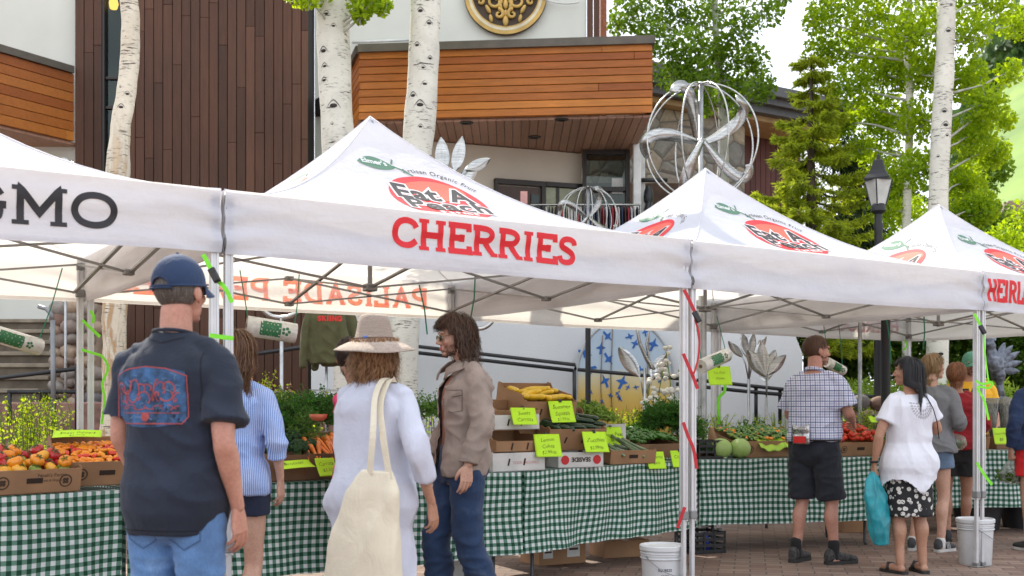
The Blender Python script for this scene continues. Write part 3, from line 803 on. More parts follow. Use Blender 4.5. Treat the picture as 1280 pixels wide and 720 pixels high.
# stucco above and between
mb = MB(); mb.box(((gx(-420, 16.15)+gx(94, 16.15))/2, 16.4, 4.85), (gx(94, 16.15)-gx(-420, 16.15), .5, 6.1)); bput('stucco_wall', mb, M_stu)
xa, xb = gx(385.5, 16.0)+.02, gx(733, 16.4)
mb = MB(); mb.box(((xa+xb)/2, 16.65, 6.3), (xb-xa, .5, 3.1)); bput('stucco_wall', mb, M_stu)
mb = MB(); mb.prism([V((xa, 16.35, 0)), V((gx(452, 14.95), 15.05, 0)), V((gx(452, 14.95), 16.8, 0)), V((xa, 16.8, 0))], (0, 0, 1.2), (0, 0, 4.86)); bput('stucco_wall', mb, M_stu)
mb = boards_v(gx(733.5, 16.35), gx(750, 16.35), 16.38, 4.9, 7.8, .1, seed=9); bput('corner_boards', mb, M_dark)
mb = MB(); mb.box((gx(754, 16.6), 16.6, 6.7), (.08, .3, 2.4)); bput('corner_post', mb, simple('orange_brick', (.32, .11, .05), .8, 0, .2, 20))
mb = MB(); mb.tube([at(440, 53, 16.3), at(513, 50, 16.3)], .02, 8); mb.tube([at(450, 57, 16.3), at(513, 56, 16.3)], .012, 8); bput('wall_pipe', mb, M_col, smooth=True)
mb = MB(); mb.tube([at(680+i*4, 1-2+7*math.sin(i/14*3.14)*.8, 16.3) for i in range(-1, 12)], .012, 6); bput('wall_cable', mb, M_col)
# horizontal cedar bands
def band(a, b, z0, z1, nrow, th=.09, seed=2, name='balcony_cladding'):
    a, b = V(a), V(b); d = (b-a).normalized(); L = (b-a).length; nn = V((d.y, -d.x, 0))
    Rm = Matrix((d, -nn, V((0, 0, 1)))).transposed(); rnd = random.Random(seed); mb = MB(); h = (z1-z0)/nrow
    for r in range(nrow):
        s = 0; z = z0+h*(r+.5)
        while s < L-.05:
            l = min(L-s, rnd.uniform(2.0, 6.0)); c = a+d*(s+l/2); c.z = z
            mb.box(c-nn*th*.5, (l-.003, th, h-.008), Rm, bev=.004); s += l
    bput(name, mb, M_ced)
    return d, nn
A0 = V((gx(0, 15)-1.9, 12.0, 0)); A1 = V((gx(93.5, 16), 15.98, 0))
A0 = A1+(V((gx(0, 15), 15, 0))-A1)*4
band(A0, A1, 5.04, 6.0, 7, seed=5)
mb = MB(); d = (A1-A0).normalized(); mb.bar(A0+V((0, 0, 6.05)), A1+V((-.02, -.02, 6.05)), .10, .10); bput('balcony_cap', mb, M_cap)
mb = MB()
for k in range(12):
    t0, t1 = k/12, (k+1)/12; p, q = A0.lerp(A1, t0), A0.lerp(A1, t1)
    mb.prism([V((p.x, p.y+.1, 0)), V((q.x, q.y+.1, 0)), V((q.x, 16.14, 0)), V((p.x, 16.14, 0))], (0, 0, 5.0), (0, 0, 5.035))
bput('balcony_soffit', mb, M_sof)
for px, py in ((27, 81), (61, 91)):
    p = at(px, py, 15.2+px*.008); mb = MB().ball(p, .035).box(p+V((0, .1, .03)), (.02, .2, .02)); 
    tag(put('spot_light', mb, M_col, smooth=False), 'small pale spotlight on the left cedar band, %s' % ('nearer the left edge of the photo' if px < 40 else 'nearer the dark boards'), 'spotlight', 'spotlights on the cedar band')
F0 = V((gx(450, 14.35), 14.35, 0)); F1 = V((gx(815, 14.0), 14.0, 0)); FL = V((gx(438, 15.0), 15.05, 0))
band(F0, F1, 4.93, 5.80, 9, seed=6); 
band(FL, F0+V((-.012, -.0, 0)), 4.93, 5.80, 9, seed=7)
band(F1+V((.01, .02, 0)), F1+V((.0, 2.4, 0)), 4.93, 5.80, 9, seed=8)
mb = MB(); mb.bar(F0+V((-.02, -.03, 5.835)), F1+V((.03, -.03, 5.835)), .10, .055); mb.bar(FL+V((-.02, 0, 5.832)), F0+V((-.03, -.0, 5.832)), .10, .05); mb.bar(F1+V((.0, 0, 5.833)), F1+V((0, 2.4, 5.833)), .12, .05); bput('balcony_cap', mb, M_cap)
mb = MB(); mb.prism([F0+V((0, .1, 0)), F1+V((-.1, .1, 0)), F1+V((-.1, 2.3, 0)), V((xa, 16.4, 0)), FL+V((.1, .1, 0))], (0, 0, 5.5), (0, 0, 5.75)); bput('balcony_floor', mb, M_int)
W0 = V((gx(452, 14.95), 15.0, 0)); W1 = V((gx(727, 16.07), 16.07, 0))
mb = MB(); nb = 34
for k in range(nb):                             # soffit boards run to the back
    p, q = F0.lerp(F1, k/nb), F0.lerp(F1, (k+1)/nb); wp = W0.lerp(W1, k/24) if k < 24 else V((p.x, 16.5, 0)); wq = W0.lerp(W1, (k+1)/24) if k < 24 else V((q.x, 16.5, 0))
    yb = 16.6; mb.prism([V((p.x+.004, p.y+.1, 0)), V((q.x-.004, q.y+.1, 0)), V((q.x-.004, yb, 0)), V((p.x+.004, yb, 0))], (0, 0, 4.90), (0, 0, 4.93))
bput('balcony_soffit', mb, M_sof)
for k, (px, py, Y) in enumerate([(583, 153, 14.6), (702, 149, 14.4), (668, 171, 15.2)]):
    c = at(px, 0, Y); c = V((gx(px, 3.63*1400/(507-py)), 3.63*1400/(507-py), 4.893)); mb = MB().lathe([(.0, .004), (.055, .004), (.055, -.002), (.085, -.006), (.09, .0), (.09, .006)], 20, c)
    tag(put('recessed_light', mb, M_frm, smooth=True), 'dark recessed downlight in the soffit %s' % ['nearest the middle tent peak', 'at the front edge near the glass entrance', 'set back furthest from the cedar band'][k], 'downlight', 'downlights in the soffit')
mb = MB(); d = (W1-W0).normalized(); nn = V((d.y, -d.x, 0)); Rm = Matrix((d, -nn, V((0, 0, 1)))).transposed(); c = (W0+W1)/2
mb.box(V((c.x, c.y, 3.3))-nn*.1, ((W1-W0).length, .2, 3.17), Rm); bput('recess_wall', mb, M_bei)
def on_wall(px, z, off=0.0):
    k = (px-640)/F; t = (W0.x-k*W0.y)/(k*(W1.y-W0.y)-(W1.x-W0.x)); p = W0.lerp(W1, t)+nn*off; p.z = z; return p
def wall_rect(px0, px1, z0, z1, th, off):
    mb = MB(); a, b = on_wall(px0, 0), on_wall(px1, 0); c = (a+b)/2+nn*off; mb.box((c.x, c.y, (z0+z1)/2), ((b-a).length, th, z1-z0), Rm); return mb
zt_d = 1.27+(507-227)*15.6/1400
dr = bput('door', wall_rect(619, 678, 2.65, zt_d-.05, .06, .01), simple('brown_door', (.075, .045, .032), .5))
mb = wall_rect(617, 620, 2.65, zt_d+.03, .1, .03); m2 = wall_rect(675, 680, 2.65, zt_d+.03, .1, .03); mb.add(m2.v, m2.f); m2 = wall_rect(617, 680, zt_d-.03, zt_d+.04, .1, .035); mb.add(m2.v, m2.f); bput('door_frame', mb, M_frm, dr)
bput('door_glass', wall_rect(662, 672, 3.0, zt_d-.15, .03, .05), M_gls, dr); bput('door_handle', wall_rect(655, 660, 3.75, 3.95, .05, .06), M_col, dr)
bput('window_frame', wall_rect(680, 728, zt_d-.02, zt_d+.04, .09, .05), M_frm); bput('window_frame', wall_rect(694, 697, 2.7, zt_d-.03, .05, .04), M_frm)
bput('side_panel', wall_rect(681, 727, 2.66, zt_d-.03, .04, .02), simple('pale_green_panel', (.40, .43, .30), .7))
# glass entrance
GY = 15.9; e0, e1 = gx(729, GY), gx(786, GY)
ge = bput('entrance_glass', MB().box(((e0+e1)/2, GY+.05, 3.75), (e1-e0, .012, 2.25)), M_gls)
mb = MB()
for px in (730.5, 784.5): mb.box((gx(px, GY), GY, 3.75), (.055, .1, 2.28))
for z in (4.86, 4.34, 2.68): mb.box(((e0+e1)/2, GY, z), (e1-e0-.1, .08, .06))
bput('entrance_frame', mb, M_frm, ge)
mb = MB(); mb.box(((e0+e1)/2, GY+2.4, 3.75), (3, .05, 2.3)).box(((e0+e1)/2+.0, GY+1.2, 2.6), (3, 2.4, .05)); bput('lobby_wall', mb, simple('lobby_wall', (.12, .07, .05), .8, 0, .3, 2))
mb = MB(); mb.box((gx(772, GY), GY+.03, at(0, 232, GY).z), (.16, .006, .22)); bput('notice', mb, M_col, ge)
for px in (796, 806): bput('column', MB().box((gx(px, 15.6), 15.6 if px < 800 else 15.9, 3.77), (.11 if px < 800 else .07, .1, 2.28), bev=.01), M_col)
mb = MB(); mb.box((gx(812, 15.8), 15.8, 4.45), (.5, .05, .05)).ball((gx(810, 15.75), 15.7, 4.2), (.07, .07, .16)).tube([(gx(812, 15.7), 15.7, 4.2), (gx(806, 15.7), 15.65, 3.8), (gx(811, 15.7), 15.7, 3.3), (gx(804, 15.7), 15.7, 2.9)], [.05, .07, .05, .06], 8)
tag(put('bundle_of_cables', mb, M_blk_m, smooth=True), 'dark bundled awning gear hanging beside the white columns of the entrance', 'fittings')
# medallion
mc = at(632, 0, 16.33); mc.z = 1.27+(507+8)*16.33/1400; r0 = 52*16.33/1400
md = bput('medallion', MB().lathe([(0, 0), (r0, 0), (r0, .03), (0, .04)], 64, (mc.x, mc.y+.02, mc.z), M=Matrix.Rotation(R(90), 3, 'X')), simple('medallion_brown', (.06, .035, .018), .6))
M_gold = simple('medallion_gold', (.56, .36, .09), .5, 0, .15, 6); M_cre = simple('medallion_cream', (.66, .60, .42), .6)
def onmed(pts2, y): return [(mc.x+p[0]*r0, mc.y-.03-y, mc.z+p[1]*r0) for p in pts2]
for (ra, rb, mt, yy) in ((.90, .99, M_gold, .0), (.83, .90, M_cre, .002), (.80, .83, M_gold, .004)):
    mb = MB(); mb.grid(lambda a, b: V(onmed([((ra+(rb-ra)*b)*math.cos(2*math.pi*a), (ra+(rb-ra)*b)*math.sin(2*math.pi*a))], yy)[0]), 72, 1); bput('medallion_ring', mb, mt, md)
def spiral(cx, cy, r, a0, turns, sg=1, k=26):
    return [(cx+r*(1-.8*i/k)*math.cos(a0+sg*turns*2*math.pi*i/k), cy+r*(1-.8*i/k)*math.sin(a0+sg*turns*2*math.pi*i/k)) for i in range(k+1)]
mb = MB()
for sg in (1, -1):
    for (cx, cy, r, a0, tn) in ((.28, -.20, .22, 1.2, 1.3), (.52, .12, .17, 3.4, 1.2), (.26, .25, .20, -1.5, 1.3), (.16, -.52, .12, 1.4, 1.1), (.60, -.22, .10, .4, 1.1)):
        pts = onmed([(sg*x, y) for x, y in spiral(cx, cy, r, a0, tn)], .02)
        mb.tube(pts, [.042*r0*1.3*(1-.6*i/len(pts)) for i in range(len(pts))], 6)
    for (x, y, rx, rz, ro) in ((.42, -.40, .05, .12, .5), (.68, .0, .05, .12, 1.2), (.35, -.62, .045, .1, .2), (.13, -.30, .05, .14, .2)):
        Mx = Matrix.Rotation(sg*ro, 3, 'Y'); p = onmed([(sg*x, y)], .015)[0]; mb.ball(p, (rx*r0, .03, rz*r0), 10, M=Mx)
for y, s in ((-.68, .10), (-.5, .07), (-.28, .09), (-.05, .12), (.3, .1), (.6, .1)): mb.ball(onmed([(0, y)], .015)[0], (s*r0*.7, .03, s*r0*1.3), 10)
bput('medallion_scrollwork', mb, M_gold, md, smooth=True)

# terrace and the white ramp wall
mb = MB(); mb.box(((gx(389, 13.6)+gx(985, 13.8))/2, 15.2, 1.32), (gx(985, 13.8)-gx(389, 13.6)-.3, 2.8, 2.64)); tag(put('upper_terrace', mb, simple('terrace_paving', (.25, .2, .17), .85, 0, .2, 3)), kind='structure')
rw0, rw1 = gx(389, 13.6), gx(1003, 13.6)
tag(put('ramp_wall', MB().prism([V((rw0, 13.6, 0)), V((rw1, 13.6, 0)), V((rw1, 13.6, 1.9)), V((gx(985, 13.6), 13.6, 2.35)), V((gx(930, 13.6), 13.6, 2.66)), V((rw0, 13.6, 2.66))], (0, 0, 0), (0, .18, 0)), M_wht), 'long white stucco ramp wall behind the produce tables', 'wall')
lw = MB(); lw.box(((gx(-300, 12.2)+gx(520, 12.2))/2, 12.4, .66), (gx(520, 12.2)-gx(-300, 12.2), .4, 1.3), bev=.02)
tag(put('low_brick_wall', lw, simple('brick_red_wall', (.25, .14, .11), .85, 0, .25, 8, 30, .3, .01)), 'low reddish wall behind the left produce tables', 'wall')
# handrails
def rail(pl, label, rr=.022, group='black handrails along the ramp', posts=()):
    t = thing('handrail', label, 'handrail', pl[0][0], 0, group); o = pl[0][0]
    for seg in pl: put('rail', MB().tube([p-o for p in seg], rr, 8), M_blk_m, t, True)
    for (a, b) in posts: put('post', MB().tube([a-o, b-o], rr, 8), M_blk_m, t, True)
rail([[at(470, 427, 13.2), at(719, 456, 13.2), at(719, 462, 13.2)], [at(470, 435, 13.2), at(716, 463, 13.2)]], 'black double handrail sloping down from the young man to the painted arch', posts=[(at(718, 462, 13.2), at(718, 520, 13.2))])
rail([[at(722, 462, 13.0), at(880, 476, 13.0), at(1010, 490, 13.0)], [at(845, 480, 13.0), at(930, 489, 13.0), at(1010, 496, 13.0)]], 'black double handrail running from the painted arch to the checked shirt', posts=[(at(945, 482, 13.02), at(945, 530, 13.02)), (at(975, 486, 13.02), at(975, 530, 13.02))])
rail([[at(480, 420, 11.9), at(300, 445, 11.9)]], 'black handrail in front of the dark boards behind the straw hat', .024)
rail([[at(-30, 476, 11.5), at(95, 461, 11.5)], [at(10, 490, 11.5), at(97, 490, 11.5)]], 'black handrail at the foot of the stone steps', posts=[(at(96, 455, 11.5), at(96, 540, 11.5)), (at(12, 490, 11.5), at(12, 530, 11.5))])
pg = MB(); pg.tube([at(48, 383, 11.4), at(58, 386, 11.4), at(64, 393, 11.4), at(66, 402, 11.4)], .022, 8); pg.tube([at(66, 400, 11.4), at(67, 540, 11.4)], .026, 8)
tag(put('grey_post', pg, simple('grey_galvanised', (.22, .23, .24), .4, .5), smooth=True), 'grey metal post with a curved top in front of the stone steps', 'post')
rail([[at(1000, 488, 13.3), at(1050, 493, 13.3), at(1110, 497, 13.4)]], 'black handrail above the low stone wall behind the dark-haired woman')
# steps
st = thing('stone_steps', 'stone steps climbing behind the left tent beside the cobbled pier', 'steps', (gx(20, 13), 13, 0))
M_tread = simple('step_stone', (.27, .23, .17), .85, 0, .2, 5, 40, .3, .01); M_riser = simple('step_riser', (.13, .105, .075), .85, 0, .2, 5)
for k in range(9):
    z = 1.1+.16*k; y = 12.6+.30*k; xw = gx(62, 13.5); x_l = gx(-260, 13.5)
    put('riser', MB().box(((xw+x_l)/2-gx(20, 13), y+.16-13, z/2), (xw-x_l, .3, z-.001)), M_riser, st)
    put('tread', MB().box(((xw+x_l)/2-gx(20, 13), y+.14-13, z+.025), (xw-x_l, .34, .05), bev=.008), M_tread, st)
cbm = MB(); rnd = random.Random(5)
pc = [gx(63, 13.2), gx(112, 13.2)]
cbm.box(((pc[0]+pc[1])/2, 13.5, 1.25), (pc[1]-pc[0]-.1, .5, 2.5))
z = 1.0
while z < 2.5:
    x = pc[0]
    while x < pc[1]:
        rr = rnd.uniform(.07, .14); cbm.ball((x+rr*.7, 13.22+rnd.uniform(-.03, .03), z+rnd.uniform(-.03, .03)), (rr, .1, rr*rnd.uniform(.6, .9)), 10, M=Matrix.Rotation(rnd.uniform(-.5, .5), 3, 'Y')); x += rr*1.5
    z += .13
def cob_mat():
    m, nt, o = newmat('cobbles'); n = N(nt); g = n('NewGeometry')
    base = n.ramp(g.outputs['Random Per Island'], [(0, (.30, .24, .18)), (.3, (.15, .14, .14)), (.6, (.36, .27, .19)), (.8, (.2, .12, .09)), (1, (.27, .25, .22))])
    co = n.coord('Object'); col = n.mix(.5, base, n.ramp(n.noise(co, 18, 4), [(.3, (.5, .5, .5)), (.7, (1.2, 1.2, 1.2))]), 'MULTIPLY')
    pbsdf(n, o, col, .85, 0, bump(n, n.noise(co, 30, 4), .5, .01)); return m
M_cobi = cob_mat()
tag(put('cobbled_pier', cbm, M_cobi, smooth=True), 'pier of rounded river stones beside the steps behind the left tent', 'stone pier')

# ---------------------------------------------------------------- second building on the right
C0 = V((gx(790, 19.6), 19.6, 0)); C1 = V((gx(1083, 22.7), 22.7, 0)); dc = (C1-C0).normalized(); nc = V((dc.y, -dc.x, 0)); RC = Matrix((dc, -nc, V((0, 0, 1)))).transposed(); LC = (C1-C0).length
B2 = thing('stone_and_timber_building', 'stone and red-brown timber building with a dark overhanging roof behind the spruce', 'building', C0, math.atan2(dc.y, dc.x))
M_roof = simple('grey_roof_edge', (.085, .085, .09), .6, .2); M_tan = simple('tan_soffit', (.42, .27, .13), .7)
put('roof', MB().box((LC/2, 3.0, 7.28), (LC, 6.0, .2), bev=.01).box((LC/2+.02, 3.02, 7.12), (LC-.1, 5.8, .14)).box((LC/2+.02, 3.05, 6.98), (LC-.2, 5.6, .14)), M_roof, B2)
put('soffit', MB().box((LC/2, 3.1, 6.86), (LC-.3, 5.3, .10)), M_tan, B2)
put('stone_wall', MB().box((1.65, 2.9, 3.4), (3.3, 4.4, 6.8)), M_sto, B2)
bd = MB(); x = 3.31; rnd = random.Random(3)
while x < LC-.4: bd.box((x+.07, 1.5, 5.9), (.135, .05, 1.9), bev=.003); x += .145
put('timber_wall', bd, M_red, B2); put('lower_wall', MB().box((LC/2+1.4, 3.3, 2.45), (LC-3.6, 3.5, 4.9)), M_tan, B2)
put('wall_core', MB().box((LC/2+1.4, 3.4, 5.9), (LC-3.8, 3.4, 1.95)), M_int, B2)
# house on the hill
hs = thing('hill_house', 'small brown-roofed house among trees at the foot of the grassy hill', 'house', at(1275, 320, 60))
put('wall', MB().box((0, 0, .3), (3.6, 3.2, 2.4)), simple('house_wall', (.28, .26, .24), .8), hs)
rf = MB().prism([V((-2.2, 0, 1.4)), V((2.2, 0, 1.4)), V((1.6, 0, 2.6)), V((-1.5, 0, 2.6))], (0, -2, 0), (0, 2, 0)); put('roof', rf, simple('house_roof', (.26, .19, .15), .8, 0, .2, 2), hs)
put('window', MB().box((-.9, -1.62, .4), (.7, .05, .7)), M_frm, hs); put('window', MB().box((.5, -1.62, .4), (.7, .05, .7)), M_frm, hs)
# ---------------------------------------------------------------- trees
def bark_mat(name, scar=0.0, white=(.66, .64, .55)):
    m, nt, o = newmat(name); n = N(nt)
    co = n.coord('Object', (1, 1, 1)); big = n.noise(co, 2.2, 4); 
    base = n.ramp(big, [(.3, mul(white, .80)), (.55, white), (.75, mul(white, 1.12))])
    dash = n.noise(n.coord('Object', (3.5, 3.5, 30)), 2.2, 4, .65)
    gate = n.noise(n.coord('Object', (1, 1, 1.6)), 3.5, 2)
    d1 = n.math('MULTIPLY', n.ramp(dash, [(.565, (0, 0, 0)), (.62, (1, 1, 1))]), n.ramp(gate, [(.47, (0, 0, 0)), (.56, (1, 1, 1))]))
    fine = n.ramp(n.noise(n.coord('Object', (9, 9, 60)), 2, 3), [(.62, (0, 0, 0)), (.7, (.55, .55, .55))])
    k = n.math('MAXIMUM', d1, fine)
    col = n.mix(k, base, c4((.045, .035, .028)))
    if scar:
        zc = n('SeparateXYZ'); nt.links.new(n.coord('Object'), zc.inputs[0])
        s1 = n.noise(n.coord('Object', (6, 6, 1.3)), 1.7, 5, .65, .8)
        low = n.math('MULTIPLY', n.ramp(s1, [(.46, (0, 0, 0)), (.58, (1, 1, 1))]), n.ramp(n.math('MULTIPLY', zc.outputs[2], .2), [(.0, (.85, .85, .85)), (.58, (.9, .9, .9)), (.8, (.12, .12, .12))]) )
        col = n.mix(low, col, n.ramp(s1, [(.4, (.10, .05, .03)), (.6, (.42, .25, .10)), (.75, (.55, .42, .25))]))
    pbsdf(n, o, col, .75, 0, bump(n, n.math('SUBTRACT', n.noise(co, 12, 4), k), .5, .01)); return m
M_asp = bark_mat('aspen_bark'); M_scar = bark_mat('scarred_aspen_bark', 1.0, (.64, .58, .46))
M_knot = simple('knot_black', (.03, .025, .022), .8)
M_branch = simple('pale_twig_bark', (.42, .42, .36), .8, 0, .2, 9); M_brown = simple('brown_bark', (.10, .075, .055), .85, 0, .3, 9)
M_lf1 = leafmat('aspen_leaf_bright', (.09, .21, .008), (.44, .58, .02), .55)
M_lf2 = leafmat('aspen_leaf_deep', (.05, .12, .008), (.18, .30, .02), .45)
M_lf3 = leafmat('shrub_leaf', (.02, .06, .008), (.10, .19, .015), .35)
M_lf4 = leafmat('lime_herb_leaf', (.22, .38, .015), (.55, .68, .04), .5, scale=4)
def trunk_mesh(pts, rad, eyes=(), seed=0, n_=22, wob=.06):
    P = []; Rr = []; pts = [V(p) for p in pts]
    for i in range(len(pts)-1):
        p0 = pts[i-1] if i else pts[0]*2-pts[1]; p1 = pts[i]; p2 = pts[i+1]; p3 = pts[i+2] if i+2 < len(pts) else pts[-1]*2-pts[-2]
        for q in range(8):
            t = q/8; P.append(.5*((2*p1)+(-p0+p2)*t+(2*p0-5*p1+4*p2-p3)*t*t+(-p0+3*p1-3*p2+p3)*t**3)); Rr.append((rad[i]*(1-t)+rad[i+1]*t)*(1+wob*nz((i+t, 0, 0), 2.3, seed)))
    P.append(pts[-1]); Rr.append(rad[-1]); mb = MB(); mb.tube(P, Rr, n_)
    mb.v = [tuple(V(p)+V((nz(p, 5, seed), nz(p, 5, seed+1), 0))*rad[0]*wob) for p in mb.v]
    def cen(z):
        for a, b, ra, rb in zip(P, P[1:], Rr, Rr[1:]):
            if (a.z-z)*(b.z-z) <= 0:
                t = (z-a.z)/(b.z-a.z+1e-9); return a.lerp(b, t), ra*(1-t)+rb*t
        return P[-1], Rr[-1]
    for (z, ang, s) in eyes:
        c, r = cen(z); a = R(ang); dx = V((math.sin(a), -math.cos(a), 0)); sx = V((math.cos(a), math.sin(a), 0))
        M3 = Matrix((sx, dx, V((0, 0, 1)))).transposed()
        mb.ball(c+dx*r*.985, (s*.42, s*.18, s*.24), 12, mi=1, M=M3)
        for sg in (1, -1):
            pp = [c+(dx*math.cos(q*.55/ (r/ s) *.9)+sx*math.sin(q*.55/(r/s)*.9))*(r*1.004)+V((0, 0, s*(.62-.42*abs(q)**1.5))) for q in [sg*i/6*1.7 for i in range(7)]]
            mb.tube(pp, [s*.06, s*.055, s*.05, s*.045, s*.035, s*.02, s*.01], 5, mi=1)
    return mb, cen
def crown(clumps, dens, size, seed, shrink=.45, aspect=.85):
    g = np.random.default_rng(seed); out = []
    for (c, r, k) in clumps:
        m = int(dens*k); d = g.normal(size=(m, 3)); d /= np.linalg.norm(d, axis=1)[:, None]
        rr = g.random(m)**shrink; p = np.array(c)+d*rr[:, None]*np.array(r if hasattr(r, '__len__') else (r, r, r))
        out.append(p)
    return leafmesh(np.concatenate(out), size, g, aspect)
def branches(mb, start, ends, r0, seed=0, n_=6):
    rnd = random.Random(seed)
    for e in ends:
        s, e = V(start if not callable(start) else start(e)), V(e); mid = s.lerp(e, .5)+V((rnd.uniform(-.1, .1), rnd.uniform(-.1, .1), rnd.uniform(-.05, .15)))*(e-s).length*.5
        mb.tube([s, s.lerp(mid, .5), mid, mid.lerp(e, .5)+V((0, 0, .02)), e], [r0, r0*.8, r0*.6, r0*.4, r0*.15], n_)
    return mb
def tree(name, label, cat, pts, rad, barkm, eyes=(), clumps=None, leafm=None, dens=300, size=.055, seed=0, group=None, wob=.06, br=.02):
    base = V(pts[0]); t = thing(name, label, cat, base, 0, group)
    mb, cen = trunk_mesh([V(p)-base for p in pts], rad, eyes, seed, wob=wob)
    put('trunk', mb, [barkm, M_knot], t, True)
    if clumps:
        cl = [((c[0]-base.x, c[1]-base.y, c[2]-base.z), r, k) for (c, r, k) in clumps]
        bb = MB(); top = max(V(p).z for p in pts)-base.z
        def st(e):
            z = min(top-.1, max(.5, e.z-.5*(V((e.x, e.y, 0))-V((0, 0, 0))).length*.7)); return cen(z)[0]
        branches(bb, st, [V(c) for c, r, k in cl], br, seed)
        rnd = random.Random(seed+5)
        for c, r, k in cl:
            rr = r[0] if hasattr(r, '__len__') else r
            for q in range(4): branches(bb, V(c)+V((0, 0, -.1)), [V(c)+V((rnd.uniform(-1, 1), rnd.uniform(-1, 1), rnd.uniform(-.7, .9)))*rr*.9], br*.35, q)
        put('branches', bb, M_branch, t, True)
        put('crown', crown(cl, dens, size, seed+9), leafm, t)
    return t
AG = 'aspen trees between the tents and the buildings'
Y = 10.0
tree('aspen_tree', 'crooked aspen with orange scarred bark in front of the dark vertical boards', 'tree', [V((gx(140, Y), Y, 0)), at(141, 520, Y), at(143, 400, Y), at(147, 230, Y), at(152, 150, Y), at(160, 100, Y), at(163, 40, Y), at(161, -30, Y), at(165, -200, Y)], [.12, .105, .10, .10, .088, .083, .085, .08, .07], M_scar,
     [(at(0, 137, Y).z, 8, .05), (at(0, 49, Y).z, -5, .045), (at(0, 26, Y).z, 25, .035), (at(0, 112, Y).z, -20, .03), (at(0, 120, Y).z, 30, .04)], seed=2, group=AG, wob=.12)
Y = 12.5
def cl_at(lst, Y0, jit=.5, seed=1):
    rnd = random.Random(seed); return [(at(px, py, Y0+rnd.uniform(-jit, jit)), r, k) for (px, py, r, k) in lst]
lo = cl_at([(372, -8, .16, .5), (385, 2, .1, .3), (395, -20, .25, 1), (455, 2, .2, 1.1), (478, 8, .11, .45), (450, 20, .1, .35), (465, -20, .3, 1), (440, -60, .5, 2), (380, -70, .4, 2), (520, -120, .6, 2), (330, -140, .6, 2), (430, -180, .8, 3)], 12.3, .3, 4)
tree('aspen_tree', 'thick white aspen trunk left of the CHERRIES tent peak, a leafy spray at its top', 'tree', [V((gx(440, Y), Y, 0)), at(435, 400, Y), at(424, 200, Y), at(417, 60, Y), at(417, -20, Y), at(420, -250, Y)], [.19, .175, .18, .185, .185, .12], M_asp,
     [(at(0, 137, Y).z, -2, .1), (at(0, 24, Y).z, -15, .06), (at(0, 39, Y).z, 10, .05), (at(0, 3, Y).z, -18, .1), (at(0, 69, Y).z, -30, .08), (at(0, 88, Y).z, -28, .06), (at(0, 105, Y).z, -34, .06), (at(0, 160, Y).z, -10, .04), (at(0, 192, Y).z, -25, .05)], lo, M_lf1, 420, .05, 5, AG, br=.02)
tree('aspen_tree', 'white aspen trunk rising behind the peak of the CHERRIES tent', 'tree', [V((gx(503, Y), Y, 0)), at(506, 400, Y), at(518, 220, Y), at(525, 150, Y), at(530, 60, Y), at(532, -20, Y), at(528, -250, Y)], [.175, .165, .175, .175, .175, .175, .12], M_asp,
     [(at(0, 136, Y).z, 2, .09), (at(0, 62, Y).z, -22, .06), (at(0, 20, Y).z, -15, .07), (at(0, 35, Y).z, 20, .06), (at(0, 90, Y).z, 5, .05), (at(0, 78, Y).z, 30, .05), (at(0, 5, Y).z, 10, .09), (at(0, 163, Y).z, 10, .05), (at(0, 110, Y).z, 15, .06), (at(0, 124, Y).z, -28, .07)], seed=8, group=AG)
Y = 17.0
lo = cl_at([(790, 15, .34, 1.2), (815, 50, .3, 1.0), (835, 20, .36, 1.3), (860, 60, .34, 1.4), (880, 20, .4, 1.3), (900, 70, .36, 1.4), (925, 35, .34, 1.0), (940, 80, .32, 1.1), (950, 110, .26, .8), (915, 115, .30, 1.1), (870, 100, .34, 1.3), (840, 90, .30, 1.0), (960, 15, .26, .5), (975, 0, .2, .3), (925, 140, .18, .5), (880, 130, .22, .7), (772, 30, .18, .4), (905, -30, .6, 2.4), (820, -40, .6, 2.4), (960, -50, .5, 1.5), (870, -110, .9, 4), (760, -90, .6, 1.4), (990, -110, .5, 1.4)], Y, .7, 7)
tree('aspen_tree', 'tall leafy aspen behind the large ring sculpture, its dark crown against the sky', 'tree', [V((gx(905, Y), Y, 0)), at(905, 220, Y), at(902, 120, Y), at(896, 60, Y), at(893, -20, Y), at(890, -200, Y)], [.09, .075, .06, .05, .045, .02], M_branch, clumps=lo, leafm=M_lf2, dens=520, size=.06, seed=21, group=AG)
Y = 14.5
lo = cl_at([(1150, -60, .7, 3), (1230, -50, .6, 2.4), (1075, -40, .6, 2.2), (1180, 10, .5, 1.9), (1215, 40, .3, .8), (1245, 5, .4, 1.2), (1270, 30, .25, .7), (1140, 40, .38, 1.6), (1160, 90, .34, 1.6), (1205, 100, .34, 1.7), (1235, 130, .28, 1.1), (1215, 170, .36, 1.8), (1240, 190, .26, 1.2), (1150, 150, .34, 1.4), (1205, 230, .34, 1.8), (1150, 210, .30, 1.2), (1195, 280, .3, 1.5), (1225, 260, .26, 1.2), (1262, 90, .2, .5), (1130, 90, .3, 1.1), (1255, 150, .18, .5)], Y+.8, .6, 9)
tree('aspen_tree', 'smooth white aspen trunk behind the right tent peak amid bright yellow-green leaves', 'tree', [V((gx(1170, Y), Y, 0)), at(1172, 420, Y), at(1173, 240, Y), at(1180, 100, Y), at(1183, 0, Y), at(1184, -200, Y)], [.14, .135, .125, .12, .115, .07], M_asp,
     [(at(0, 142, Y).z, -8, .07), (at(0, 159, Y).z, 5, .08), (at(0, 172, Y).z, 18, .05), (at(0, 42, Y).z, -5, .07), (at(0, 10, Y).z, 10, .04), (at(0, 198, Y).z, -30, .04)], lo, M_lf1, 620, .058, 11, AG)
Y = 15.5
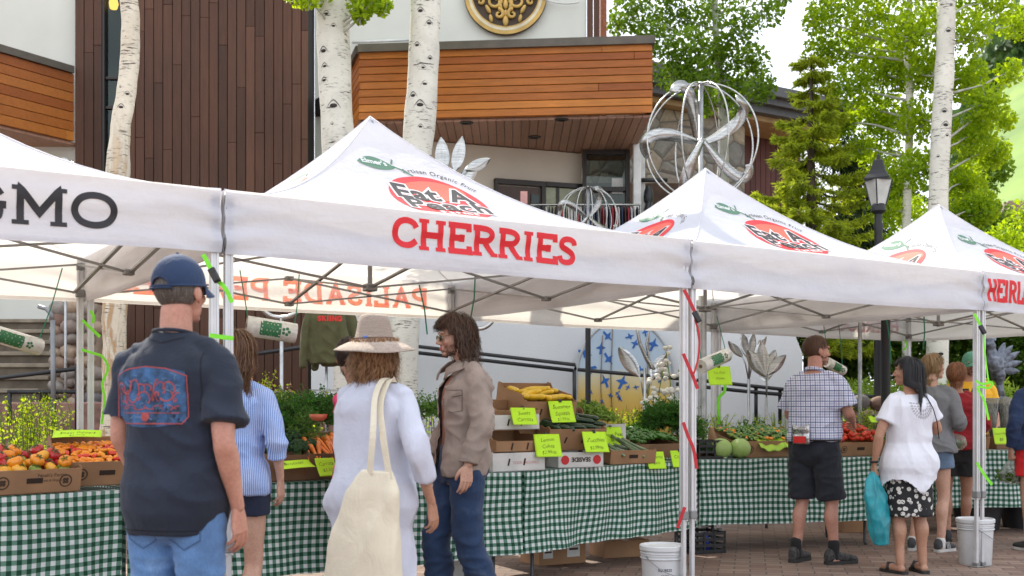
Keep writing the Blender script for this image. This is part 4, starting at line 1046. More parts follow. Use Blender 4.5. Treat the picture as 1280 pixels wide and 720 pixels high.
lo = cl_at([(1040, 10, .4, 1.5), (1070, 60, .4, 1.8), (1030, 60, .3, 1.1), (1020, 25, .22, .6), (1095, 20, .42, 1.8), (1100, 95, .38, 1.8), (1060, 110, .34, 1.4), (1120, 60, .36, 1.6), (1085, 140, .34, 1.4), (1115, 150, .36, 1.7), (1055, 155, .2, .7), (1100, 190, .34, 1.3), (1125, 220, .34, 1.4), (1075, 185, .2, .6), (1110, 260, .3, 1.2), (1140, 270, .34, 1.4), (1135, 310, .4, 1.6), (1090, -50, .6, 2), (1020, -60, .5, 1.5)], Y+.6, .6, 12)
tree('aspen_tree', 'slender pale aspen with a forked stem between the street lamp and the thick white trunk', 'tree', [V((gx(1133, Y), Y, 0)), at(1133, 290, Y), at(1136, 200, Y), at(1137, 110, Y), at(1133, 50, Y), at(1137, 0, Y), at(1136, -150, Y)], [.06, .058, .055, .052, .045, .04, .02], M_asp, clumps=lo, leafm=M_lf1, dens=620, size=.056, seed=31, group=AG, br=.024)

# spruce
def spruce(label, px, pyTop, Y, zb, width, seed):
    zt = at(px, pyTop, Y).z; base = V((gx(px, Y), Y, 0)); t = thing('spruce_tree', label, 'tree', base)
    put('trunk', MB().tube([(0, 0, 0), (0, 0, zt*.6), (0, 0, zt)], [.14, .08, .01], 10), M_brown, t, True)
    rnd = random.Random(seed); g = np.random.default_rng(seed); bb = MB(); P = []; D = []
    z = zb
    while z < zt-.1:
        f = (zt-z)/(zt-zb); L = width*(.12+.88*f**.85)
        for k in range(7):
            a = rnd.uniform(0, 6.28); l = L*rnd.uniform(.7, 1.12); dr = V((math.cos(a), math.sin(a), 0)); pts = []
            for q in range(7):
                s = q/6; pts.append(V((0, 0, z))+dr*l*s+V((0, 0, -.22*l*math.sin(s*2.2)+.12*l*s*s)))
            bb.tube(pts, [.018*(1-s/7)+.003 for s in range(7)], 5)
            for q in range(int(26*l/.5)+8):
                s = rnd.random()**.7; i = min(5, int(s*6)); p = pts[i].lerp(pts[i+1], s*6-i)
                side = V((-dr.y, dr.x, 0))*rnd.choice((-1, 1)); tl = l*.30*(1.1-s)+.08
                e = p+(side*.8+dr*.7)*tl+V((0, 0, -.25*tl+rnd.uniform(-.04, .03)))
                bb.tube([p, e], [.005, .002], 4)
                for w_ in range(11):
                    tt = rnd.random(); c = p.lerp(e, tt); dd = ((e-p).normalized()+V((rnd.gauss(0, .6), rnd.gauss(0, .6), rnd.gauss(0, .5)))).normalized(); P.append(c); D.append(dd)
        z += .20
    n_ = len(P); P = np.array(P); D = np.array(D); L = .06+.05*g.random(n_); S = np.cross(D, g.normal(size=(n_, 3))); S /= np.linalg.norm(S, axis=1)[:, None]
    a = P-S*.0125; b = P+S*.0125; c = P+D*L[:, None]
    verts = np.stack([a, b, c], 1).reshape(-1, 3); me = bpy.data.meshes.new('needles')
    me.vertices.add(3*n_); me.vertices.foreach_set('co', verts.astype(np.float32).ravel()); me.loops.add(3*n_); me.loops.foreach_set('vertex_index', np.arange(3*n_, dtype=np.int32))
    me.polygons.add(n_); me.polygons.foreach_set('loop_start', (np.arange(n_)*3).astype(np.int32)); me.polygons.foreach_set('loop_total', np.full(n_, 3, np.int32)); me.update(calc_edges=True)
    put('branches', bb, M_brown, t); put('crown', me, leafmat('spruce_needles', (.13, .23, .018), (.56, .64, .06), .5, scale=3), t)
spruce('light green young spruce between the stone building and the street lamp', 1014, 66, 16.0, 2.2, 1.25, 4)
# shrubs and hedge
def shrub(name, label, lst, Y0, mat, dens, size, seed, jit=.3, group=None, stems=True):
    cl = cl_at(lst, Y0, jit, seed); b = V((cl[0][0].x, Y0, 0)); t = thing(name, label, 'shrub', b, 0, group)
    cl = [((c.x-b.x, c.y-b.y, c.z), r, k) for c, r, k in cl]
    if stems: put('stems', branches(MB(), V((0, 0, 0)), [V(c) for c, r, k in cl], .02, seed), M_brown, t)
    put('foliage', crown(cl, dens, size, seed, .5), mat, t)
    return t
shrub('shrub', 'dense green shrub behind the back of the man in the checked shirt', [(1020, 420, .4, 1.6), (1045, 440, .4, 1.6), (1070, 410, .45, 2), (1000, 400, .3, 1), (1060, 465, .35, 1.4), (1030, 380, .5, 2), (1085, 450, .35, 1.4)], 16.0, M_lf3, 900, .06, 3)
shrub('shrub', 'dark green shrub behind the two women under the right tent', [(1110, 420, .45, 2), (1130, 450, .45, 2), (1150, 410, .5, 2.2), (1180, 440, .45, 2.1), (1120, 380, .5, 2), (1165, 480, .4, 1.6), (1190, 400, .5, 2)], 16.4, M_lf3, 900, .06, 5)
shrub('shrub', 'broad green shrub behind the winged metal sculpture', [(1215, 420, .5, 2.2), (1245, 450, .5, 2.2), (1275, 420, .5, 2.2), (1230, 390, .5, 2), (1300, 450, .5, 2), (1260, 480, .4, 1.6), (1205, 470, .4, 1.5), (1290, 390, .5, 2)], 16.2, M_lf3, 900, .06, 6)
shrub('shrub', 'dark shrub mass between the spruce and the forked aspen', [(1060, 200, .45, 2), (1080, 240, .45, 2.2), (1060, 280, .45, 2), (1085, 300, .4, 2), (1050, 330, .5, 2), (1095, 340, .5, 2), (1120, 250, .4, 2), (1040, 300, .4, 1.5)], 18.5, leafmat('conifer_dark', (.012, .03, .012), (.035, .065, .02), .2), 700, .075, 8)
shrub('shrub', 'bushy mid green tree below the grassy hill at the right edge', [(1230, 310, .7, 2), (1260, 330, .7, 2), (1285, 300, .6, 2), (1210, 330, .6, 2), (1290, 350, .7, 2), (1240, 280, .5, 1.4), (1190, 320, .6, 2), (1220, 230, .5, 1.0), (1245, 210, .35, .8)], 22, M_lf2, 700, .085, 11)
shrub('shrub', 'loose bright shrub under the grassy hill beside the brown-roofed house', [(1262, 320, .6, 2), (1285, 340, .6, 2), (1240, 345, .5, 1.5), (1278, 270, .3, .5), (1255, 300, .3, .9)], 19, M_lf1, 420, .07, 13)
# wood on the hill
g = np.random.default_rng(3); pts = []
for k in range(2600):
    y = g.uniform(186, 270); x = y*g.uniform(.39, .62); z = hill(x, y)+g.uniform(0, 7)
    for q in range(8): pts.append((x+g.normal()*2, y+g.normal()*2, z+g.normal()*1.8))
tag(put('hill_wood', leafmesh(np.array(pts), 2.0, g), leafmat('far_wood', (.03, .07, .02), (.09, .16, .05), .2, scale=.05)), kind='stuff', label='far wood along the top of the grassy hill', cat='wood')
# grass bank and low stone wall behind the right table
g = np.random.default_rng(8); m = 5200
P = np.stack([g.uniform(gx(1000, 13), gx(1330, 13), m), g.uniform(13.0, 14.6, m), np.zeros(m)], 1); P[:, 2] = 1.0+.30*(P[:, 1]-13)+g.random(m)*.16
tag(put('grass_bank', leafmesh(P, .11, g, .22, 2.5), leafmat('bank_grass', (.12, .24, .03), (.34, .46, .07), .45, scale=4)), kind='stuff', label='bright grass bank behind the right tables', cat='grass')
mb = MB(); mb.prism([V((gx(990, 13), 13.0, 0)), V((gx(1340, 13), 13.0, 0)), V((gx(1340, 15), 15.2, 0)), V((gx(990, 15), 15.2, 0))], (0, 0, 0), (0, 0, 1.0)); tag(put('earth_bank', mb, simple('soil', (.07, .06, .035), .9)), kind='structure')
cbm = MB(); rnd = random.Random(15); x = gx(1003, 12.8)
cbm.box(((gx(1003, 12.8)+gx(1330, 12.8))/2, 12.95, .62), (gx(1330, 12.8)-gx(1003, 12.8), .2, 1.2))
for row in range(5):
    x = gx(1003, 12.8)+rnd.uniform(0, .1)
    while x < gx(1330, 12.8):
        rr = rnd.uniform(.1, .17); cbm.ball((x+rr, 12.84, .55+row*.18+rnd.uniform(-.03, .03)), (rr, .1, .1), 10, M=Matrix.Rotation(rnd.uniform(-.2, .2), 3, 'Y')); x += rr*1.8
tag(put('low_stone_wall', cbm, M_cobi, smooth=True), 'low wall of grey boulders below the grass bank on the right', 'stone wall')

# flowering plants behind the tables: upright stems with lime leaves
def stalks(label, px0, px1, pyb, pyt, Y, k, seed, col=M_lf4, flower=None, lean=.06, size=.022, name='flowering_plant', group='lime green plants behind the produce tables'):
    g = np.random.default_rng(seed); base = V((gx((px0+px1)/2, Y), Y, 0)); t = thing(name, label, 'plant', base, 0, group)
    bb = MB(); P = []; Fp = []
    for i in range(k):
        a = at(g.uniform(px0, px1), pyb, Y+g.uniform(-.15, .15))-base; h = (pyb-(pyb+(pyt-pyb)*g.uniform(.55, 1.0)))*Y/F
        e = a+V((g.normal()*lean, g.normal()*lean, h)); a2 = V((a.x, a.y, .0 if False else a.z-.25)); bb.tube([a2, a.lerp(e, .5)+V((g.normal()*.01, 0, 0)), e], [.004, .003, .0015], 4)
        nl = int(h/.012)
        for q in range(nl):
            s = q/nl; c = a2.lerp(e, s); w_ = .045*(1-.6*s)
            for _ in range(2): P.append((c.x+g.normal()*w_*.6, c.y+g.normal()*w_*.6, c.z+g.normal()*.008))
            if flower and s > .45: Fp.append((c.x+g.normal()*.012, c.y+g.normal()*.012, c.z))
    put('stems', bb, leafmat('stem_green', (.10, .18, .03), (.2, .3, .05), .2), t); put('leaves', leafmesh(np.array(P), size, g, .6, .8), col, t)
    if flower: put('flowers', leafmesh(np.array(Fp), .02, g, .8), flower, t)
stalks('lime green weeds with tiny yellow flowers behind the heirloom tomato box', 2, 90, 545, 488, 7.3, 46, 1)
stalks('pinkish flower spikes standing behind the broccoli and carrots', 308, 352, 520, 458, 8.0, 20, 2, flower=simple('pink_petal', (.55, .28, .22), .7), size=.024)
stalks('lime green sprigs behind the leafy greens beside the straw hat', 345, 402, 520, 482, 8.3, 18, 3)
stalks('small purple-flowered plants behind the young man', 512, 552, 530, 500, 8.9, 16, 4, flower=simple('purple_petal', (.2, .08, .4), .7))
stalks('bright lime plants in front of the painted arch', 766, 815, 540, 505, 9.9, 34, 5)
stalks('lime green sprigs behind the box of small green peppers', 872, 985, 545, 515, 11.2, 60, 6)
stalks('bright sprigs beside the tomato box behind the checked shirt', 1040, 1110, 535, 505, 12.2, 40, 7)
stalks('lime sprigs rising between the tent leg and the cabbages', 872, 884, 560, 520, 10.9, 8, 8)
# white orchid sprays near the painted arch
t = thing('white_blossom_stem', 'arching stems of white blossoms in front of the painted arch', 'flowers', V((gx(830, 10.6), 10.6, 0)))
bb = MB(); fl = MB(); g = random.Random(3); b0 = V((gx(830, 10.6), 10.6, 0))
for (px, py) in ((832, 440), (848, 462), (812, 480), (842, 490), (830, 460)):
    e = at(px, py, 10.6)-b0; s0 = V((0, 0, .8)); pp = [s0.lerp(e, q/8)+V((.06*math.sin(q/8*3.1)*(1 if px > 830 else -1), 0, 0)) for q in range(9)]; bb.tube(pp, .005, 5)
    for q in range(5, 9):
        for _ in range(3): fl.ball(pp[q]+V((g.uniform(-.06, .06), g.uniform(-.05, .05), g.uniform(-.05, .05))), (.028, .02, .022), 8)
put('stem', bb, leafmat('stem_green', (.10, .18, .03), (.2, .3, .05), .2), t); put('blossoms', fl, simple('white_petal', (.75, .75, .70), .6), t, True)
# ---------------------------------------------------------------- people
def skin_mat(name, c):
    if name in MATS: return MATS[name]
    m, nt, o = newmat(name); n = N(nt); co = n.coord('Object')
    col = n.mix(.5, n.ramp(n.noise(co, 9, 4), [(.32, (c[0]*.86, c[1]*.68, c[2]*.66)), (.68, (c[0]*1.1, c[1]*1.08, c[2]*1.06))]), n.ramp(n.noise(co, 90, 2), [(.3, mul(c, .72)), (.7, mul(c, 1.12))]))
    pbsdf(n, o, col, .52, 0, bump(n, n.noise(co, 220, 3), .12, .002), Subsurface_Weight=.12, Subsurface_Radius=(.02, .008, .004), Subsurface_Scale=.5)
    MATS[name] = m; return m
M_lip = simple('lip', (.42, .14, .12), .45); M_eye = simple('eye_white', (.7, .7, .68), .2); M_iris = simple('iris', (.04, .03, .02), .2)
def hair_mat(name, cs):
    if name in MATS: return MATS[name]
    m, nt, o = newmat(name); n = N(nt); g = n('NewGeometry')
    col = n.ramp(g.outputs['Random Per Island'], [(i/(len(cs)-1), c) for i, c in enumerate(cs)])
    pbsdf(n, o, col, .52, 0, None, Specular_IOR_Level=.35); MATS[name] = m; return m
def head_mb():
    mb = MB()
    mb.ball((0, -.014, .030), (.073, .092, .084), 24); mb.ball((0, .026, -.008), (.061, .064, .086), 24)
    mb.ball((0, .030, -.062), (.050, .052, .046), 20); mb.ball((0, .072, -.090), (.022, .018, .017), 14)
    limb(mb, [(0, .080, .026), (0, .094, .0), (0, .106, -.022)], [.008, .009, .0125], 10)
    for s in (1, -1):
        mb.ball((s*.012, .094, -.027), .0085, 10); mb.ball((s*.031, .074, .033), (.027, .016, .0095), 12)
        mb.ball((s*.036, .058, -.022), (.024, .024, .022), 12)
        mb.ball((s*.080, -.008, -.004), (.008, .019, .030), 14, M=Matrix.Rotation(s*R(-12), 3, 'Z')@Matrix.Rotation(R(10), 3, 'X')); mb.ball((s*.074, .004, -.028), (.008, .010, .012), 10)
        mb.ball((s*.031, .070, .007), (.018, .012, .012), 12)
    mb.ball((0, .088, -.052), (.025, .013, .0075), 12); mb.ball((0, .086, -.064), (.021, .013, .0085), 12)
    return mb
_head = remesh(head_mb(), .0048, 2, .5)
def add_head(mb, M, scale=1.0):
    h = mesh_to_mb(_head); 
    fm = []
    for f in h.f:
        c = sum((V(h.v[i]) for i in f), V())/len(f)
        fm.append(1 if (abs(c.x) < .024 and c.y > .088 and -.073 < c.z < -.045) else 0)
    S = Matrix.Scale(scale, 4); o = len(mb.v)
    mb.v += [tuple(M@(S@V(p))) for p in h.v]; mb.f += [tuple(o+i for i in f) for f in h.f]; mb.m += fm
    for s in (1, -1):
        e = MB(); e.ball((s*.031, .0745, .006), .0105, 12); e.v = [tuple(M@(S@V(p))) for p in e.v]; mb.add(e.v, e.f, 2)
        e = MB(); e.ball((s*.031, .0815, .006), (.0052, .0045, .0052), 10); e.v = [tuple(M@(S@V(p))) for p in e.v]; mb.add(e.v, e.f, 3)
def hand_mesh(curl, spread=1.0):
    mb = MB(); X, Yx = V((1, 0, 0)), V((0, 1, 0))
    loft(mb, [((0, 0, -.03), .024, .018, X, Yx), ((0, 0, 0), .026, .017, X, Yx), ((.002, .002, .035), .036, .016, X, Yx), ((0, .002, .07), .041, .013, X, Yx), ((0, 0, .094), .040, .010, X, Yx)], 16, 2.6)
    for i, (x, L, r, dz) in enumerate([(.030, .072, .0088, 0), (.010, .080, .009, .004), (-.0105, .075, .0087, .002), (-.029, .058, .0078, -.006)]):
        p = V((x, 0, .082+dz)); pts = [p.copy()]; a = .05
        for j, (fr, bend) in enumerate(((.2, .0), (.40, curl[0]), (.30, curl[1]), (.24, curl[2]))):
            a += bend*(1+.12*(i-1)); p = p+V((x*.10*fr*spread*(1 if j < 2 else 0), math.sin(a)*L*1.1*fr, math.cos(a)*L*1.1*fr)); pts.append(p.copy())
        limb(mb, pts, [r*1.05, r*1.02, r, r*.9, r*.78], 10, 3)
    th = [V((.022, .006, .018)), V((.040, .016, .040)), V((.050, .026, .066)), V((.050, .036, .088))]
    if curl[0] > .8: th = [V((.022, .008, .02)), V((.040, .024, .042)), V((.040, .044, .062)), V((.026, .056, .072))]
    limb(mb, th, [.015, .0125, .0105, .0085], 10, 3)
    return remesh(mb, .0030, 2, .4)
_hands = {'relaxed': hand_mesh((.28, .42, .28)), 'grip': hand_mesh((1.25, 1.35, .9)), 'half': hand_mesh((.7, .8, .5))}
def add_hand(mb, kind, wrist, d, palm, side, scale=1.0):
    """d: finger direction, palm: normal; side 'L' or 'R'"""
    d = V(d).normalized(); palm = V(palm); palm = (palm-d*palm.dot(d)).normalized(); th = palm.cross(d)
    if side == 'R': th = -th
    h = _hands[kind]; o = len(mb.v)
    for v in h.vertices: mb.v.append(tuple(V(wrist)+(th*v.co.x+palm*v.co.y+d*v.co.z)*scale))
    for p in h.polygons:
        f = tuple(o+i for i in p.vertices); mb.f.append(f if side == 'L' else f[::-1]); mb.m.append(0)

def skeleton(H=1.8, female=False, sh=None, hipw=None, spine=(0, 0), **ov):
    k = H/1.8; f = .88 if female else 1
    sw = (sh or .195*f)*k; hw = (hipw or .092)*k
    sx, sy = spine
    J = dict(pelvis=V((0, 0, .96*k)), waist=V((sx*.4, sy*.4, 1.09*k)), chest=V((sx*.8, sy*.8, 1.32*k)), neck=V((sx, sy-.01, 1.51*k)), head=V((sx*1.1, sy*1.2+.02, 1.685*k)))
    for s, n_ in ((1, 'R'), (-1, 'L')):
        J['sh'+n_] = V((s*(sw-.012)+sx*.95, sy*.95-.005, 1.425*k)); J['el'+n_] = V((s*(sw+.055), sy-.03, 1.165*k)); J['wr'+n_] = V((s*(sw+.06), sy+.05, .92*k))
        J['hip'+n_] = V((s*hw, 0, .93*k)); J['kn'+n_] = V((s*hw*1.05, .015, .50*k)); J['an'+n_] = V((s*hw*1.1, -.02, .085*k)); J['toe'+n_] = V((s*hw*1.35, .17*k, .03))
    for a, b in ov.items(): J[a] = V(b)
    J['k'] = k; J['f'] = f; J['female'] = female; J['sw'] = sw
    return J
def torso_rings(J, g=0.0, zlo=None, zhi=None, bulk=1.0, flare=0.0, belly=0.0, hipb=1.0):
    k = J['k']; fem = J['female']; X = (J['shR']-J['shL']); X.z *= 0; X.normalize(); Yx = V((-X.y, X.x, 0))
    prof_m = [(.80, .135, .10, 0), (.90, .168, .115, -.005), (.98, .170, .118, -.008), (1.07, .156, .105, 0), (1.18, .160, .108, 0), (1.29, .178, .118, .005), (1.38, .184, .116, 0), (1.43, .160, .098, -.01), (1.475, .105, .075, -.012), (1.52, .066, .060, -.008)]
    prof_f = [(.82, .150, .105, 0), (.90, .185, .122, -.008), (.98, .178, .118, -.01), (1.08, .138, .098, 0), (1.18, .142, .100, 0), (1.29, .158, .118, .014), (1.38, .162, .104, 0), (1.43, .140, .088, -.01), (1.475, .092, .068, -.012), (1.52, .058, .053, -.008)]
    out = []; pr = prof_f if fem else prof_m
    def spinepos(z):
        P = [J['pelvis'], J['waist'], J['chest'], J['neck']]
        if z <= P[0].z: return V((P[0].x, P[0].y, z))
        for a, b in zip(P, P[1:]):
            if z <= b.z: return a.lerp(b, (z-a.z)/(b.z-a.z))
        return V((P[-1].x, P[-1].y, z))
    zs = [(z*k, a, b, y) for z, a, b, y in pr]
    def interp(z):
        if z <= zs[0][0]: return zs[0][1:]
        for p, q in zip(zs, zs[1:]):
            if z <= q[0]:
                t = (z-p[0])/(q[0]-p[0]); return tuple(p[i]*(1-t)+q[i]*t for i in (1, 2, 3))
        return zs[-1][1:]
    lo = zlo if zlo is not None else zs[0][0]; hi = zhi if zhi is not None else zs[-1][0]
    n_ = max(6, int((hi-lo)/.045))
    for i in range(n_+1):
        z = lo+(hi-lo)*i/n_; a, b, y = interp(z); c = spinepos(z); fl = flare*max(0, (1.08*k-z))
        wsm = g*(1 if z < 1.4*k else max(.25, 1-(z-1.4*k)*7))
        hb = hipb if z < 1.0*k else 1
        bl = belly*math.exp(-((z-1.08*k)/.14)**2)
        out.append((c+Yx*(y*k+bl*.5), a*k*bulk*hb+wsm+fl, b*k*bulk+wsm+fl*.8+bl, X, Yx, 2.5))
    return out
def body(t, J, skin, head_rot=(0, 0, 0), hands=(), head_scale=1.0, arm=1.0, leg=1.0, name='body', voxel=.0095):
    mb = MB(); k = J['k']; f = J['f']
    loft(mb, torso_rings(J), 24)
    limb(mb, [J['chest']+V((0, -.02, .1*k)), J['neck']+V((0, 0, .0)), J['head']+V((0, -.03, -.06*k))], [.075*k*f, .060*k*f, .057*k*f], 16)
    for s in 'LR':
        sh, el, wr = J['sh'+s], J['el'+s], J['wr'+s]; mid = el.lerp(wr, .25)
        limb(mb, [sh, sh.lerp(el, .45), el, mid, wr], [.050*k*f*arm, .047*k*f*arm, .040*k*f*arm, .042*k*f*arm, .026*k*f], 14)
        hp, kn, an = J['hip'+s], J['kn'+s], J['an'+s]; d = (an-kn)
        back = V((0, -.018*k, 0))
        limb(mb, [hp, hp.lerp(kn, .4), kn+V((0, .0, .03)), kn+d*.12, kn+d*.32+back, kn+d*.65, an], [.090*k*leg, .078*k*leg, .056*k*leg, .052*k*leg, .056*k*leg, .042*k, .036*k], 16)
        to = J['toe'+s]; limb(mb, [an+V((0, -.02, -.045*k)), an.lerp(to, .5)+V((0, 0, -.012)), to], [.034*k, .034*k, .024*k], 12)
    me = remesh(mb, voxel, 3, .5)
    def fn(p, n_): return .0018*nz(p, 18, 3)
    displace(me, fn)
    m2 = mesh_to_mb(me); bpy.data.meshes.remove(me)
    M = Matrix.Translation(J['head'])@Euler([R(a) for a in head_rot]).to_matrix().to_4x4()
    add_head(m2, M, k*head_scale*1.02*(1.0 if not J['female'] else 1.02)); J['HM'] = M@Matrix.Scale(k*head_scale*1.02, 4)
    for (s, kind, d, palm) in hands: add_hand(m2, kind, J['wr'+s], d, palm, s, k*(1.0 if not J['female'] else .92))
    return put(name, m2, [skin, M_lip, M_eye, M_iris], t, True)
def ridged(p, s, seed): return 1-abs(nz(p, s, seed))*2.6
def foldfn(amp, sc=(6, 6, 12), seed=0, fine=.25, shear=(0, 0)):
    def fn(p, n_):
        q = (p.x*sc[0]+p.z*shear[0], p.y*sc[1], p.z*sc[2]+p.x*shear[1]); w_ = .9*noise.noise(V((q[0]*.4+seed, q[1]*.4, q[2]*.3)))
        a = 1-abs(noise.noise(V((q[0]+w_*1.5+seed*3.1, q[1]+w_, q[2]+w_*2))))*2.4; a = a*abs(a)**.35
        b = noise.noise(V((q[0]*2.3+seed, q[1]*2.3, q[2]*2.3)))
        c = noise.noise(V((q[0]*4.1-seed, q[1]*4.1, q[2]*4.1)))
        return amp*1.5*(a*.6+b*fine+c*.10-.22)
    return fn
def top(t, J, mat, hem=.84, sleeve=.62, ease=.018, sl_ease=.022, seed=1, amp=.009, name='shirt', bulk=1.0, flare=0.0, sc=(6, 6, 11), voxel=.0085, neck=1.50, belly=0.0, cuffflare=.006, bust=0, shear=(0, 0), extra=None):
    mb = MB(); k = J['k']; f = J['f']
    loft(mb, torso_rings(J, ease, hem, neck*k, bulk, flare, belly), 28)
    for s in 'LR':
        sh, el, wr = J['sh'+s], J['el'+s], J['wr'+s]; inn = sh.lerp(V((J['neck'].x, sh.y, sh.z+.0)), .3); e_ = 1 if s == 'R' else -1; limb(mb, [J['neck']+V((e_*.035*k, 0, -.035*k)), sh.lerp(J['neck'], .45)+V((0, 0, .008*k)), sh+V((0, 0, .006*k))], [.030*k+ease*.5, .036*k*f+ease*.6, .042*k*f+ease*.6], 14)
        if sleeve <= 1: pts = [inn, sh, sh.lerp(el, sleeve*.5), sh.lerp(el, sleeve)]; rr = [.048*k*f+sl_ease*.3, .050*k*f+sl_ease*.5, .050*k*f+sl_ease*.9, .050*k*f+sl_ease+cuffflare]
        else:
            u = sleeve-1; pts = [inn, sh, sh.lerp(el, .5), el, el.lerp(wr, u*.5), el.lerp(wr, u)]; rr = [.048*k*f+sl_ease*.3, .050*k*f+sl_ease*.5, .048*k*f+sl_ease, .042*k*f+sl_ease, .038*k*f+sl_ease, .030*k*f+sl_ease*.8+cuffflare]
        limb_flat(mb, pts, rr, 18)
    if bust: 
        for s in (1, -1): mb.ball(J['chest']+V((s*.07*k, .075*k, -.03*k)), (.07*k*bust, .06*k*bust, .065*k*bust), 16)
    if extra: extra(mb)
    me = remesh(mb, voxel, 4, .5); displace(me, foldfn(amp, sc, seed, shear=shear))
    return put(name, me, mat, t, True)
def limb_flat(mb, pts, rad, n=16):
    pts = [V(p) for p in pts]; P = []; Rr = []
    for i in range(len(pts)-1):
        p0 = pts[i-1] if i else pts[0]*2-pts[1]; p1 = pts[i]; p2 = pts[i+1]; p3 = pts[i+2] if i+2 < len(pts) else pts[-1]*2-pts[-2]
        for k in range(4):
            t = k/4; P.append(.5*((2*p1)+(-p0+p2)*t+(2*p0-5*p1+4*p2-p3)*t*t+(-p0+3*p1-3*p2+p3)*t**3)); Rr.append(rad[i]*(1-t)+rad[i+1]*t)
    P.append(pts[-1]); Rr.append(rad[-1]); return mb.tube(P, Rr, n)
def trousers(t, J, mat, length=2.0, ease=.016, hem_r=.075, seed=2, amp=.008, name='trousers', waist=1.03, knee_r=None, voxel=.009, seat=0.0, hip_r=.098, sc=(6, 6, 9)):
    """length 1..2: fraction of the shin; below 1: fraction of the thigh"""
    mb = MB(); k = J['k']
    loft(mb, torso_rings(J, ease, .81*k, waist*k), 26)
    if seat:
        for s in (1, -1): mb.ball(J['pelvis']+V((s*.075*k, -.06*k, -.06*k)), (.085*k, .075*k+seat, .09*k), 16)
    mb.ball(J['pelvis']+V((0, -.02*k, -.11*k)), (.12*k, .105*k+seat*.5, .085*k), 16)
    for s in 'LR':
        hp, kn, an = J['hip'+s], J['kn'+s], J['an'+s]; kr = knee_r or .064
        if length > 1: pts = [hp+V((0, 0, .03)), hp.lerp(kn, .35), kn, kn.lerp(an, (length-1)*.5), kn.lerp(an, length-1)]; rr = [(hip_r)*k+ease*.6, .088*k+ease, kr*k+ease, (kr+hem_r)/2*k+ease*.8, hem_r*k]
        else: pts = [hp+V((0, 0, .03)), hp.lerp(kn, length*.5), hp.lerp(kn, length)]; rr = [hip_r*k+ease*.6, .090*k+ease, hem_r*k]
        limb_flat(mb, pts, rr, 20)
    me = remesh(mb, voxel, 3, .5)
    ff = foldfn(amp, sc, seed)
    kz = J['knR'].z; az = J['anR'].z
    def fn(p, n_):
        e = 1+1.2*math.exp(-((p.z-kz)/.09)**2)+(1.5*math.exp(-((p.z-az-.04)/.1)**2) if length > 1.5 else 0)
        return ff(p, n_)*e*.8
    displace(me, fn)
    return put(name, me, mat, t, True)
def shoe(t, J, s, mat, sole, size=1.0, name='shoe', high=.07, stripes=None):
    an, to = J['an'+s], J['toe'+s]; d = V((to.x-an.x, to.y-an.y, 0)).normalized(); X = V((d.y, -d.x, 0)); Z = V((0, 0, 1)); k = J['k']*size
    base = V((an.x, an.y, min(an.z-.085*J['k'], to.z-.03)+.002)); heel = base-d*.075*k
    mb = MB(); L = .29*k
    prof_ = [(0, .022, .05, .0), (.03, .034, .075, .0), (.10, .038, .10*high/.07, .0), (.30, .041, .085, 0), (.50, .045, .062, 0), (.72, .050, .05, 0), (.90, .040, .036, 0), (1.0, .018, .02, 0)]
    rings = []
    for (u, w_, h, z) in prof_: rings.append((heel+d*L*u+Z*(.022+h*k/2), w_*k, h*k/2+.004, X, Z, 2.6))
    loft(mb, rings, 16); me = remesh(mb, .006, 2); displace(me, lambda p, n_: .002*nz(p, 30, 1))
    sh = put(name, me, mat, t, True)
    sb = MB(); out = [(.0, .024), (.05, .037), (.2, .040), (.45, .038), (.72, .052), (.9, .043), (1.01, .012)]
    poly = [heel+d*L*u+X*w_*k for u, w_ in out]+[heel+d*L*u-X*w_*k for u, w_ in out[::-1]]
    sb.prism(poly, (0, 0, 0), (0, 0, .026*k)); put('sole', sb, sole, sh)
    if stripes:
        st = MB()
        for q in range(3):
            u = .42+q*.07
            for sg in (1, -1): st.bar(heel+d*L*u+X*sg*.047*k+Z*.030, heel+d*L*(u-.06)+X*sg*.038*k+Z*.085, .004, .010)
        put('stripe', st, stripes, sh)
    lb = MB()
    for q in range(4):
        u = .42+q*.07; lb.bar(heel+d*L*u+X*.022*k+Z*(.088-.012*q), heel+d*L*u-X*.022*k+Z*(.088-.012*q), .006)
    put('laces', lb, sole, sh)
    return sh
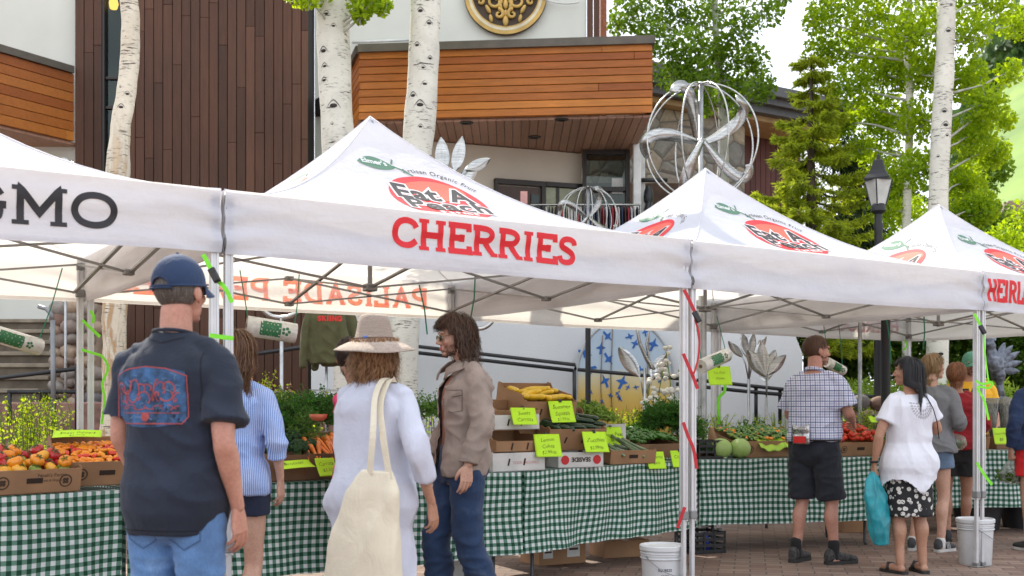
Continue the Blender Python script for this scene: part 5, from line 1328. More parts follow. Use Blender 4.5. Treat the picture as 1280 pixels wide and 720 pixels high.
def hair(t, J, mat, region, length, n_=900, wave=.0, vol=.012, width=.0042, seed=1, back=None, name='hair', part=0.0, fringe=None, cap=True, curl=9.0, taper=.7, droop=1.0, flip=0.0):
    """strands combed from the crown over the head ellipsoid and down"""
    M = J['HM']; rnd = random.Random(seed); mb = MB(); er = V((.079, .098, .092)); ec = V((0, -.012, .026))
    if cap:
        cb = MB(); n1, n2 = 36, 22; vs = []; keep = []
        for j in range(n2+1):
            for i in range(n1):
                th = math.pi*j/n2; ph = 2*math.pi*i/n1; d = V((math.sin(th)*math.cos(ph), math.sin(th)*math.sin(ph), math.cos(th))); vs.append(ec+V((d.x*er.x, d.y*er.y, d.z*er.z))*1.03); keep.append(region(d))
        fs = [(j*n1+i, (j+1)*n1+i, (j+1)*n1+(i+1) % n1, j*n1+(i+1) % n1) for j in range(n2) for i in range(n1) if all(keep[q] for q in (j*n1+i, (j+1)*n1+i, (j+1)*n1+(i+1) % n1, j*n1+(i+1) % n1))]
        mb.add([M@v for v in vs], fs)
    crown_ = V((part, -.25, 1)).normalized(); cnt = 0; tries = 0
    while cnt < n_ and tries < n_*30:
        tries += 1; d = V((rnd.gauss(0, 1), rnd.gauss(0, 1), rnd.gauss(0, 1))).normalized()
        if not region(d): continue
        cnt += 1; lay = 1.02+rnd.random()*vol*10
        p = ec+V((d.x*er.x, d.y*er.y, d.z*er.z))*lay; L = length(d)*rnd.uniform(.8, 1.08); ns = 9; st = L/ns; pts = [p.copy()]
        dr = (d-crown_*d.dot(crown_)); dr = dr.normalized() if dr.length > .05 else V((rnd.uniform(-1, 1), -1, 0)).normalized()
        ph = rnd.random()*6.28; cl = rnd.randint(0, 6)
        for q in range(ns):
            rel = V(((p.x-ec.x)/er.x, (p.y-ec.y)/er.y, (p.z-ec.z)/er.z)); nn = V((rel.x/er.x, rel.y/er.y, rel.z/er.z)).normalized()
            tg = dr*.55+V((0, 0, -1))*(droop*(.25+.2*q)); tg = tg-nn*tg.dot(nn) if rel.length < 1.35 and rel.z > -.9 else V((dr.x*.05, dr.y*.05, -1))
            if flip and q > 5: tg += nn*flip
            tg.normalize(); p = p+tg*st
            rel = V(((p.x-ec.x)/er.x, (p.y-ec.y)/er.y, (p.z-ec.z)/er.z))
            if rel.length < lay: rel = rel.normalized()*lay; p = ec+V((rel.x*er.x, rel.y*er.y, rel.z*er.z))
            if p.y > .052 and p.z < .05+.012*math.sin(cl*7): break
            if p.y > .018 and p.z < .012: break
            if back and p.z < -.11:
                bz = back(p.z)
                if p.y < .02: p.y = min(p.y, bz-rnd.random()*.02)
            off = wave*(q/ns)*V((math.sin(q*curl/ns+cl), math.cos(q*curl/ns+cl*1.3), 0)); pts.append(p+off)
        vs = []; ns_ = len(pts)-1
        if ns_ < 2: continue
        for q, c in enumerate(pts):
            tg = (pts[min(q+1, ns_)]-pts[max(q-1, 0)]); tg = tg.normalized() if tg.length > 0 else V((0, 0, -1)); nn = V((c.x, c.y*.8, c.z*.3+.001)).normalized(); sd = tg.cross(nn); sd = sd.normalized() if sd.length > .01 else V((1, 0, 0))
            w_ = width*(1-taper*(q/ns_)**1.5)*.5; vs += [M@(c+sd*w_), M@(c-sd*w_)]
        mb.add(vs, [(2*q, 2*q+1, 2*q+3, 2*q+2) for q in range(ns_)])
    return put(name, mb, mat, t, True)
def decal(name, mb2, M, target, mat, parent, off=.003, depth=.6):
    """project a flat drawing (xy plane of M, looking along M's -z) on the surface of target"""
    me = target.data; bv = BVHTree.FromPolygons([v.co.copy() for v in me.vertices], [tuple(p.vertices) for p in me.polygons]); out = MB(); M3 = M.to_3x3(); dz = -(M3@V((0, 0, 1))).normalized(); last = None; vs = []
    for p in mb2.v:
        o = M@V(p); h = bv.ray_cast(o, dz, depth)
        if h[0] is None: vs.append(None)
        else: vs.append(h[0]-dz*off)
    idx = {}; fs = []
    for f in mb2.f:
        if all(vs[i] is not None for i in f): fs.append(f)
    for f in fs:
        for i in f:
            if i not in idx: idx[i] = len(out.v); out.v.append(tuple(vs[i]))
    out.f = [tuple(idx[i] for i in f) for f in fs]; out.m = [0]*len(out.f)
    return put(name, out, mat, parent)
def look(o, d, up=(0, 0, 1)):
    """matrix at o whose -z looks along d, x to the viewer's right"""
    d = V(d).normalized(); z = -d; x = V(up).cross(z).normalized(); y = z.cross(x); return Matrix.Translation(V(o))@Matrix((x, y, z)).transposed().to_4x4()
def ploc(px, Y): return V((gx(px, Y), Y, 0))
G_full = lambda d: (d.z > -.15 or (d.y < .05 and d.z > -.72)) and not (d.y > .45 and d.z < .52)
M_sk1 = skin_mat('ruddy_skin', (.50, .26, .19)); M_sk2 = skin_mat('fair_skin', (.54, .33, .24)); M_sk3 = skin_mat('tanned_skin', (.42, .23, .15)); M_sk4 = skin_mat('light_brown_skin', (.38, .22, .15))
def denim(name, c):
    if name in MATS: return MATS[name]
    m, nt, o = newmat(name); n = N(nt); co = n.coord('Object')
    z = n('SeparateXYZ'); nt.links.new(co, z.inputs[0])
    a = n.noise(co, 5, 4, .6); tw_ = n.noise(n.coord('Object', (1, 1, .3), rot=(0, R(25), 0)), 260, 2)
    col = n.ramp(a, [(.3, mul(c, .7)), (.55, c), (.75, (min(1, c[0]*1.9+.03), c[1]*1.6+.02, c[2]*1.35))])
    col = n.mix(.35, col, n.ramp(tw_, [(.35, (.55, .6, .65)), (.65, (1.25, 1.25, 1.25))]), 'MULTIPLY')
    pbsdf(n, o, col, .85, 0, bump(n, tw_, .2, .001), Sheen_Weight=.1); MATS[name] = m; return m
PG = None
def P(label, px, Y, rotz, name='person'):
    return thing(name, label, 'person', ploc(px, Y), R(rotz))
# --- man in the blue cap -------------------------------------------------
t = P('man seen from behind in a navy cap, dark graphic t-shirt and light blue jeans', 220, 4.1, -16)
J = skeleton(1.80, sh=.195, elR=(.232, -.06, 1.15), wrR=(.235, .03, .90), elL=(-.232, .0, 1.17), wrL=(-.20, .12, .93), spine=(0, .01))
bd_ = body(t, J, M_sk1, (4, 0, -6), (('R', 'relaxed', (.05, .12, -1), (-1, .15, 0)), ('L', 'relaxed', (.05, .15, -1), (1, .2, 0))), arm=1.02, voxel=.008)
M_tee = fabric('charcoal_blue_jersey', (.013, .019, .036), .92, .25)
sh = top(t, J, M_tee, hem=.80, sleeve=.80, ease=.022, sl_ease=.024, seed=4, amp=.013, name='t_shirt', bulk=1.03, sc=(4.5, 4.5, 6), neck=1.535, cuffflare=.014, shear=(1.5, 1.2), belly=.015, flare=.035)
trousers(t, J, denim('light_blue_denim', (.10, .21, .42)), 2.0, .010, .078, 5, .007, 'jeans', seat=.0, waist=.89)
Mk = look((-.035, -.6, 1.30), (0, 1, 0))
pm = MB(); pm.grid(lambda a, b: V(((a-.5)*.30, (b-.5)*(.18+.035*math.sin(math.pi*a)), 0)), 20, 16)
M_prt = simple('blue_shirt_print', (.035, .10, .23), .85, 0, .5, 26, sat2=(.012, .02, .035))
pr = decal('shirt_print', pm, Mk, sh, M_prt, t, .002); M_rose = simple('rose_ink', (.38, .07, .07), .85)
ob = MB(); W_, H_ = .156, .094
stroke2d(ob, [(-W_, -H_*.75), (-W_, H_*.8), (-W_*.5, H_*1.08), (0, H_*1.16), (W_*.5, H_*1.08), (W_, H_*.8), (W_, -H_*.75), (W_*.9, -H_), (-W_*.9, -H_), (-W_, -H_*.75)], .004, .02)
g = random.Random(12)
for row, (yy, amp) in enumerate(((.035, .030), (.0, .026), (-.036, .010))):
    x = -.125
    while x < .11:
        l = g.uniform(.014, .032); a0, a1, rr_, ry = g.uniform(0, 6.3), g.uniform(3.2, 6.0)*g.choice((-1, 1)), l*.5, amp*g.uniform(.35, .95); stroke2d(ob, [(x+l*q/9*.9+rr_*math.cos(a0+a1*q/9), yy+ry*math.sin(a0+a1*q/9)) for q in range(10)], .0046 if row < 2 else .003, .01); x += l*1.25
stroke2d(ob, [(-.13, -.056), (.13, -.056)], .003, .01)
dd = disc2d(.016, .016, 2, 14); ob.add([(p[0], p[1]-.070, 0) for p in dd.v], dd.f)
decal('shirt_print', ob, Mk, sh, M_rose, t, .0035)
M_whb = simple('pale_blue_ink', (.12, .22, .36), .85); ob = MB()
for q in range(46):
    x, y = g.uniform(-.13, .13), g.uniform(-.08, .08); stroke2d(ob, [(x, y), (x+g.uniform(-.02, .02), y+g.uniform(-.012, .012)), (x+g.uniform(-.02, .02), y+g.uniform(-.012, .012))], .0025, .01)
decal('shirt_print', ob, Mk, sh, M_whb, t, .003)
mb = MB(); mb.tube([V((.075*math.cos(a), -.012+.068*math.sin(a)+.0, 1.532-.012*math.sin(a))) for a in [i/24*2*math.pi for i in range(24)]], .007, 8, closed=True); put('collar', mb, M_tee, t, True)
sm_ = MB()
for s in (1, -1): stroke2d(sm_, [(s*.150, .16), (s*.165, .10), (s*.168, .02), (s*.160, -.05)], .0035, .01)
stroke2d(sm_, [(-.17, -.475), (.17, -.475)], .003, .01); stroke2d(sm_, [(-.075, .215), (0, .195), (.075, .215)], .003, .01)
decal('seam', sm_, look((0, -.6, 1.30), (0, 1, 0)), sh, simple('black_thread', (.004, .005, .008), .9), t, .002)
for s, x in ((1, .09), (-1, -.08)):
    pk = MB(); stroke2d(pk, [(-.06, .07), (.06, .07), (.06, -.05), (0, -.085), (-.06, -.05), (-.06, .07)], .004, .02)
    decal('pocket_stitching', pk, look((x, -.6, .84), (0, 1, 0)), [c for c in t.children if c.name.startswith('jeans')][0], simple('stitch_blue', (.05, .10, .22), .8), t, .003)
salt = hair_mat('greying_brown_hair', [(.05, .04, .035), (.10, .085, .075), (.16, .145, .13), (.07, .055, .045)])
hair(t, J, salt, lambda d: d.z < .35 and ((d.y < .1 and d.z > -.62) or (abs(d.x) > .8 and d.y < .35 and d.z > -.15)), lambda d: .030, 1500, vol=.0005, width=.003, seed=3, droop=.8)
def cap_(t, J, mat, hole=True, brim=True, label='cap', er=(.088, .107, .104), ec=(0, -.010, .036), logo=None):
    M = J['HM']; mb = MB(); n1, n2 = 56, 16; vs = []
    def pt(i, j, s=1.0):
        ph = 2*math.pi*i/n1; th = (math.pi*.53)*j/n2; d = V((math.sin(th)*math.cos(ph), math.sin(th)*math.sin(ph), math.cos(th))); sq = 1+.03*math.cos(6*ph)*math.sin(th)*0
        return V(ec)+V((d.x*er[0]*s*sq, d.y*er[1]*s*sq, d.z*er[2]*s))
    for s in (1.0, .975):
        o = len(vs); vs += [pt(i, j, s) for j in range(n2+1) for i in range(n1)]
    fs = []
    def inhole(i, j):
        p = pt(i+.5, j+.5); return hole and p.y < -.02 and (p.x/.040)**2+((p.z-.012)/.042)**2 < 1 
    for j in range(n2):
        for i in range(n1):
            if inhole(i, j): continue
            a = (j*n1+i, (j+1)*n1+i, (j+1)*n1+(i+1) % n1, j*n1+(i+1) % n1); fs.append(a); o = (n2+1)*n1; fs.append(tuple(o+q for q in a[::-1]))
    mb.add([M@v for v in vs], fs); c = put(label, mb, mat, t, True)
    bb = MB(); bb.tube([M@(V(ec)+V((er[0]*1.0*math.cos(a), er[1]*math.sin(a), -.012))) for a in [R(x) for x in range(0, 360, 10)]], .0045, 6, closed=True); put('cap_band', bb, mat, c, True)
    sb = MB(); sb.ball(M@(V(ec)+V((0, 0, er[2]))), .007, 8); put('cap_button', sb, mat, c, True)
    if hole:
        eb = MB(); eb.tube([M@V((.041*math.cos(a), -.010-er[1]*math.sqrt(max(0, 1-(.041*math.cos(a)/er[0])**2-((.012+.043*math.sin(a)-ec[2])/er[2])**2))-.001, .012+.043*math.sin(a))) for a in [R(x) for x in range(-10, 191, 10)]], .003, 6); put('cap_seam', eb, mat, c, True)
        st = MB(); st.tube([M@(V(ec)+V((er[0]*1.02*math.cos(a), er[1]*1.02*math.sin(a), -.020))) for a in [R(x) for x in range(238, 303, 5)]], .008, 6, flat=.5); put('cap_strap', st, mat, c, True)
    if brim:
        br = MB()
        def bf(u, v): 
            a = R(28+124*u); return M@(V(ec)+V((er[0]*math.cos(a)*(1+.05*v), er[1]*math.sin(a)+.065*v*math.sin(math.pi*u)**.6, -.012-.02*v-.012*abs(math.cos(a))*v*2)))
        br.grid(bf, 16, 5); br.grid(lambda u, v: bf(u, v)+V((0, 0, -.004)), 16, 5); put('cap_brim', br, mat, c, True)
    return c
cap_(t, J, fabric('navy_cotton_twill', (.012, .030, .080), .85, .2))
# --- woman with the straw hat ---------------------------------------------
t = P('woman seen from behind in a straw hat and long pale blue-white tunic', 464, 5.0, -28)
J = skeleton(1.64, True, sh=.185, hipw=.095, elR=(.262, -.035, 1.07), wrR=(.27, .075, .84), elL=(-.18, .15, 1.14), wrL=(-.08, .34, 1.12), spine=(0, .03))
J['head'] = V((-.01, .05, 1.53))
body(t, J, M_sk3, (6, 0, 12), (('R', 'relaxed', (.03, .2, -1), (-1, .1, 0)), ('L', 'half', (.6, .8, .1), (1, -.3, 0))), voxel=.009)
M_tun = fabric('pale_lavender_jersey', (.56, .58, .68), .9, .07, heather=.0, trans=.08)
tn = top(t, J, M_tun, hem=.36, sleeve=1.55, ease=.04, sl_ease=.020, seed=9, amp=.017, name='tunic', bulk=1.02, flare=.05, sc=(5.5, 5.5, 3.2), neck=1.52, bust=1.05, belly=.02)
tb = hair_mat('tawny_bob_hair', [(.16, .075, .03), (.26, .13, .055), (.34, .19, .09), (.12, .055, .025)])
hair(t, J, tb, lambda d: d.z < .22 and d.y < .35 and d.z > -.75, lambda d: .100+.03*(1-d.z), 3000, wave=.022, vol=.050, width=.0050, seed=5, curl=8, flip=.55)
M_straw, nts, os_ = newmat('knitted_straw'); n = N(nts); cz = n.coord('Object'); w1 = n('TexWave'); w1.bands_direction = 'Z'; nts.links.new(cz, w1.inputs[0]); w1.inputs['Scale'].default_value = 55; w1.inputs['Distortion'].default_value = 2.5; w1.inputs['Detail Scale'].default_value = 3
cc_ = n.mix(.65, n.ramp(n.noise(n.coord('Object', (8, 8, 60)), 2.0, 4), [(.3, (.27, .19, .14)), (.55, (.42, .33, .27)), (.75, (.55, .46, .38))]), n.ramp(w1.outputs[1], [(.2, (.26, .2, .16)), (.8, (.52, .44, .37))]))
pbsdf(n, os_, cc_, .9, 0, bump(n, w1.outputs[1], .8, .004))
hm = MB(); HM = J['HM']@Matrix.Translation((0, -.015, .045))@Matrix.Rotation(R(-4), 4, 'X')
prf = [(.0, .108), (.035, .108), (.058, .106), (.070, .098), (.078, .075), (.087, .035), (.096, .002), (.101, -.006), (.135, -.017), (.170, -.030), (.200, -.046), (.201, -.050), (.168, -.036), (.135, -.022), (.098, -.011), (.09, .0)]
vs = []; nn_ = 64
for (r, z) in prf:
    for j in range(nn_):
        a = 2*math.pi*j/nn_; e = max(0, r-.11)/.09; dz = .010*e*math.sin(2*a+.8)-.012*e*abs(math.cos(a)); dent = -.016*math.exp(-((r)/.045)**2)*1.0 if z > .09 else 0
        vs.append(HM@V((r*math.cos(a)*.96, r*math.sin(a)*1.08, z*1.12+dz+dent*(abs(math.cos(a))))))
fs = [(i*nn_+j, (i+1)*nn_+j, (i+1)*nn_+(j+1) % nn_, i*nn_+(j+1) % nn_) for i in range(len(prf)-1) for j in range(nn_)]
hm.add(vs, fs); ht = put('straw_hat', hm, M_straw, t, True)
mb = MB(); mb.tube([HM@V((.097*math.cos(a)*.96, .097*math.sin(a)*1.08, .004)) for a in [R(x) for x in range(0, 360, 8)]], .0035, 6, closed=True); put('hat_cord', mb, simple('brown_cord', (.16, .10, .07), .8), ht, True)
mb = MB(); mb.box(HM@V((.0, -.108, .008)), (.022, .004, .008)); put('hat_tag', mb, simple('blue_tag', (.12, .22, .6), .6), ht)
# tote bag: hangs from the shoulder of the woman, a thing of its own
tl = thing('tote_bag', 'large cream canvas tote bag on the shoulder of the woman with the straw hat', 'bag', t.location, t.rotation_euler.z)
M_canv = fabric('cream_canvas', (.70, .63, .49), .92, .06, 500)
mb = MB(); cb = V((.115, -.215, .71)); rings = []
for (z, a, b, dx) in ((-.34, .12, .06, -.01), (-.31, .15, .08, -.01), (-.2, .168, .09, -.01), (-.05, .155, .085, .0), (.08, .13, .07, .02), (.2, .11, .05, .04), (.285, .065, .025, .07)): rings.append((cb+V((dx, .0, z)), a, b, V((1, .25, 0)).normalized(), V((-.25, 1, 0)).normalized(), 3.0))
loft(mb, rings, 24); me = remesh(mb, .008, 3); displace(me, foldfn(.016, (5, 5, 3), 21)); bag = put('bag', me, M_canv, tl, True)
def strip(pts, wd, mat, name, parent, up=(0, 0, 1), th=.003, sub=6):
    o = ribbon(name, pts, wd, mat, None, None, up, None, sub); o.parent = parent; return o
shp = V((.105, -.02, 1.365))
strip([cb+V((.05, -.03, .27)), cb+V((.06, -.02, .45)), shp+V((.0, -.10, -.06)), shp+V((.0, -.035, .022)), shp+V((.0, .05, .01))], .030, M_canv, 'strap', tl, (0, -1, .25))
strip([cb+V((.13, .00, .25)), cb+V((.08, .02, .45)), shp+V((.02, -.085, -.08)), shp+V((.02, -.02, .018)), shp+V((.015, .06, .0))], .030, M_canv, 'strap', tl, (0, -1, .25))
# --- dark-haired person mostly hidden by the hat --------------------------
t = P('dark-haired person in a pink top mostly hidden behind the straw hat', 456, 6.6, -10)
J = skeleton(1.66, True, sh=.16, elL=(-.17, .16, 1.16), wrL=(-.22, .38, 1.18), wrR=(.1, .3, 1.05), elR=(.19, .05, 1.1)); J['head'].x = -.10; J['neck'].x = -.04
body(t, J, M_sk4, (0, 0, 35), (('L', 'half', (.2, 1, .3), (.3, -.2, 1)), ('R', 'half', (-.3, 1, .2), (-1, -.3, 0))))
top(t, J, fabric('pink_jersey', (.72, .03, .16), .85, .1), hem=.84, sleeve=.6, seed=14, neck=1.50)
trousers(t, J, fabric('black_cotton', (.02, .02, .022), .9), 2.0, name='trousers')
hair(t, J, hair_mat('dark_brown_hair', [(.018, .010, .008), (.04, .022, .016), (.03, .016, .012)]), G_full, lambda d: .10, 1300, wave=.006, vol=.018, width=.005, seed=8, flip=-.2)
mt_ = MB(); mt_.lathe([(0, -.02), (.03, -.018), (.05, .0), (.055, .02), (.052, .02), (.045, .0), (0, -.01)], 20)
tag(put('terracotta_bowl', mt_, simple('terracotta', (.55, .14, .07), .6), smooth=True, loc=at(398, 522, 6.6)), 'small orange-red bowl held by the half-hidden person over the carrots', 'bowl')
# --- woman in the blue striped shirt -------------------------------------
t = P('woman with wavy brown hair in a blue striped shirt behind the man in the cap', 296, 5.95, -12)
J = skeleton(1.66, True, sh=.18, elR=(.235, -.02, 1.08), wrR=(.235, .03, .875), elL=(-.24, .02, 1.1), wrL=(-.2, .2, 1.0))
body(t, J, M_sk2, (0, 0, 0), (('R', 'relaxed', (.0, .1, -1), (-1, .1, 0)), ('L', 'half', (0, 1, -.3), (1, 0, 0))))
def vstripes(c2, f=520, w_=.0):
    def fn(n, col):
        z = n('SeparateXYZ'); n.nt.links.new(n.coord('Object'), z.inputs[0]); s = n.math('SINE', n.math('MULTIPLY', n.math('ADD', z.outputs[0], n.math('MULTIPLY', z.outputs[1], .7)), f))
        return n.mix(n.math('GREATER_THAN', s, w_), col, c4(c2))
    return fn
M_str = fabric('blue_striped_cotton', (.13, .25, .62), .85, .08, stripes=vstripes((.50, .58, .78)))
top(t, J, M_str, hem=.80, sleeve=1.45, ease=.022, sl_ease=.022, seed=17, amp=.012, name='shirt', bulk=.98, flare=.05, sc=(6, 6, 6), cuffflare=.012)
trousers(t, J, fabric('navy_cotton', (.012, .018, .045), .9), .42, .014, .10, 3, .005, 'shorts', seat=.01)
hair(t, J, hair_mat('chestnut_hair', [(.10, .045, .022), (.17, .085, .04), (.07, .03, .016), (.22, .12, .06)]), G_full, lambda d: .36, 1700, wave=.022, vol=.02, width=.006, seed=11, back=lambda z: -.085, curl=16)
# --- young man in profile --------------------------------------------------
t = P('young man with shaggy brown hair in an open grey-brown overshirt and jeans', 577, 6.7, 110)
J = skeleton(1.80, sh=.185, elL=(-.245, -.05, 1.17), wrL=(-.25, .04, .925), elR=(.24, .0, 1.17), wrR=(.22, .12, .95), knL=(-.10, -.01, .5), anL=(-.11, -.14, .085), toeL=(-.14, .05, .03), knR=(.10, .12, .5), anR=(.10, .10, .085), toeR=(.13, .28, .03), spine=(0, -.03))
J['head'] = V((0, .045, 1.68))
body(t, J, M_sk2, (-9, 0, -4), (('L', 'relaxed', (.02, .1, -1), (1, .15, 0)), ('R', 'relaxed', (-.02, .15, -1), (-1, .1, 0))), voxel=.0085)
M_ovr = fabric('grey_brown_twill', (.275, .218, .185), .92, .16)
top(t, J, fabric('rust_patterned_cotton', (.24, .085, .045), .9, .4), hem=.92, sleeve=.15, ease=.012, sl_ease=.0, seed=21, amp=.002, name='undershirt', neck=1.50)
ov = top(t, J, M_ovr, hem=.85, sleeve=1.93, ease=.032, sl_ease=.026, seed=23, amp=.014, name='overshirt', bulk=.98, flare=.04, sc=(6.5, 6.5, 8), neck=1.525, voxel=.008)
bm = bmesh.new(); bm.from_mesh(ov.data)                                    # open front: cut a tapering gap
kill = [f for f in bm.faces if (lambda c: c.y > .06 and abs(c.x-.01) < .055+.05*max(0, 1.02-c.z)+.03*max(0, c.z-1.4))(f.calc_center_median())]
bmesh.ops.delete(bm, geom=kill, context='FACES'); bm.to_mesh(ov.data); bm.free()
mb = MB()
for s in (1, -1):
    c = [V((s*.070, -.06, 1.555)), V((s*.078, .0, 1.55)), V((s*.068, .06, 1.528)), V((s*.045, .112, 1.49)), V((s*.062, .128, 1.425))]
    c2 = [V((s*.092, -.07, 1.505)), V((s*.125, .0, 1.498)), V((s*.118, .07, 1.475)), V((s*.105, .118, 1.455)), V((s*.066, .134, 1.42))]
    mb.add(c+c2, [(i, i+1, 6+i, 5+i) for i in range(4)])
mb.add([V((-.070, -.06, 1.555)), V((0, -.085, 1.56)), V((.070, -.06, 1.555)), V((-.092, -.07, 1.505)), V((0, -.105, 1.505)), V((.092, -.07, 1.505))], [(0, 1, 4, 3), (1, 2, 5, 4)])
co_ = put('collar', mb, M_ovr, t, True); so_ = co_.modifiers.new('s', 'SOLIDIFY'); so_.thickness = .006
pkt = MB(); stroke2d(pkt, [(-.055, .06), (.055, .06), (.055, -.06), (0, -.07), (-.055, -.06), (-.055, .06)], .004, .02); stroke2d(pkt, [(-.055, .03), (0, .02), (.055, .03)], .004, .02)
M_stch = simple('dark_stitching', (.11, .08, .065), .9)
decal('chest_pocket', pkt, look((-.6, .25, 1.30), (1, -.33, 0)), ov, M_stch, t, .003)
mb = MB(); mb.tube([J['wrL']+V((.046*math.cos(a), .046*math.sin(a)-.0, .03)) for a in [R(x) for x in range(0, 360, 20)]], .008, 8, closed=True); put('cuff', mb, M_ovr, t, True)
trousers(t, J, denim('dark_blue_denim', (.010, .032, .088)), 2.0, .017, .084, 8, .010, 'jeans', seat=.008, knee_r=.070)
for s in 'LR': shoe(t, J, s, simple('brown_leather', (.08, .045, .03), .5), simple('dark_rubber', (.03, .028, .026), .8))
bh = hair_mat('shaggy_brown_hair', [(.03, .014, .008), (.065, .030, .016), (.10, .05, .028), (.02, .010, .006)])
hair(t, J, bh, lambda d: (d.z > .1 or (d.y < .15 and d.z > -.7)) and not (d.y > .5 and d.z < .55), lambda d: .150+.03*(1-d.z) if d.y < .5 else .08, 3200, wave=.016, vol=.036, width=.0042, seed=13, curl=13, flip=-.15)
def beard(t, J, mat, n_=700, L=.014, seed=1):
    M = J['HM']; rnd = random.Random(seed); mb = MB(); bv = BVHTree.FromPolygons([v.co.copy() for v in _head.vertices], [tuple(p.vertices) for p in _head.polygons]); c = 0
    while c < n_:
        a = rnd.uniform(-1.5, 1.5); z = rnd.uniform(-.115, -.018); lim = -.046-.012*max(0, 1-abs(a)/.9)+.02*max(0, abs(a)-1.1)
        if z > lim and not (abs(a) < .32 and -.052 < z < -.036): continue
        if abs(a) < .28 and -.075 < z < -.05: continue
        d = V((math.sin(a), math.cos(a), -.15)).normalized(); h = bv.ray_cast(V((0, 0, z+.02)), d)
        if h[0] is None: c += 1; continue
        c += 1; p = h[0]; nn = h[1]; e = p+nn*L*.3+V((rnd.gauss(0, .0015), rnd.gauss(0, .0015), -L*.8)); s = nn.cross(V((0, 0, 1))).normalized()*.0013
        mb.add([M@(p-nn*.002+s), M@(p-nn*.002-s), M@e], [(0, 1, 2)])
    return put('beard', mb, mat, t)
beard(t, J, bh, 900, .012, 3)
def glasses(t, J, dark=True, mat=None):
    M = J['HM']; g = put('sunglasses', MB().tube([M@V((-.078, -.0, .014)), M@V((-.066, .085, .012)), M@V((-.012, .098, .014)), M@V((.012, .098, .014)), M@V((.066, .085, .012)), M@V((.078, .0, .014))], .0025, 6), simple('gold_wire', (.3, .2, .08), .3, .8), t, True)
    for s in (1, -1): put('lens', MB().ball(M@V((s*.034, .094, .004)), (.026, .006, .021), 16, M=M.to_3x3().normalized()), mat or simple('dark_lens', (.06, .05, .02), .08, .3), g, True)
glasses(t, J)
# --- man in the checked shirt ---------------------------------------------
t = P('man in a short-sleeved checked shirt and dark shorts reaching towards the tomatoes', 1017, 9.05, -42)
J = skeleton(1.83, sh=.205, hipw=.10, elR=(.27, .06, 1.22), wrR=(.20, .29, 1.14), elL=(-.26, .08, 1.2), wrL=(-.16, .30, 1.12), knR=(.13, .05, .51), anR=(.16, .03, .085), toeR=(.24, .19, .03), knL=(-.11, .02, .51), anL=(-.13, -.05, .085), toeL=(-.14, .15, .03), spine=(0, .03))
body(t, J, M_sk1, (-4, 0, -38), (('R', 'half', (-.3, 1, -.3), (-1, -.2, -.3)), ('L', 'half', (.2, 1, -.2), (1, -.2, -.3))), leg=.98)
def checks(n, col):
    z = n('SeparateXYZ'); n.nt.links.new(n.coord('Object'), z.inputs[0])
    def line(v, per, w_, ph=0.0):
        s = n.math('FRACT', n.math('ADD', n.math('DIVIDE', v, per), ph)); return n.math('LESS_THAN', s, w_)
    h = n.math('ADD', z.outputs[0], n.math('MULTIPLY', z.outputs[1], .6))
    a = n.math('MAXIMUM', line(h, .042, .15), line(z.outputs[2], .042, .15)); b = n.math('MAXIMUM', line(h, .042, .12, .5), line(z.outputs[2], .042, .12, .5))
    col = n.mix(n.math('MULTIPLY', b, .6), col, c4((.28, .18, .38))); return n.mix(n.math('MULTIPLY', a, .95), col, c4((.045, .06, .20)))
cs_ = top(t, J, fabric('checked_cotton', (.60, .64, .74), .85, .05, stripes=checks), hem=.985, sleeve=.82, ease=.03, sl_ease=.03, seed=27, amp=.011, name='checked_shirt', bulk=1.07, sc=(6, 6, 8), neck=1.50, cuffflare=.02, belly=.05)
mb = MB(); mb.tube([V((.068*math.cos(a), .02+.068*math.sin(a), 1.552-.02*math.sin(a))) for a in [i/20*2*math.pi for i in range(20)]], .016, 8, closed=True); put('collar', mb, MATS['checked_cotton'], t, True)
trousers(t, J, fabric('charcoal_navy_twill', (.014, .017, .026), .9, .2), .97, .020, .108, 9, .011, 'shorts', seat=.02, waist=1.0)
bt = MB(); r_ = torso_rings(J, .045, .985, 1.02)[2]; bt.tube([r_[0]+r_[3]*r_[1]*math.cos(a)*1.0+r_[4]*r_[2]*math.sin(a)*1.02 for a in [R(x) for x in range(0, 360, 12)]], .016, 6, closed=True, flat=.5); put('belt', bt, simple('black_leather', (.015, .014, .014), .5), t, True)
M_sock = fabric('black_knit', (.012, .012, .013), .95)
for s in 'LR':
    put('sock', limb(MB(), [J['an'+s]+V((0, 0, -.04)), J['an'+s]+V((0, -.004, .085))], [.044, .047], 14), M_sock, t, True)
    shoe(t, J, s, simple('grey_hiking_mesh', (.055, .052, .052), .75, 0, .4, 40), simple('dark_rubber', (.03, .028, .026), .8), 1.04)
hair(t, J, hair_mat('short_brown_hair', [(.06, .03, .018), (.10, .052, .03), (.14, .075, .045)]), lambda d: (d.z > .2 or (d.y < .2 and d.z > -.6)) and not (d.y > .6 and d.z < .5), lambda d: .046, 2400, vol=.007, width=.003, seed=31, droop=.6)
beard(t, J, hair_mat('short_brown_hair', []), 900, .012, 5)
pb_ = thing('chip_packet', 'small red and silver packet tucked in the back waistband of the checked-shirt man', 'packet', t.location, t.rotation_euler.z)
pm2 = MB(); pm2.grid(lambda a, b: V(((a-.5)*.15+.0, (b-.5)*.13+.03*abs(a-.5)*2*(b), 0)), 10, 8); mapmb(pm2, lambda p: V((-.0+p.x, -.212-.02*math.cos(p.x*18)+.004*math.sin(p.y*90), 1.03+p.y)))
o_ = put('packet', pm2, simple('silver_foil', (.55, .55, .56), .25, .9, .3, 60), pb_, True); o_.modifiers.new('s', 'SOLIDIFY').thickness = .012
put('red_panel', MB().box((0, -.238, 1.00), (.105, .006, .055), bev=.002), simple('red_panel', (.65, .02, .02), .4), pb_)
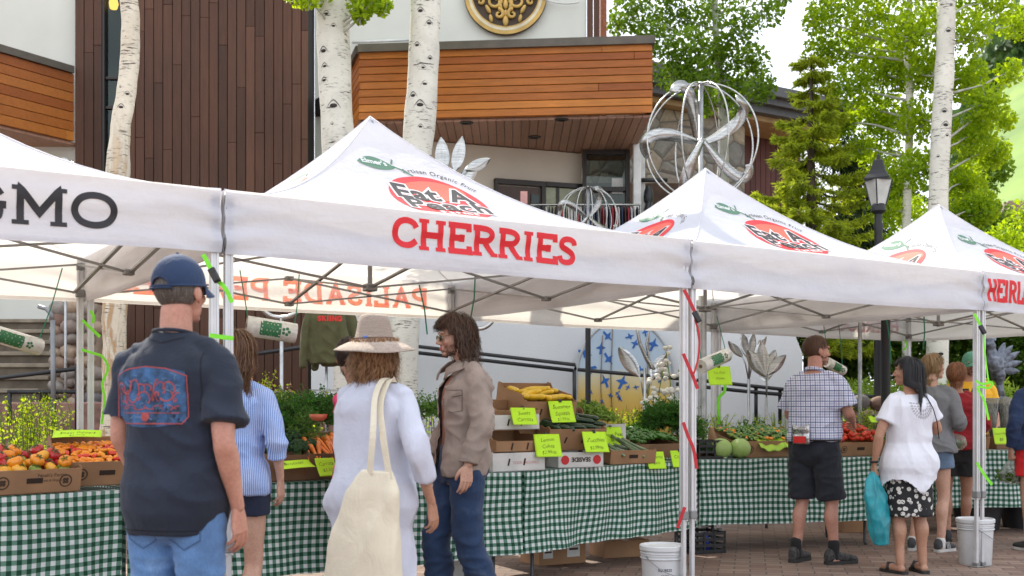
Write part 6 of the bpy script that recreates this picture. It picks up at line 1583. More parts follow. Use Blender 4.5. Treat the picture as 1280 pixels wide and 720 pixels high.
# --- woman in the white tunic ---------------------------------------------
t = P('woman with long straight black hair in a white tunic and black floral skirt', 1136, 8.5, 14)
J = skeleton(1.63, True, sh=.185, hipw=.088, elL=(-.255, -.01, 1.05), wrL=(-.265, .05, .82), elR=(.27, .03, 1.08), wrR=(.16, .20, 1.13), knL=(-.085, .02, .45), anL=(-.085, -.02, .078), toeL=(-.13, .15, .028), knR=(.09, .0, .45), anR=(.10, -.03, .078), toeR=(.13, .15, .028))
body(t, J, M_sk3, (0, 0, 48), (('L', 'grip', (0, .1, -1), (1, .1, 0)), ('R', 'half', (-.6, .7, .2), (-1, -.5, 0))), leg=1.05, arm=1.1)
M_tn = fabric('white_jersey', (.74, .75, .82), .88, .04, trans=.1)
wt = top(t, J, M_tn, hem=.62, sleeve=.60, ease=.030, sl_ease=.024, seed=33, amp=.012, name='white_tunic', bulk=1.06, flare=.13, sc=(7, 7, 2.6), neck=1.50)
bm = bmesh.new(); bm.from_mesh(wt.data)                                     # handkerchief hem
kill = [f for f in bm.faces if (lambda c: c.z < .60+.12*abs(math.cos(1.5*math.atan2(c.y, c.x)+.7)) and abs(c.x) < .3)(f.calc_center_median())]
bmesh.ops.delete(bm, geom=kill, context='FACES'); bm.to_mesh(wt.data); bm.free()
lc = MB(); g = random.Random(5)
for (r, cnt, s) in ((.045, 9, .010), (.07, 13, .009), (.092, 17, .010)):
    for q in range(cnt):
        a = R(-95)+R(190)*q/(cnt-1)-R(90); dd = disc2d(s, s*.6, 1, 8, .45); ca, sa = math.cos(a), math.sin(a); lc.add([(r*ca+p[0]*ca-p[1]*sa, r*1.1*sa+p[0]*sa+p[1]*ca, 0) for p in dd.v], dd.f)
decal('lace_inset', lc, look((.03, -.6, 1.28), (0, 1, 0)), wt, simple('lace_grey', (.36, .34, .36), .8), t, .003)
def skirt(t, J, mat, z0, z1, seed, r0=.03, fl=.10, name='skirt'):
    mb = MB(); loft(mb, torso_rings(J, r0, z0, z1, 1.0, fl), 28); me = remesh(mb, .009, 3); displace(me, foldfn(.012, (9, 9, 2), seed)); return put(name, me, mat, t, True)
M_flo, ntf, of = newmat('black_floral'); n = N(ntf); co = n.coord('Object'); vo = n('TexVoronoi'); vo.inputs['Scale'].default_value = 24; ntf.links.new(co, vo.inputs[0]); vo2 = n('TexVoronoi'); vo2.inputs['Scale'].default_value = 60; ntf.links.new(co, vo2.inputs[0])
m_ = n.math('MULTIPLY', n.math('LESS_THAN', vo.outputs[0], .40), n.math('GREATER_THAN', vo2.outputs[0], .28)); pbsdf(n, of, n.mix(m_, c4((.012, .012, .014)), c4((.55, .53, .50))), .85)
skirt(t, J, M_flo, .44, .80, 3, .026, .03)
for s in 'LR':
    an, to = J['an'+s], J['toe'+s]; d = V((to.x-an.x, to.y-an.y, 0)).normalized(); X = V((d.y, -d.x, 0)); h0 = V((an.x, an.y, 0))-d*.06
    out = [(.0, .02), (.05, .034), (.3, .034), (.6, .042), (.85, .042), (1, .018)]
    sb = MB().prism([h0+d*.25*u+X*w_ for u, w_ in out]+[h0+d*.25*u-X*w_ for u, w_ in out[::-1]], (0, 0, .001), (0, 0, .022)); sd_ = put('sandal', sb, simple('black_leather', (.015, .014, .014), .5), t)
    put('sandal_strap', MB().tube([h0+d*.15+X*.042+V((0, 0, .02)), h0+d*.16+X*.03+V((0, 0, .062)), h0+d*.16-X*.02+V((0, 0, .068)), h0+d*.15-X*.042+V((0, 0, .02))], .009, 6, flat=2), MATS['black_leather'], sd_, True)
hair(t, J, hair_mat('black_hair', [(.006, .006, .007), (.013, .012, .013), (.02, .018, .02)]), G_full, lambda d: .43, 2000, wave=.008, vol=.014, width=.006, seed=37, back=lambda z: -.105, curl=5)
wb = MB(); wb.tube([J['wrL']+V((.029*math.cos(a), .029*math.sin(a), .025)) for a in [R(x) for x in range(0, 360, 24)]], .007, 6, closed=True, flat=1.4); put('bracelet', wb, MATS['black_leather'], t, True)
sp = MB(); sp.tube([V((.09, -.09, 1.34)), V((.12, -.13, 1.25)), V((.15, -.135, 1.15)), V((.185, -.11, 1.02))], .004, 6); put('shoulder_cord', sp, MATS['black_leather'], t, True)
hp_ = Matrix.Rotation(R(14), 4, 'Z')@J['wrL'].to_4d(); hp_ = V(hp_[:3])+t.location+V((0, 0, -.07))
tb_ = thing('teal_bag', 'long crumpled teal plastic bag held by the woman in the white tunic', 'bag', hp_)
mb = MB(); X, Yx = V((1, 0, 0)), V((0, 1, 0)); loft(mb, [((-.01, -.01, .02), .022, .018, X, Yx), ((-.015, -.02, -.05), .05, .03, X, Yx), ((.0, -.03, -.16), .085, .05, X, Yx), ((.02, -.03, -.30), .085, .055, X, Yx), ((.035, -.03, -.44), .075, .05, X, Yx), ((.045, -.03, -.53), .055, .035, X, Yx)], 20, 2.2)
me = remesh(mb, .007, 2); displace(me, foldfn(.014, (14, 14, 5), 41)); put('bag', me, simple('teal_plastic', (.01, .30, .36), .35, 0, .2, 8, Transmission_Weight=.0, Sheen_Weight=.2), tb_, True)
# --- woman in the grey sweater ---------------------------------------------
t = P('blonde woman in a grey sweater and denim shorts, sunglasses on her head', 1163, 9.85, -42)
J = skeleton(1.72, True, sh=.185, elR=(.25, -.0, 1.14), wrR=(.16, .24, 1.06), elL=(-.24, .02, 1.14), wrL=(-.12, .25, 1.06), knR=(.10, .04, .48), anR=(.11, -.05, .08), toeR=(.15, .12, .028), anL=(-.12, -.10, .08), toeL=(-.15, .06, .028), spine=(0, .04))
body(t, J, M_sk2, (4, 0, -30), (('R', 'half', (-.5, .8, 0), (-.4, -.2, .9)), ('L', 'half', (.5, .8, 0), (.4, -.2, .9))))
top(t, J, fabric('grey_knit', (.16, .165, .175), .95, .1, 500, heather=.5), hem=.86, sleeve=1.75, ease=.034, sl_ease=.026, seed=43, amp=.012, name='sweater', bulk=1.06, flare=.04, sc=(6, 6, 7))
trousers(t, J, denim('faded_denim', (.13, .20, .30)), .40, .02, .115, 3, .006, 'shorts', seat=.01)
for s in 'LR':
    put('sock', limb(MB(), [J['an'+s]+V((0, 0, -.04)), J['an'+s]+V((0, 0, .02))], [.040, .041], 14), simple('white_knit', (.6, .58, .56), .9), t, True)
    shoe(t, J, s, simple('dark_trainer_suede', (.05, .052, .056), .8), simple('white_rubber', (.55, .54, .52), .7), .95, stripes=simple('white_stripe', (.6, .6, .6), .7))
hair(t, J, hair_mat('dark_blonde_hair', [(.20, .12, .05), (.34, .22, .10), (.13, .075, .035), (.42, .29, .15)]), G_full, lambda d: .19, 1500, wave=.008, vol=.014, width=.0055, seed=47, back=lambda z: -.08, flip=-.1)
M = J['HM']; mb = MB(); mb.tube([M@V((-.085, -.03, .07)), M@V((-.06, .05, .105)), M@V((0, .07, .118)), M@V((.06, .05, .105)), M@V((.085, -.03, .07))], .004, 6)
gl_ = put('sunglasses', mb, M_blackpl, t, True)
for s in (1, -1): put('lens', MB().ball(M@V((s*.032, .062, .115)), (.026, .012, .014), 12), M_blackpl, gl_, True)
fb = thing('produce_bag', 'clear bag of leafy greens held by the woman in the grey sweater', 'bag', at(1192, 553, 9.9))
M_pbag = simple('thin_clear_plastic', (.62, .68, .60), .25, 0, .2, 20, Transmission_Weight=.55, Alpha=.5)
mb = MB().ball((0, 0, 0), (.11, .08, .075), 20); me = remesh(mb, .008, 1); displace(me, foldfn(.014, (12, 12, 9), 3)); put('bag', me, M_pbag, fb, True)
put('greens', leafmesh(rng.normal(size=(260, 3))*np.array([.035, .025, .02])+np.array([0, 0, -.015]), .03, rng), M_lf2, fb)
# --- woman in red -----------------------------------------------------------
t = P('auburn-haired woman in dark red sweater and black shorts, back turned', 1196, 10.5, -12)
J = skeleton(1.66, True, sh=.19, elR=(.25, .02, 1.10), wrR=(.20, .22, 1.0), elL=(-.25, .0, 1.1), wrL=(-.2, .2, 1.0), anL=(-.09, -.03, .08), anR=(.08, .06, .08), toeR=(.1, .22, .028))
body(t, J, M_sk3, (0, 0, -10), (('R', 'half', (-.2, 1, -.2), (-1, -.2, 0)), ('L', 'half', (.2, 1, -.2), (1, -.2, 0))))
top(t, J, fabric('dark_red_knit', (.30, .012, .020), .9, .12, 500), hem=.86, sleeve=1.9, ease=.036, sl_ease=.028, seed=53, amp=.011, name='sweater', bulk=1.10, flare=.03)
trousers(t, J, fabric('black_cotton', (.02, .02, .022), .9), .62, .022, .115, 3, .006, 'shorts', seat=.01)
for s in 'LR': shoe(t, J, s, simple('dark_trainer_suede', (.05, .052, .056), .8), simple('dark_rubber', (.03, .028, .026), .8), .93)
hair(t, J, hair_mat('auburn_hair', [(.16, .06, .025), (.26, .11, .05), (.34, .16, .08), (.11, .04, .02)]), G_full, lambda d: .12, 1400, wave=.008, vol=.022, width=.0055, seed=59, flip=-.3)
# --- vendor in yellow --------------------------------------------------------
t = P('vendor in a green cap, sunglasses and yellow t-shirt behind the right table', 1213, 12.4, 172)
J = skeleton(1.84, sh=.205, elR=(.26, .05, 1.2), wrR=(.22, .22, 1.0), elL=(-.26, .05, 1.2), wrL=(-.22, .22, 1.0))
body(t, J, M_sk1, (-6, 0, 0), (('R', 'half', (-.2, 1, -.4), (-1, -.2, 0)), ('L', 'half', (.2, 1, -.4), (1, -.2, 0))))
ys = top(t, J, fabric('yellow_jersey', (.80, .42, .02), .85, .06), hem=.84, sleeve=.7, ease=.028, sl_ease=.026, seed=61, amp=.008, name='t_shirt', bulk=1.06)
for q, (tx, z, sz) in enumerate((('EAT', 1.37, .085), ('A', 1.295, .07), ('PEACH', 1.215, .075))):
    mbq, wq_ = slab_text(tx, sz, .24, 1.0, .18, .08) if tx != 'PEACH' else slab_text('PEACH', sz, .24, 1.0, .18, .08)
    mbq.v = [(p[0]-wq_/2, p[1], 0) for p in mbq.v]; decal('shirt_lettering', mbq, look((0, .6, z), (0, -1, 0)), ys, simple('black_ink_print', (.015, .015, .015), .8), t, .004)
trousers(t, J, fabric('khaki_cotton', (.2, .16, .1), .9), 2.0, name='trousers')
for s in 'LR': shoe(t, J, s, simple('brown_leather', (.08, .045, .03), .5), simple('dark_rubber', (.03, .028, .026), .8))
cg = cap_(t, J, fabric('faded_green_twill', (.10, .30, .20), .85, .12), hole=False, label='cap')
beard(t, J, hair_mat('ginger_brown_beard', [(.14, .06, .03), (.20, .09, .045), (.10, .04, .02)]), 1300, .016, 7); glasses(t, J, mat=simple('black_lens', (.01, .01, .012), .08, .3))
# --- person at the right edge -------------------------------------------------
t = P('copper-haired person in a navy jacket at the right edge holding bagged greens', 1297, 9.8, 8)
J = skeleton(1.70, True, sh=.19, elL=(-.235, -.03, 1.12), wrL=(-.225, .04, .89), wrR=(.2, .2, 1.0))
body(t, J, M_sk2, (0, 0, 10), (('L', 'grip', (0, .1, -1), (1, .1, 0)), ('R', 'relaxed', (0, .6, -.6), (-1, 0, 0))))
top(t, J, fabric('navy_fleece', (.016, .032, .085), .95, .15), hem=.88, sleeve=1.93, ease=.034, sl_ease=.026, seed=71, amp=.011, name='jacket', bulk=1.06)
trousers(t, J, fabric('bright_red_cotton', (.62, .015, .02), .85), .55, .022, .115, 3, .006, 'shorts', seat=.01)
for s in 'LR': shoe(t, J, s, simple('dark_trainer_suede', (.05, .052, .056), .8), simple('white_rubber', (.55, .54, .52), .7), .93)
hair(t, J, hair_mat('copper_hair', [(.22, .09, .04), (.34, .16, .07), (.42, .22, .11)]), G_full, lambda d: .26, 1300, wave=.012, vol=.016, width=.0055, seed=73, back=lambda z: -.08)
M = J['HM']; vz = MB(); vz.tube([M@V((.088*math.cos(a), -.01+.105*math.sin(a), .045)) for a in [R(x) for x in range(0, 360, 12)]], .016, 8, closed=True, flat=.5); put('visor', vz, simple('white_cotton', (.7, .7, .68), .85), t, True)
fb = thing('produce_bag', 'clear bag of dark greens hanging from the hand of the navy-jacketed person', 'bag', at(1264, 592, 9.85))
mb = MB(); loft(mb, [((0, 0, .13), .015, .012, X, Yx), ((0, 0, .08), .05, .03, X, Yx), ((0, 0, .0), .11, .06, X, Yx), ((0, 0, -.06), .10, .06, X, Yx), ((0, 0, -.09), .05, .04, X, Yx)], 20); me = remesh(mb, .008, 1); displace(me, foldfn(.012, (12, 12, 9), 3)); put('bag', me, M_pbag, fb, True)
put('greens', leafmesh(rng.normal(size=(420, 3))*np.array([.045, .028, .022])+np.array([0, 0, -.03]), .035, rng), M_lf3, fb)
# ---------------------------------------------------------------- tables and cloths
def gingham():
    m, nt, o = newmat('green_gingham'); n = N(nt); uv = n('TexCoord'); s = n('SeparateXYZ'); nt.links.new(uv.outputs['UV'], s.inputs[0])
    def st(v): return n.math('LESS_THAN', n.math('FRACT', n.math('DIVIDE', v, .0508)), .5)
    a, b = st(s.outputs[0]), st(s.outputs[1]); k = n.math('MULTIPLY', n.math('ADD', a, b), .5)
    col = n.ramp(k, [(0, (.74, .77, .78)), (.25, (.13, .27, .20)), (.75, (.008, .060, .034))], 'CONSTANT')
    co = n.coord('Object'); col = n.mix(.5, col, n.ramp(n.noise(co, 2.5, 4), [(.3, (.8, .82, .84)), (.7, (1.08, 1.08, 1.06))]), 'MULTIPLY')
    b_ = pbsdf(n, o, col, .88, 0, bump(n, n.noise(co, 9, 4, .6), .35, .02))
    t = n('BsdfTranslucent'); n.set(t, 'Color', col); mx = n('MixShader'); mx.inputs[0].default_value = .12
    nt.links.new(b_.outputs[0], mx.inputs[1]); nt.links.new(t.outputs[0], mx.inputs[2]); nt.links.new(mx.outputs[0], o.inputs[0])
    return m
M_ging = gingham(); M_tab = simple('grey_plastic_tabletop', (.35, .35, .34), .6); M_leg = simple('dark_steel_tube', (.05, .052, .055), .4, .5)
TZ = .80; TD = .76
TAB = {}
def table(key, a, b, label, clabel, hang=.57, legs=None, seed=0, z0=TZ):
    a = V((a[0], a[1], 0)); b = V((b[0], b[1], 0)); d = (b-a).normalized(); L = (b-a).length; ang = math.atan2(d.y, d.x)
    TAB[key] = (a, d, V((-d.y, d.x, 0)), L, ang, z0)
    t = thing('folding_table', label, 'table', a, ang, 'folding tables under the gingham cloths')
    put('tabletop', MB().box((L/2, TD/2, z0-.03), (L-.02, TD-.02, .045), bev=.01), M_tab, t)
    for x in (.18, L-.18):
        for y in (.08, TD-.08): put('leg', MB().tube([(x, y, z0-.05), (x, y, .03), (x, y-.02, .0)], .014, 8), M_leg, t, True)
        put('brace', MB().tube([(x, .08, .22), (x, TD-.08, .22)], .010, 8), M_leg, t, True)
    mb = MB(); nu = max(40, int(L/.03)); 
    def fo(x, h, sd):
        g = min(1, h*5); return g*(.012*math.sin(x*17+3*nz((x, 0, 0), .8, sd))*(.5+h)+.034*nz((x*1.7, h*.6, 0), 1.6, sd)+.05*max(0, nz((x*3, h*.4, 1), 1.5, sd)-.05)*h*2)
    def front(u, v): 
        x = u*L; h = v*hang*(1+.03*nz((x, 3, 0), 1.2, seed)); return V((x, -.012-fo(x, h, seed), z0+.006-h))
    mb.grid(front, nu, 22, uv=lambda u, v: (u*L+.03*nz((u*L*1.4, v, 0), 1.5, seed)*(.3+v), -v*hang+.02*nz((u*L*1.6, v*.7, 2), 1.5, seed)))
    mb.grid(lambda u, v: V((u*L, -.012+(TD+.02)*v, z0+.006+.002*nz((u*L*3, v*3, 0), 2, seed))), nu, 16, uv=lambda u, v: (u*L, v*TD))
    for sx, s in ((0, -1), (L, 1)):
        mb.grid(lambda u, v: V((sx+s*(.001+fo(u*TD, v*hang, seed+5)*.8*min(1, u*4)), -.012+(TD+.02)*u, z0+.006-v*hang)), 20, 20, uv=lambda u, v: (u*TD, -v*hang))
    mb.grid(lambda u, v: V((u*L, TD+.01+fo(u*L, v*hang, seed+9), z0+.006-v*hang*.6)), nu, 12, uv=lambda u, v: (u*L, -v*hang*.6))
    o = put('tablecloth', mb, M_ging, None, True, loc=a, rotz=ang); tag(o, clabel, 'tablecloth', 'green and white gingham tablecloths')
table('T0', (-3.15, 5.14), (-2.16, 6.19), 'folding table under the gingham cloth at the left edge of the photo', 'gingham cloth on the table at the left edge, beside the man in the cap', seed=1)
table('T1', (-2.14, 6.20), (.06, 7.86), 'long folding table under the cloth behind the straw-hatted woman', 'gingham cloth on the long table behind the straw-hatted woman', seed=2)
table('T2', (.08, 7.90), (1.56, 9.50), 'folding table under the squash and zucchini boxes', 'gingham cloth on the table with the squash and zucchini boxes', seed=3)
table('T3', (1.60, 9.62), (3.42, 10.22), 'folding table under the cabbages and the tomato box', 'gingham cloth on the table with the cabbages and tomatoes', seed=4)
table('T4', (4.15, 11.0), (6.4, 11.45), 'folding table in front of the vendor in yellow', 'gingham cloth on the table in front of the vendor in yellow', seed=5, z0=.82)
def on(key, px, off, z=0.0):                    # point on the table that shows in column px, off behind the front edge
    a, d, nn, L, ang, z0 = TAB[key]; a2 = a+nn*off; k = (px-640)/F; t = (k*a2.y-a2.x)/(d.x-k*d.y); p = a2+d*t; p.z = z0+.009+z; return p, ang

# ---------------------------------------------------------------- boxes
def card(name, c):
    return simple(name, c, .85, 0, .12, 4, 80, .15, .002)
M_card = card('cardboard', (.33, .185, .095)); M_card2 = card('dark_cardboard', (.22, .12, .065)); M_wbox = card('white_card', (.62, .62, .60)); M_inn = card('card_inside', (.36, .21, .115))
M_ink = simple('box_ink', (.06, .035, .02), .7); M_rink = simple('red_box_ink', (.55, .015, .02), .6); M_bink = simple('blue_box_ink', (.03, .06, .30), .6)
BX = {}
def crate(key, label, pos, ang, w_, d_, h, mat=None, tilt=0, yaw=0, roll=0, cat='box', marks=('ring',), cut=.035, group='cardboard produce boxes on the tables', front=1.0):
    mat = mat or M_card; p = V(pos); rot = Matrix.Rotation(ang+R(yaw), 3, 'Z')@Matrix.Rotation(R(tilt), 3, 'X')@Matrix.Rotation(R(roll), 3, 'Y')
    t = thing('cardboard_box', label, cat, p+V((0, 0, abs(math.sin(R(tilt)))*d_/2+abs(math.sin(R(roll)))*w_/2)), 0, group); t.rotation_euler = rot.to_euler()
    mb = MB(); th = .006; hf = h*front
    mb.box((0, 0, th/2), (w_, d_, th))
    mb.box((0, -d_/2+th/2, hf/2), (w_, th, hf)); mb.box((0, d_/2-th/2, h/2), (w_, th, h))
    put('walls', mb, mat, t)
    mb = MB()
    for s in (-1, 1):                           # side walls with sloped front corner
        poly = [V((s*(w_/2-th), -d_/2+th, .002)), V((s*(w_/2-th), d_/2-th, .002)), V((s*(w_/2-th), d_/2-th, h+.012)), V((s*(w_/2-th), d_/2-.12*d_, h+.012)), V((s*(w_/2-th), d_/2-.2*d_, h-cut*.6)), V((s*(w_/2-th), -d_/2+.2*d_, h-cut*.6)), V((s*(w_/2-th), -d_/2+.1*d_, hf+.008)), V((s*(w_/2-th), -d_/2+th, hf+.008))]
        mb = MB().prism(poly, (0, 0, 0), (s*th, 0, 0)); put('side_panel', mb, mat, t)
    f = -d_/2-.0015
    if 'ring' in marks:
        for x in (-w_*.33, w_*.33):
            rr = min(.035, hf*.36); m2 = disc2d(rr, rr, 1, 24, .78); m2.v = [(p_[0]+x, f, p_[1]+hf*.5) for p_ in m2.v]
            for q in range(4):
                dd = disc2d(rr*.26, rr*.26, 1, 10); dd.v = [(p_[0]+x+rr*.3*math.cos(q*1.57+.78), f, p_[1]+hf*.5+rr*.3*math.sin(q*1.57+.78)) for p_ in dd.v]; m2.add(dd.v, dd.f)
            put('printed_ring', m2, M_ink, t)
    if 'hole' in marks or 'ring' in marks: put('hand_hole', MB().box((0, f, hf*.55), (.085, .003, .028), bev=.001), MATS.get('hole_dark') or simple('hole_dark', (.03, .018, .012), .9), t)
    if 'slots' in marks:
        for x in (-w_*.2, w_*.1): put('slot', MB().box((x, f, hf*.5), (.012, .003, .05), Euler((0, R(15), 0))), MATS.get('hole_dark') or simple('hole_dark', (.03, .018, .012), .9), t)
    for mk in marks:
        if isinstance(mk, tuple):
            tx, sz, x, z, m_, flipd = mk; q = font_mb(tx, sz, 0, 0, .002 if sz > .03 else 0)
            q.v = [((-p_[0] if flipd else p_[0])+x, f-.0005, (-p_[1] if flipd else p_[1])+z) for p_ in q.v]; put('printed_lettering', q, m_, t)
    bpy.context.view_layer.update(); BX[key] = (t.matrix_world.copy(), w_, d_, h); return t
M_neon = simple('neon_lime_paper', (.50, .86, .015), .6, 0, .05, 6)
M_pen = simple('marker_ink', (.02, .035, .02), .7)
def sign(label, pos, w_, h, lines, yaw, tilt=-12, clip=True, mat=None):
    t = thing('price_sign', label, 'sign', pos, yaw, 'lime green handwritten price signs'); t.rotation_euler = (R(tilt), 0, yaw)
    sd_ = random.Random(label); ph = sd_.uniform(0, 3)
    def srf(x, y): return -.010*math.sin(x*9+ph)-.018*(max(0, -y)/h)**2*2+.004*math.sin(y*30)
    mb = MB(); mb.grid(lambda u, v: V(((u-.5)*w_, srf((u-.5)*w_, (v-1)*h), (v-1)*h)), 12, 10); o = put('paper', mb, mat or M_neon, t, True); o.modifiers.new('s', 'SOLIDIFY').thickness = .0015
    for i, (tx, sz, dy) in enumerate(lines):
        q = font_mb(tx, sz, .015, sd_.uniform(.05, .25), -.0006 if sz < .05 else 0)
        q.v = [(p_[0]+sd_.uniform(-.0, .0), srf(p_[0], -h*dy+p_[1])-.0022, -h*dy+p_[1]+.12*p_[0]*sd_.choice((0, .4))+.0025*math.sin(p_[0]*60+i)) for p_ in q.v]; put('handwriting', q, M_pen, t)
    if clip: put('binder_clip', MB().prism([V((-.012, -.009, -.012)), V((-.012, .009, -.012)), V((-.012, .002, .014)), V((-.012, -.002, .014))], (0, 0, 0), (.024, 0, 0)), M_blackpl, t)
    return t

# ---------------------------------------------------------------- produce kinds
def meshof(mb, mat, name, smooth=True, sub=0):
    o = mb.mesh(name); return o
def lumpy(r, lobes, depth, sq, dimple=.25, n1=20, n2=12, seed=0):
    mb = MB(); vs = []
    for j in range(n2+1):
        th = math.pi*j/n2
        for i in range(n1):
            ph = 2*math.pi*i/n1; rr = r*(1-depth*abs(math.sin(lobes*ph/2+seed))**.7*math.sin(th)**.5*.9*0-depth*(.5+.5*math.cos(lobes*ph+seed))*math.sin(th)**.8); z = math.cos(th)*sq*r-dimple*r*math.exp(-(th/.38)**2)*.8
            vs.append((rr*math.sin(th)*math.cos(ph), rr*math.sin(th)*math.sin(ph), z))
    mb.add(vs, [(j*n1+i, (j+1)*n1+i, (j+1)*n1+(i+1) % n1, j*n1+(i+1) % n1) for j in range(n2) for i in range(n1)]); return mb
def gloss(name, c1, c2=None, scale=8, rough=.28):
    if name in MATS: return MATS[name]
    m, nt, o = newmat(name); n = N(nt); co = n.coord('Object'); oi = n('ObjectInfo')
    v = n('VectorMath'); v.operation = 'ADD'; nt.links.new(co, v.inputs[0]); nt.links.new(oi.outputs['Random'], v.inputs[1])
    col = n.ramp(n.noise(v.outputs[0], scale, 3), [(.35, c1), (.65, c2 or mul(c1, 1.3))]); col = n.mix(n.math('MULTIPLY', oi.outputs['Random'], .35), col, c4(mul(c1, .7)))
    pbsdf(n, o, col, rough, 0, None, Coat_Weight=.15); MATS[name] = m; return m
M_stem = simple('green_stem', (.08, .16, .03), .7)
def kind(name, body_mb, mat, stem=None, part='flesh', label='', cat='', group=''):
    t = thing(name, label, cat, (0, 0, -50), 0, group); put(part, body_mb, mat, t, True)
    if stem: put('stem', stem, M_stem, t, True)
    return t
USED = {}
def scatter(protos, key, nx, ny, zf, r, label, group, seed=0, jit=.3, lay=1, upright=False, lying=None, xr=(-.46, .46), yr=(-.44, .44), sc=(.85, 1.12), free=None):
    """place copies of the kinds over a box; protos are moved for their first use"""
    M, w_, d_, h = BX[key] if key else free; rnd = random.Random(seed); k = 0
    for l in range(lay):
        for j in range(ny-l):
            for i in range(nx-l):
                u = xr[0]+(xr[1]-xr[0])*(i+.5+.5*l*0+rnd.uniform(-jit, jit)+(.25 if j % 2 else -.25))/(nx-l); v = yr[0]+(yr[1]-yr[0])*(j+.5+rnd.uniform(-jit, jit))/(ny-l)
                u = max(xr[0]+.03, min(xr[1]-.03, u)); p = M@V((u*w_, v*d_, zf(u, v)+l*r*.9+rnd.uniform(-.15, .15)*r))
                pr = rnd.choice(protos); rot = Euler((rnd.uniform(-.6, .6), rnd.uniform(-.6, .6), rnd.uniform(0, 6.28))) if lying is None else Euler((rnd.uniform(-.15, .15)+lying[0], rnd.uniform(-.15, .15), lying[1]+rnd.uniform(-lying[2], lying[2])))
                rot = (M.to_3x3()@rot.to_matrix()).to_euler(); s = rnd.uniform(*sc); k += 1
                if pr.name in USED: o = dup(pr, p, None, None, None, s, rot)
                else: USED[pr.name] = 1; o = pr; o.location = p; o.rotation_euler = rot; o.scale = (s,)*3
                o['label'] = (pr.get('lab') or label); o['group'] = group if not pr.get('grp') else pr['grp']
def proto(name, mb, mat, stem, cat, lab=None, grp=None):
    t = kind(name, mb, mat, stem, cat=cat); 
    if lab: t['lab'] = lab; t['grp'] = grp
    return t
def clean():
    for o in list(COL.objects):
        if o.parent is None and o.location.z < -40:
            for c in list(o.children): bpy.data.objects.remove(c)
            bpy.data.objects.remove(o); continue
        for k_ in ('lab', 'grp'):
            if k_ in o.keys(): del o[k_]

p, an = on('T0', 22, .20); crate('heir', 'cardboard box of mixed heirloom tomatoes at the left edge of the photo', p, an, .50, .40, .13, tilt=13, marks=('ring', ("Noah's Farms", .028, .09, .09, M_ink, False), ('Fresh & Organic', .018, .09, .065, M_ink, False)))
p, an = on('T1', 118, .25, .02); crate('mini', 'cardboard box of small orange peppers left of the man in the cap', p, an, .42, .44, .14, tilt=17)
def hl(lobes, r, sq, seed): return lumpy(r, lobes, .13, sq, .3, seed=seed)
cal = MB()
for q in range(5):
    a = q*1.257; cal.add([(0, 0, .0), (.016*math.cos(a-.3), .016*math.sin(a-.3), .004), (.03*math.cos(a), .03*math.sin(a), -.001), (.016*math.cos(a+.3), .016*math.sin(a+.3), .004)], [(0, 1, 2, 3)])
cal.tube([(0, 0, 0), (.003, 0, .012)], .003, 5); cal.v = [(a, b, c+.026) for a, b, c in cal.v]
HG = 'heirloom tomatoes in the left box'
hp_ = [proto('heirloom_tomato', hl(6, .045, .72, 0), gloss('orange_tomato_skin', (.75, .22, .01), (.85, .34, .02)), cal, 'tomato', 'ribbed orange heirloom tomato in the left box', HG),
       proto('heirloom_tomato', hl(7, .044, .72, 1), gloss('crimson_tomato_skin', (.40, .012, .02), (.55, .03, .03)), cal, 'tomato', 'dark red ribbed heirloom tomato in the left box', HG),
       proto('heirloom_tomato', hl(5, .036, .8, 2), gloss('green_tomato_skin', (.16, .24, .03), (.30, .36, .05)), cal, 'tomato', 'green heirloom tomato in the left box', HG),
       proto('heirloom_tomato', hl(6, .043, .75, 3), gloss('yellow_tomato_skin', (.80, .36, .02), (.85, .44, .04)), cal, 'tomato', 'yellow-orange heirloom tomato in the left box', HG)]
scatter([hp_[0], hp_[1], hp_[2], hp_[3], hp_[1]], 'heir', 6, 4, lambda u, v: .115, .045, '', '', 3, .2)
scatter([hp_[1], hp_[1], hp_[3], hp_[0]], 'heir', 4, 3, lambda u, v: .155, .045, '', '', 8, .3)
def pod(L, r, bend=.2, tip=.3, n_=8, k=9, bump_=0.0):
    pts = [(bend*L*math.sin(i/k*2.2), 0, (i/k-.5)*L) for i in range(k+1)]; rr = [r*min(1, (.45+2.2*i/k))*(1-(1-tip)*max(0, i/k-.35)/.65) for i in range(k+1)]; rr[0] = r*.35; rr[-1] = r*tip*.35
    mb = MB(); mb.tube([(a, b, c) for a, b, c in pts], rr, n_); return mb
ps = MB().tube([(0, 0, -.030), (.0, 0, -.045)], [.004, .003], 5)
MG = 'small peppers in the box left of the man in the cap'
mp = [proto('mini_pepper', pod(.06, .016, .08, .4), gloss('orange_pepper_skin', (.85, .22, .005), (.9, .36, .01), rough=.22), ps, 'pepper', 'small shiny orange pepper in the box left of the man in the cap', MG),
      proto('mini_pepper', pod(.055, .015, .1, .4), gloss('red_pepper_skin', (.55, .015, .01), (.75, .04, .01), rough=.22), ps, 'pepper', 'small shiny red pepper in the box left of the man in the cap', MG)]
scatter([mp[0], mp[0], mp[0], mp[1]], 'mini', 10, 9, lambda u, v: .105+.02*math.cos(u*3)*math.cos(v*3), .016, '', '', 5, .4, lying=(1.4, 0, 3.1))
sign('lime sign lying above the box of small orange peppers', BX['mini'][0]@V((-.05, .20, .18)), .26, .10, [('Sweet Peppers', .032, .45), ('$5.99/lb', .026, .8)], an-.35, -50)
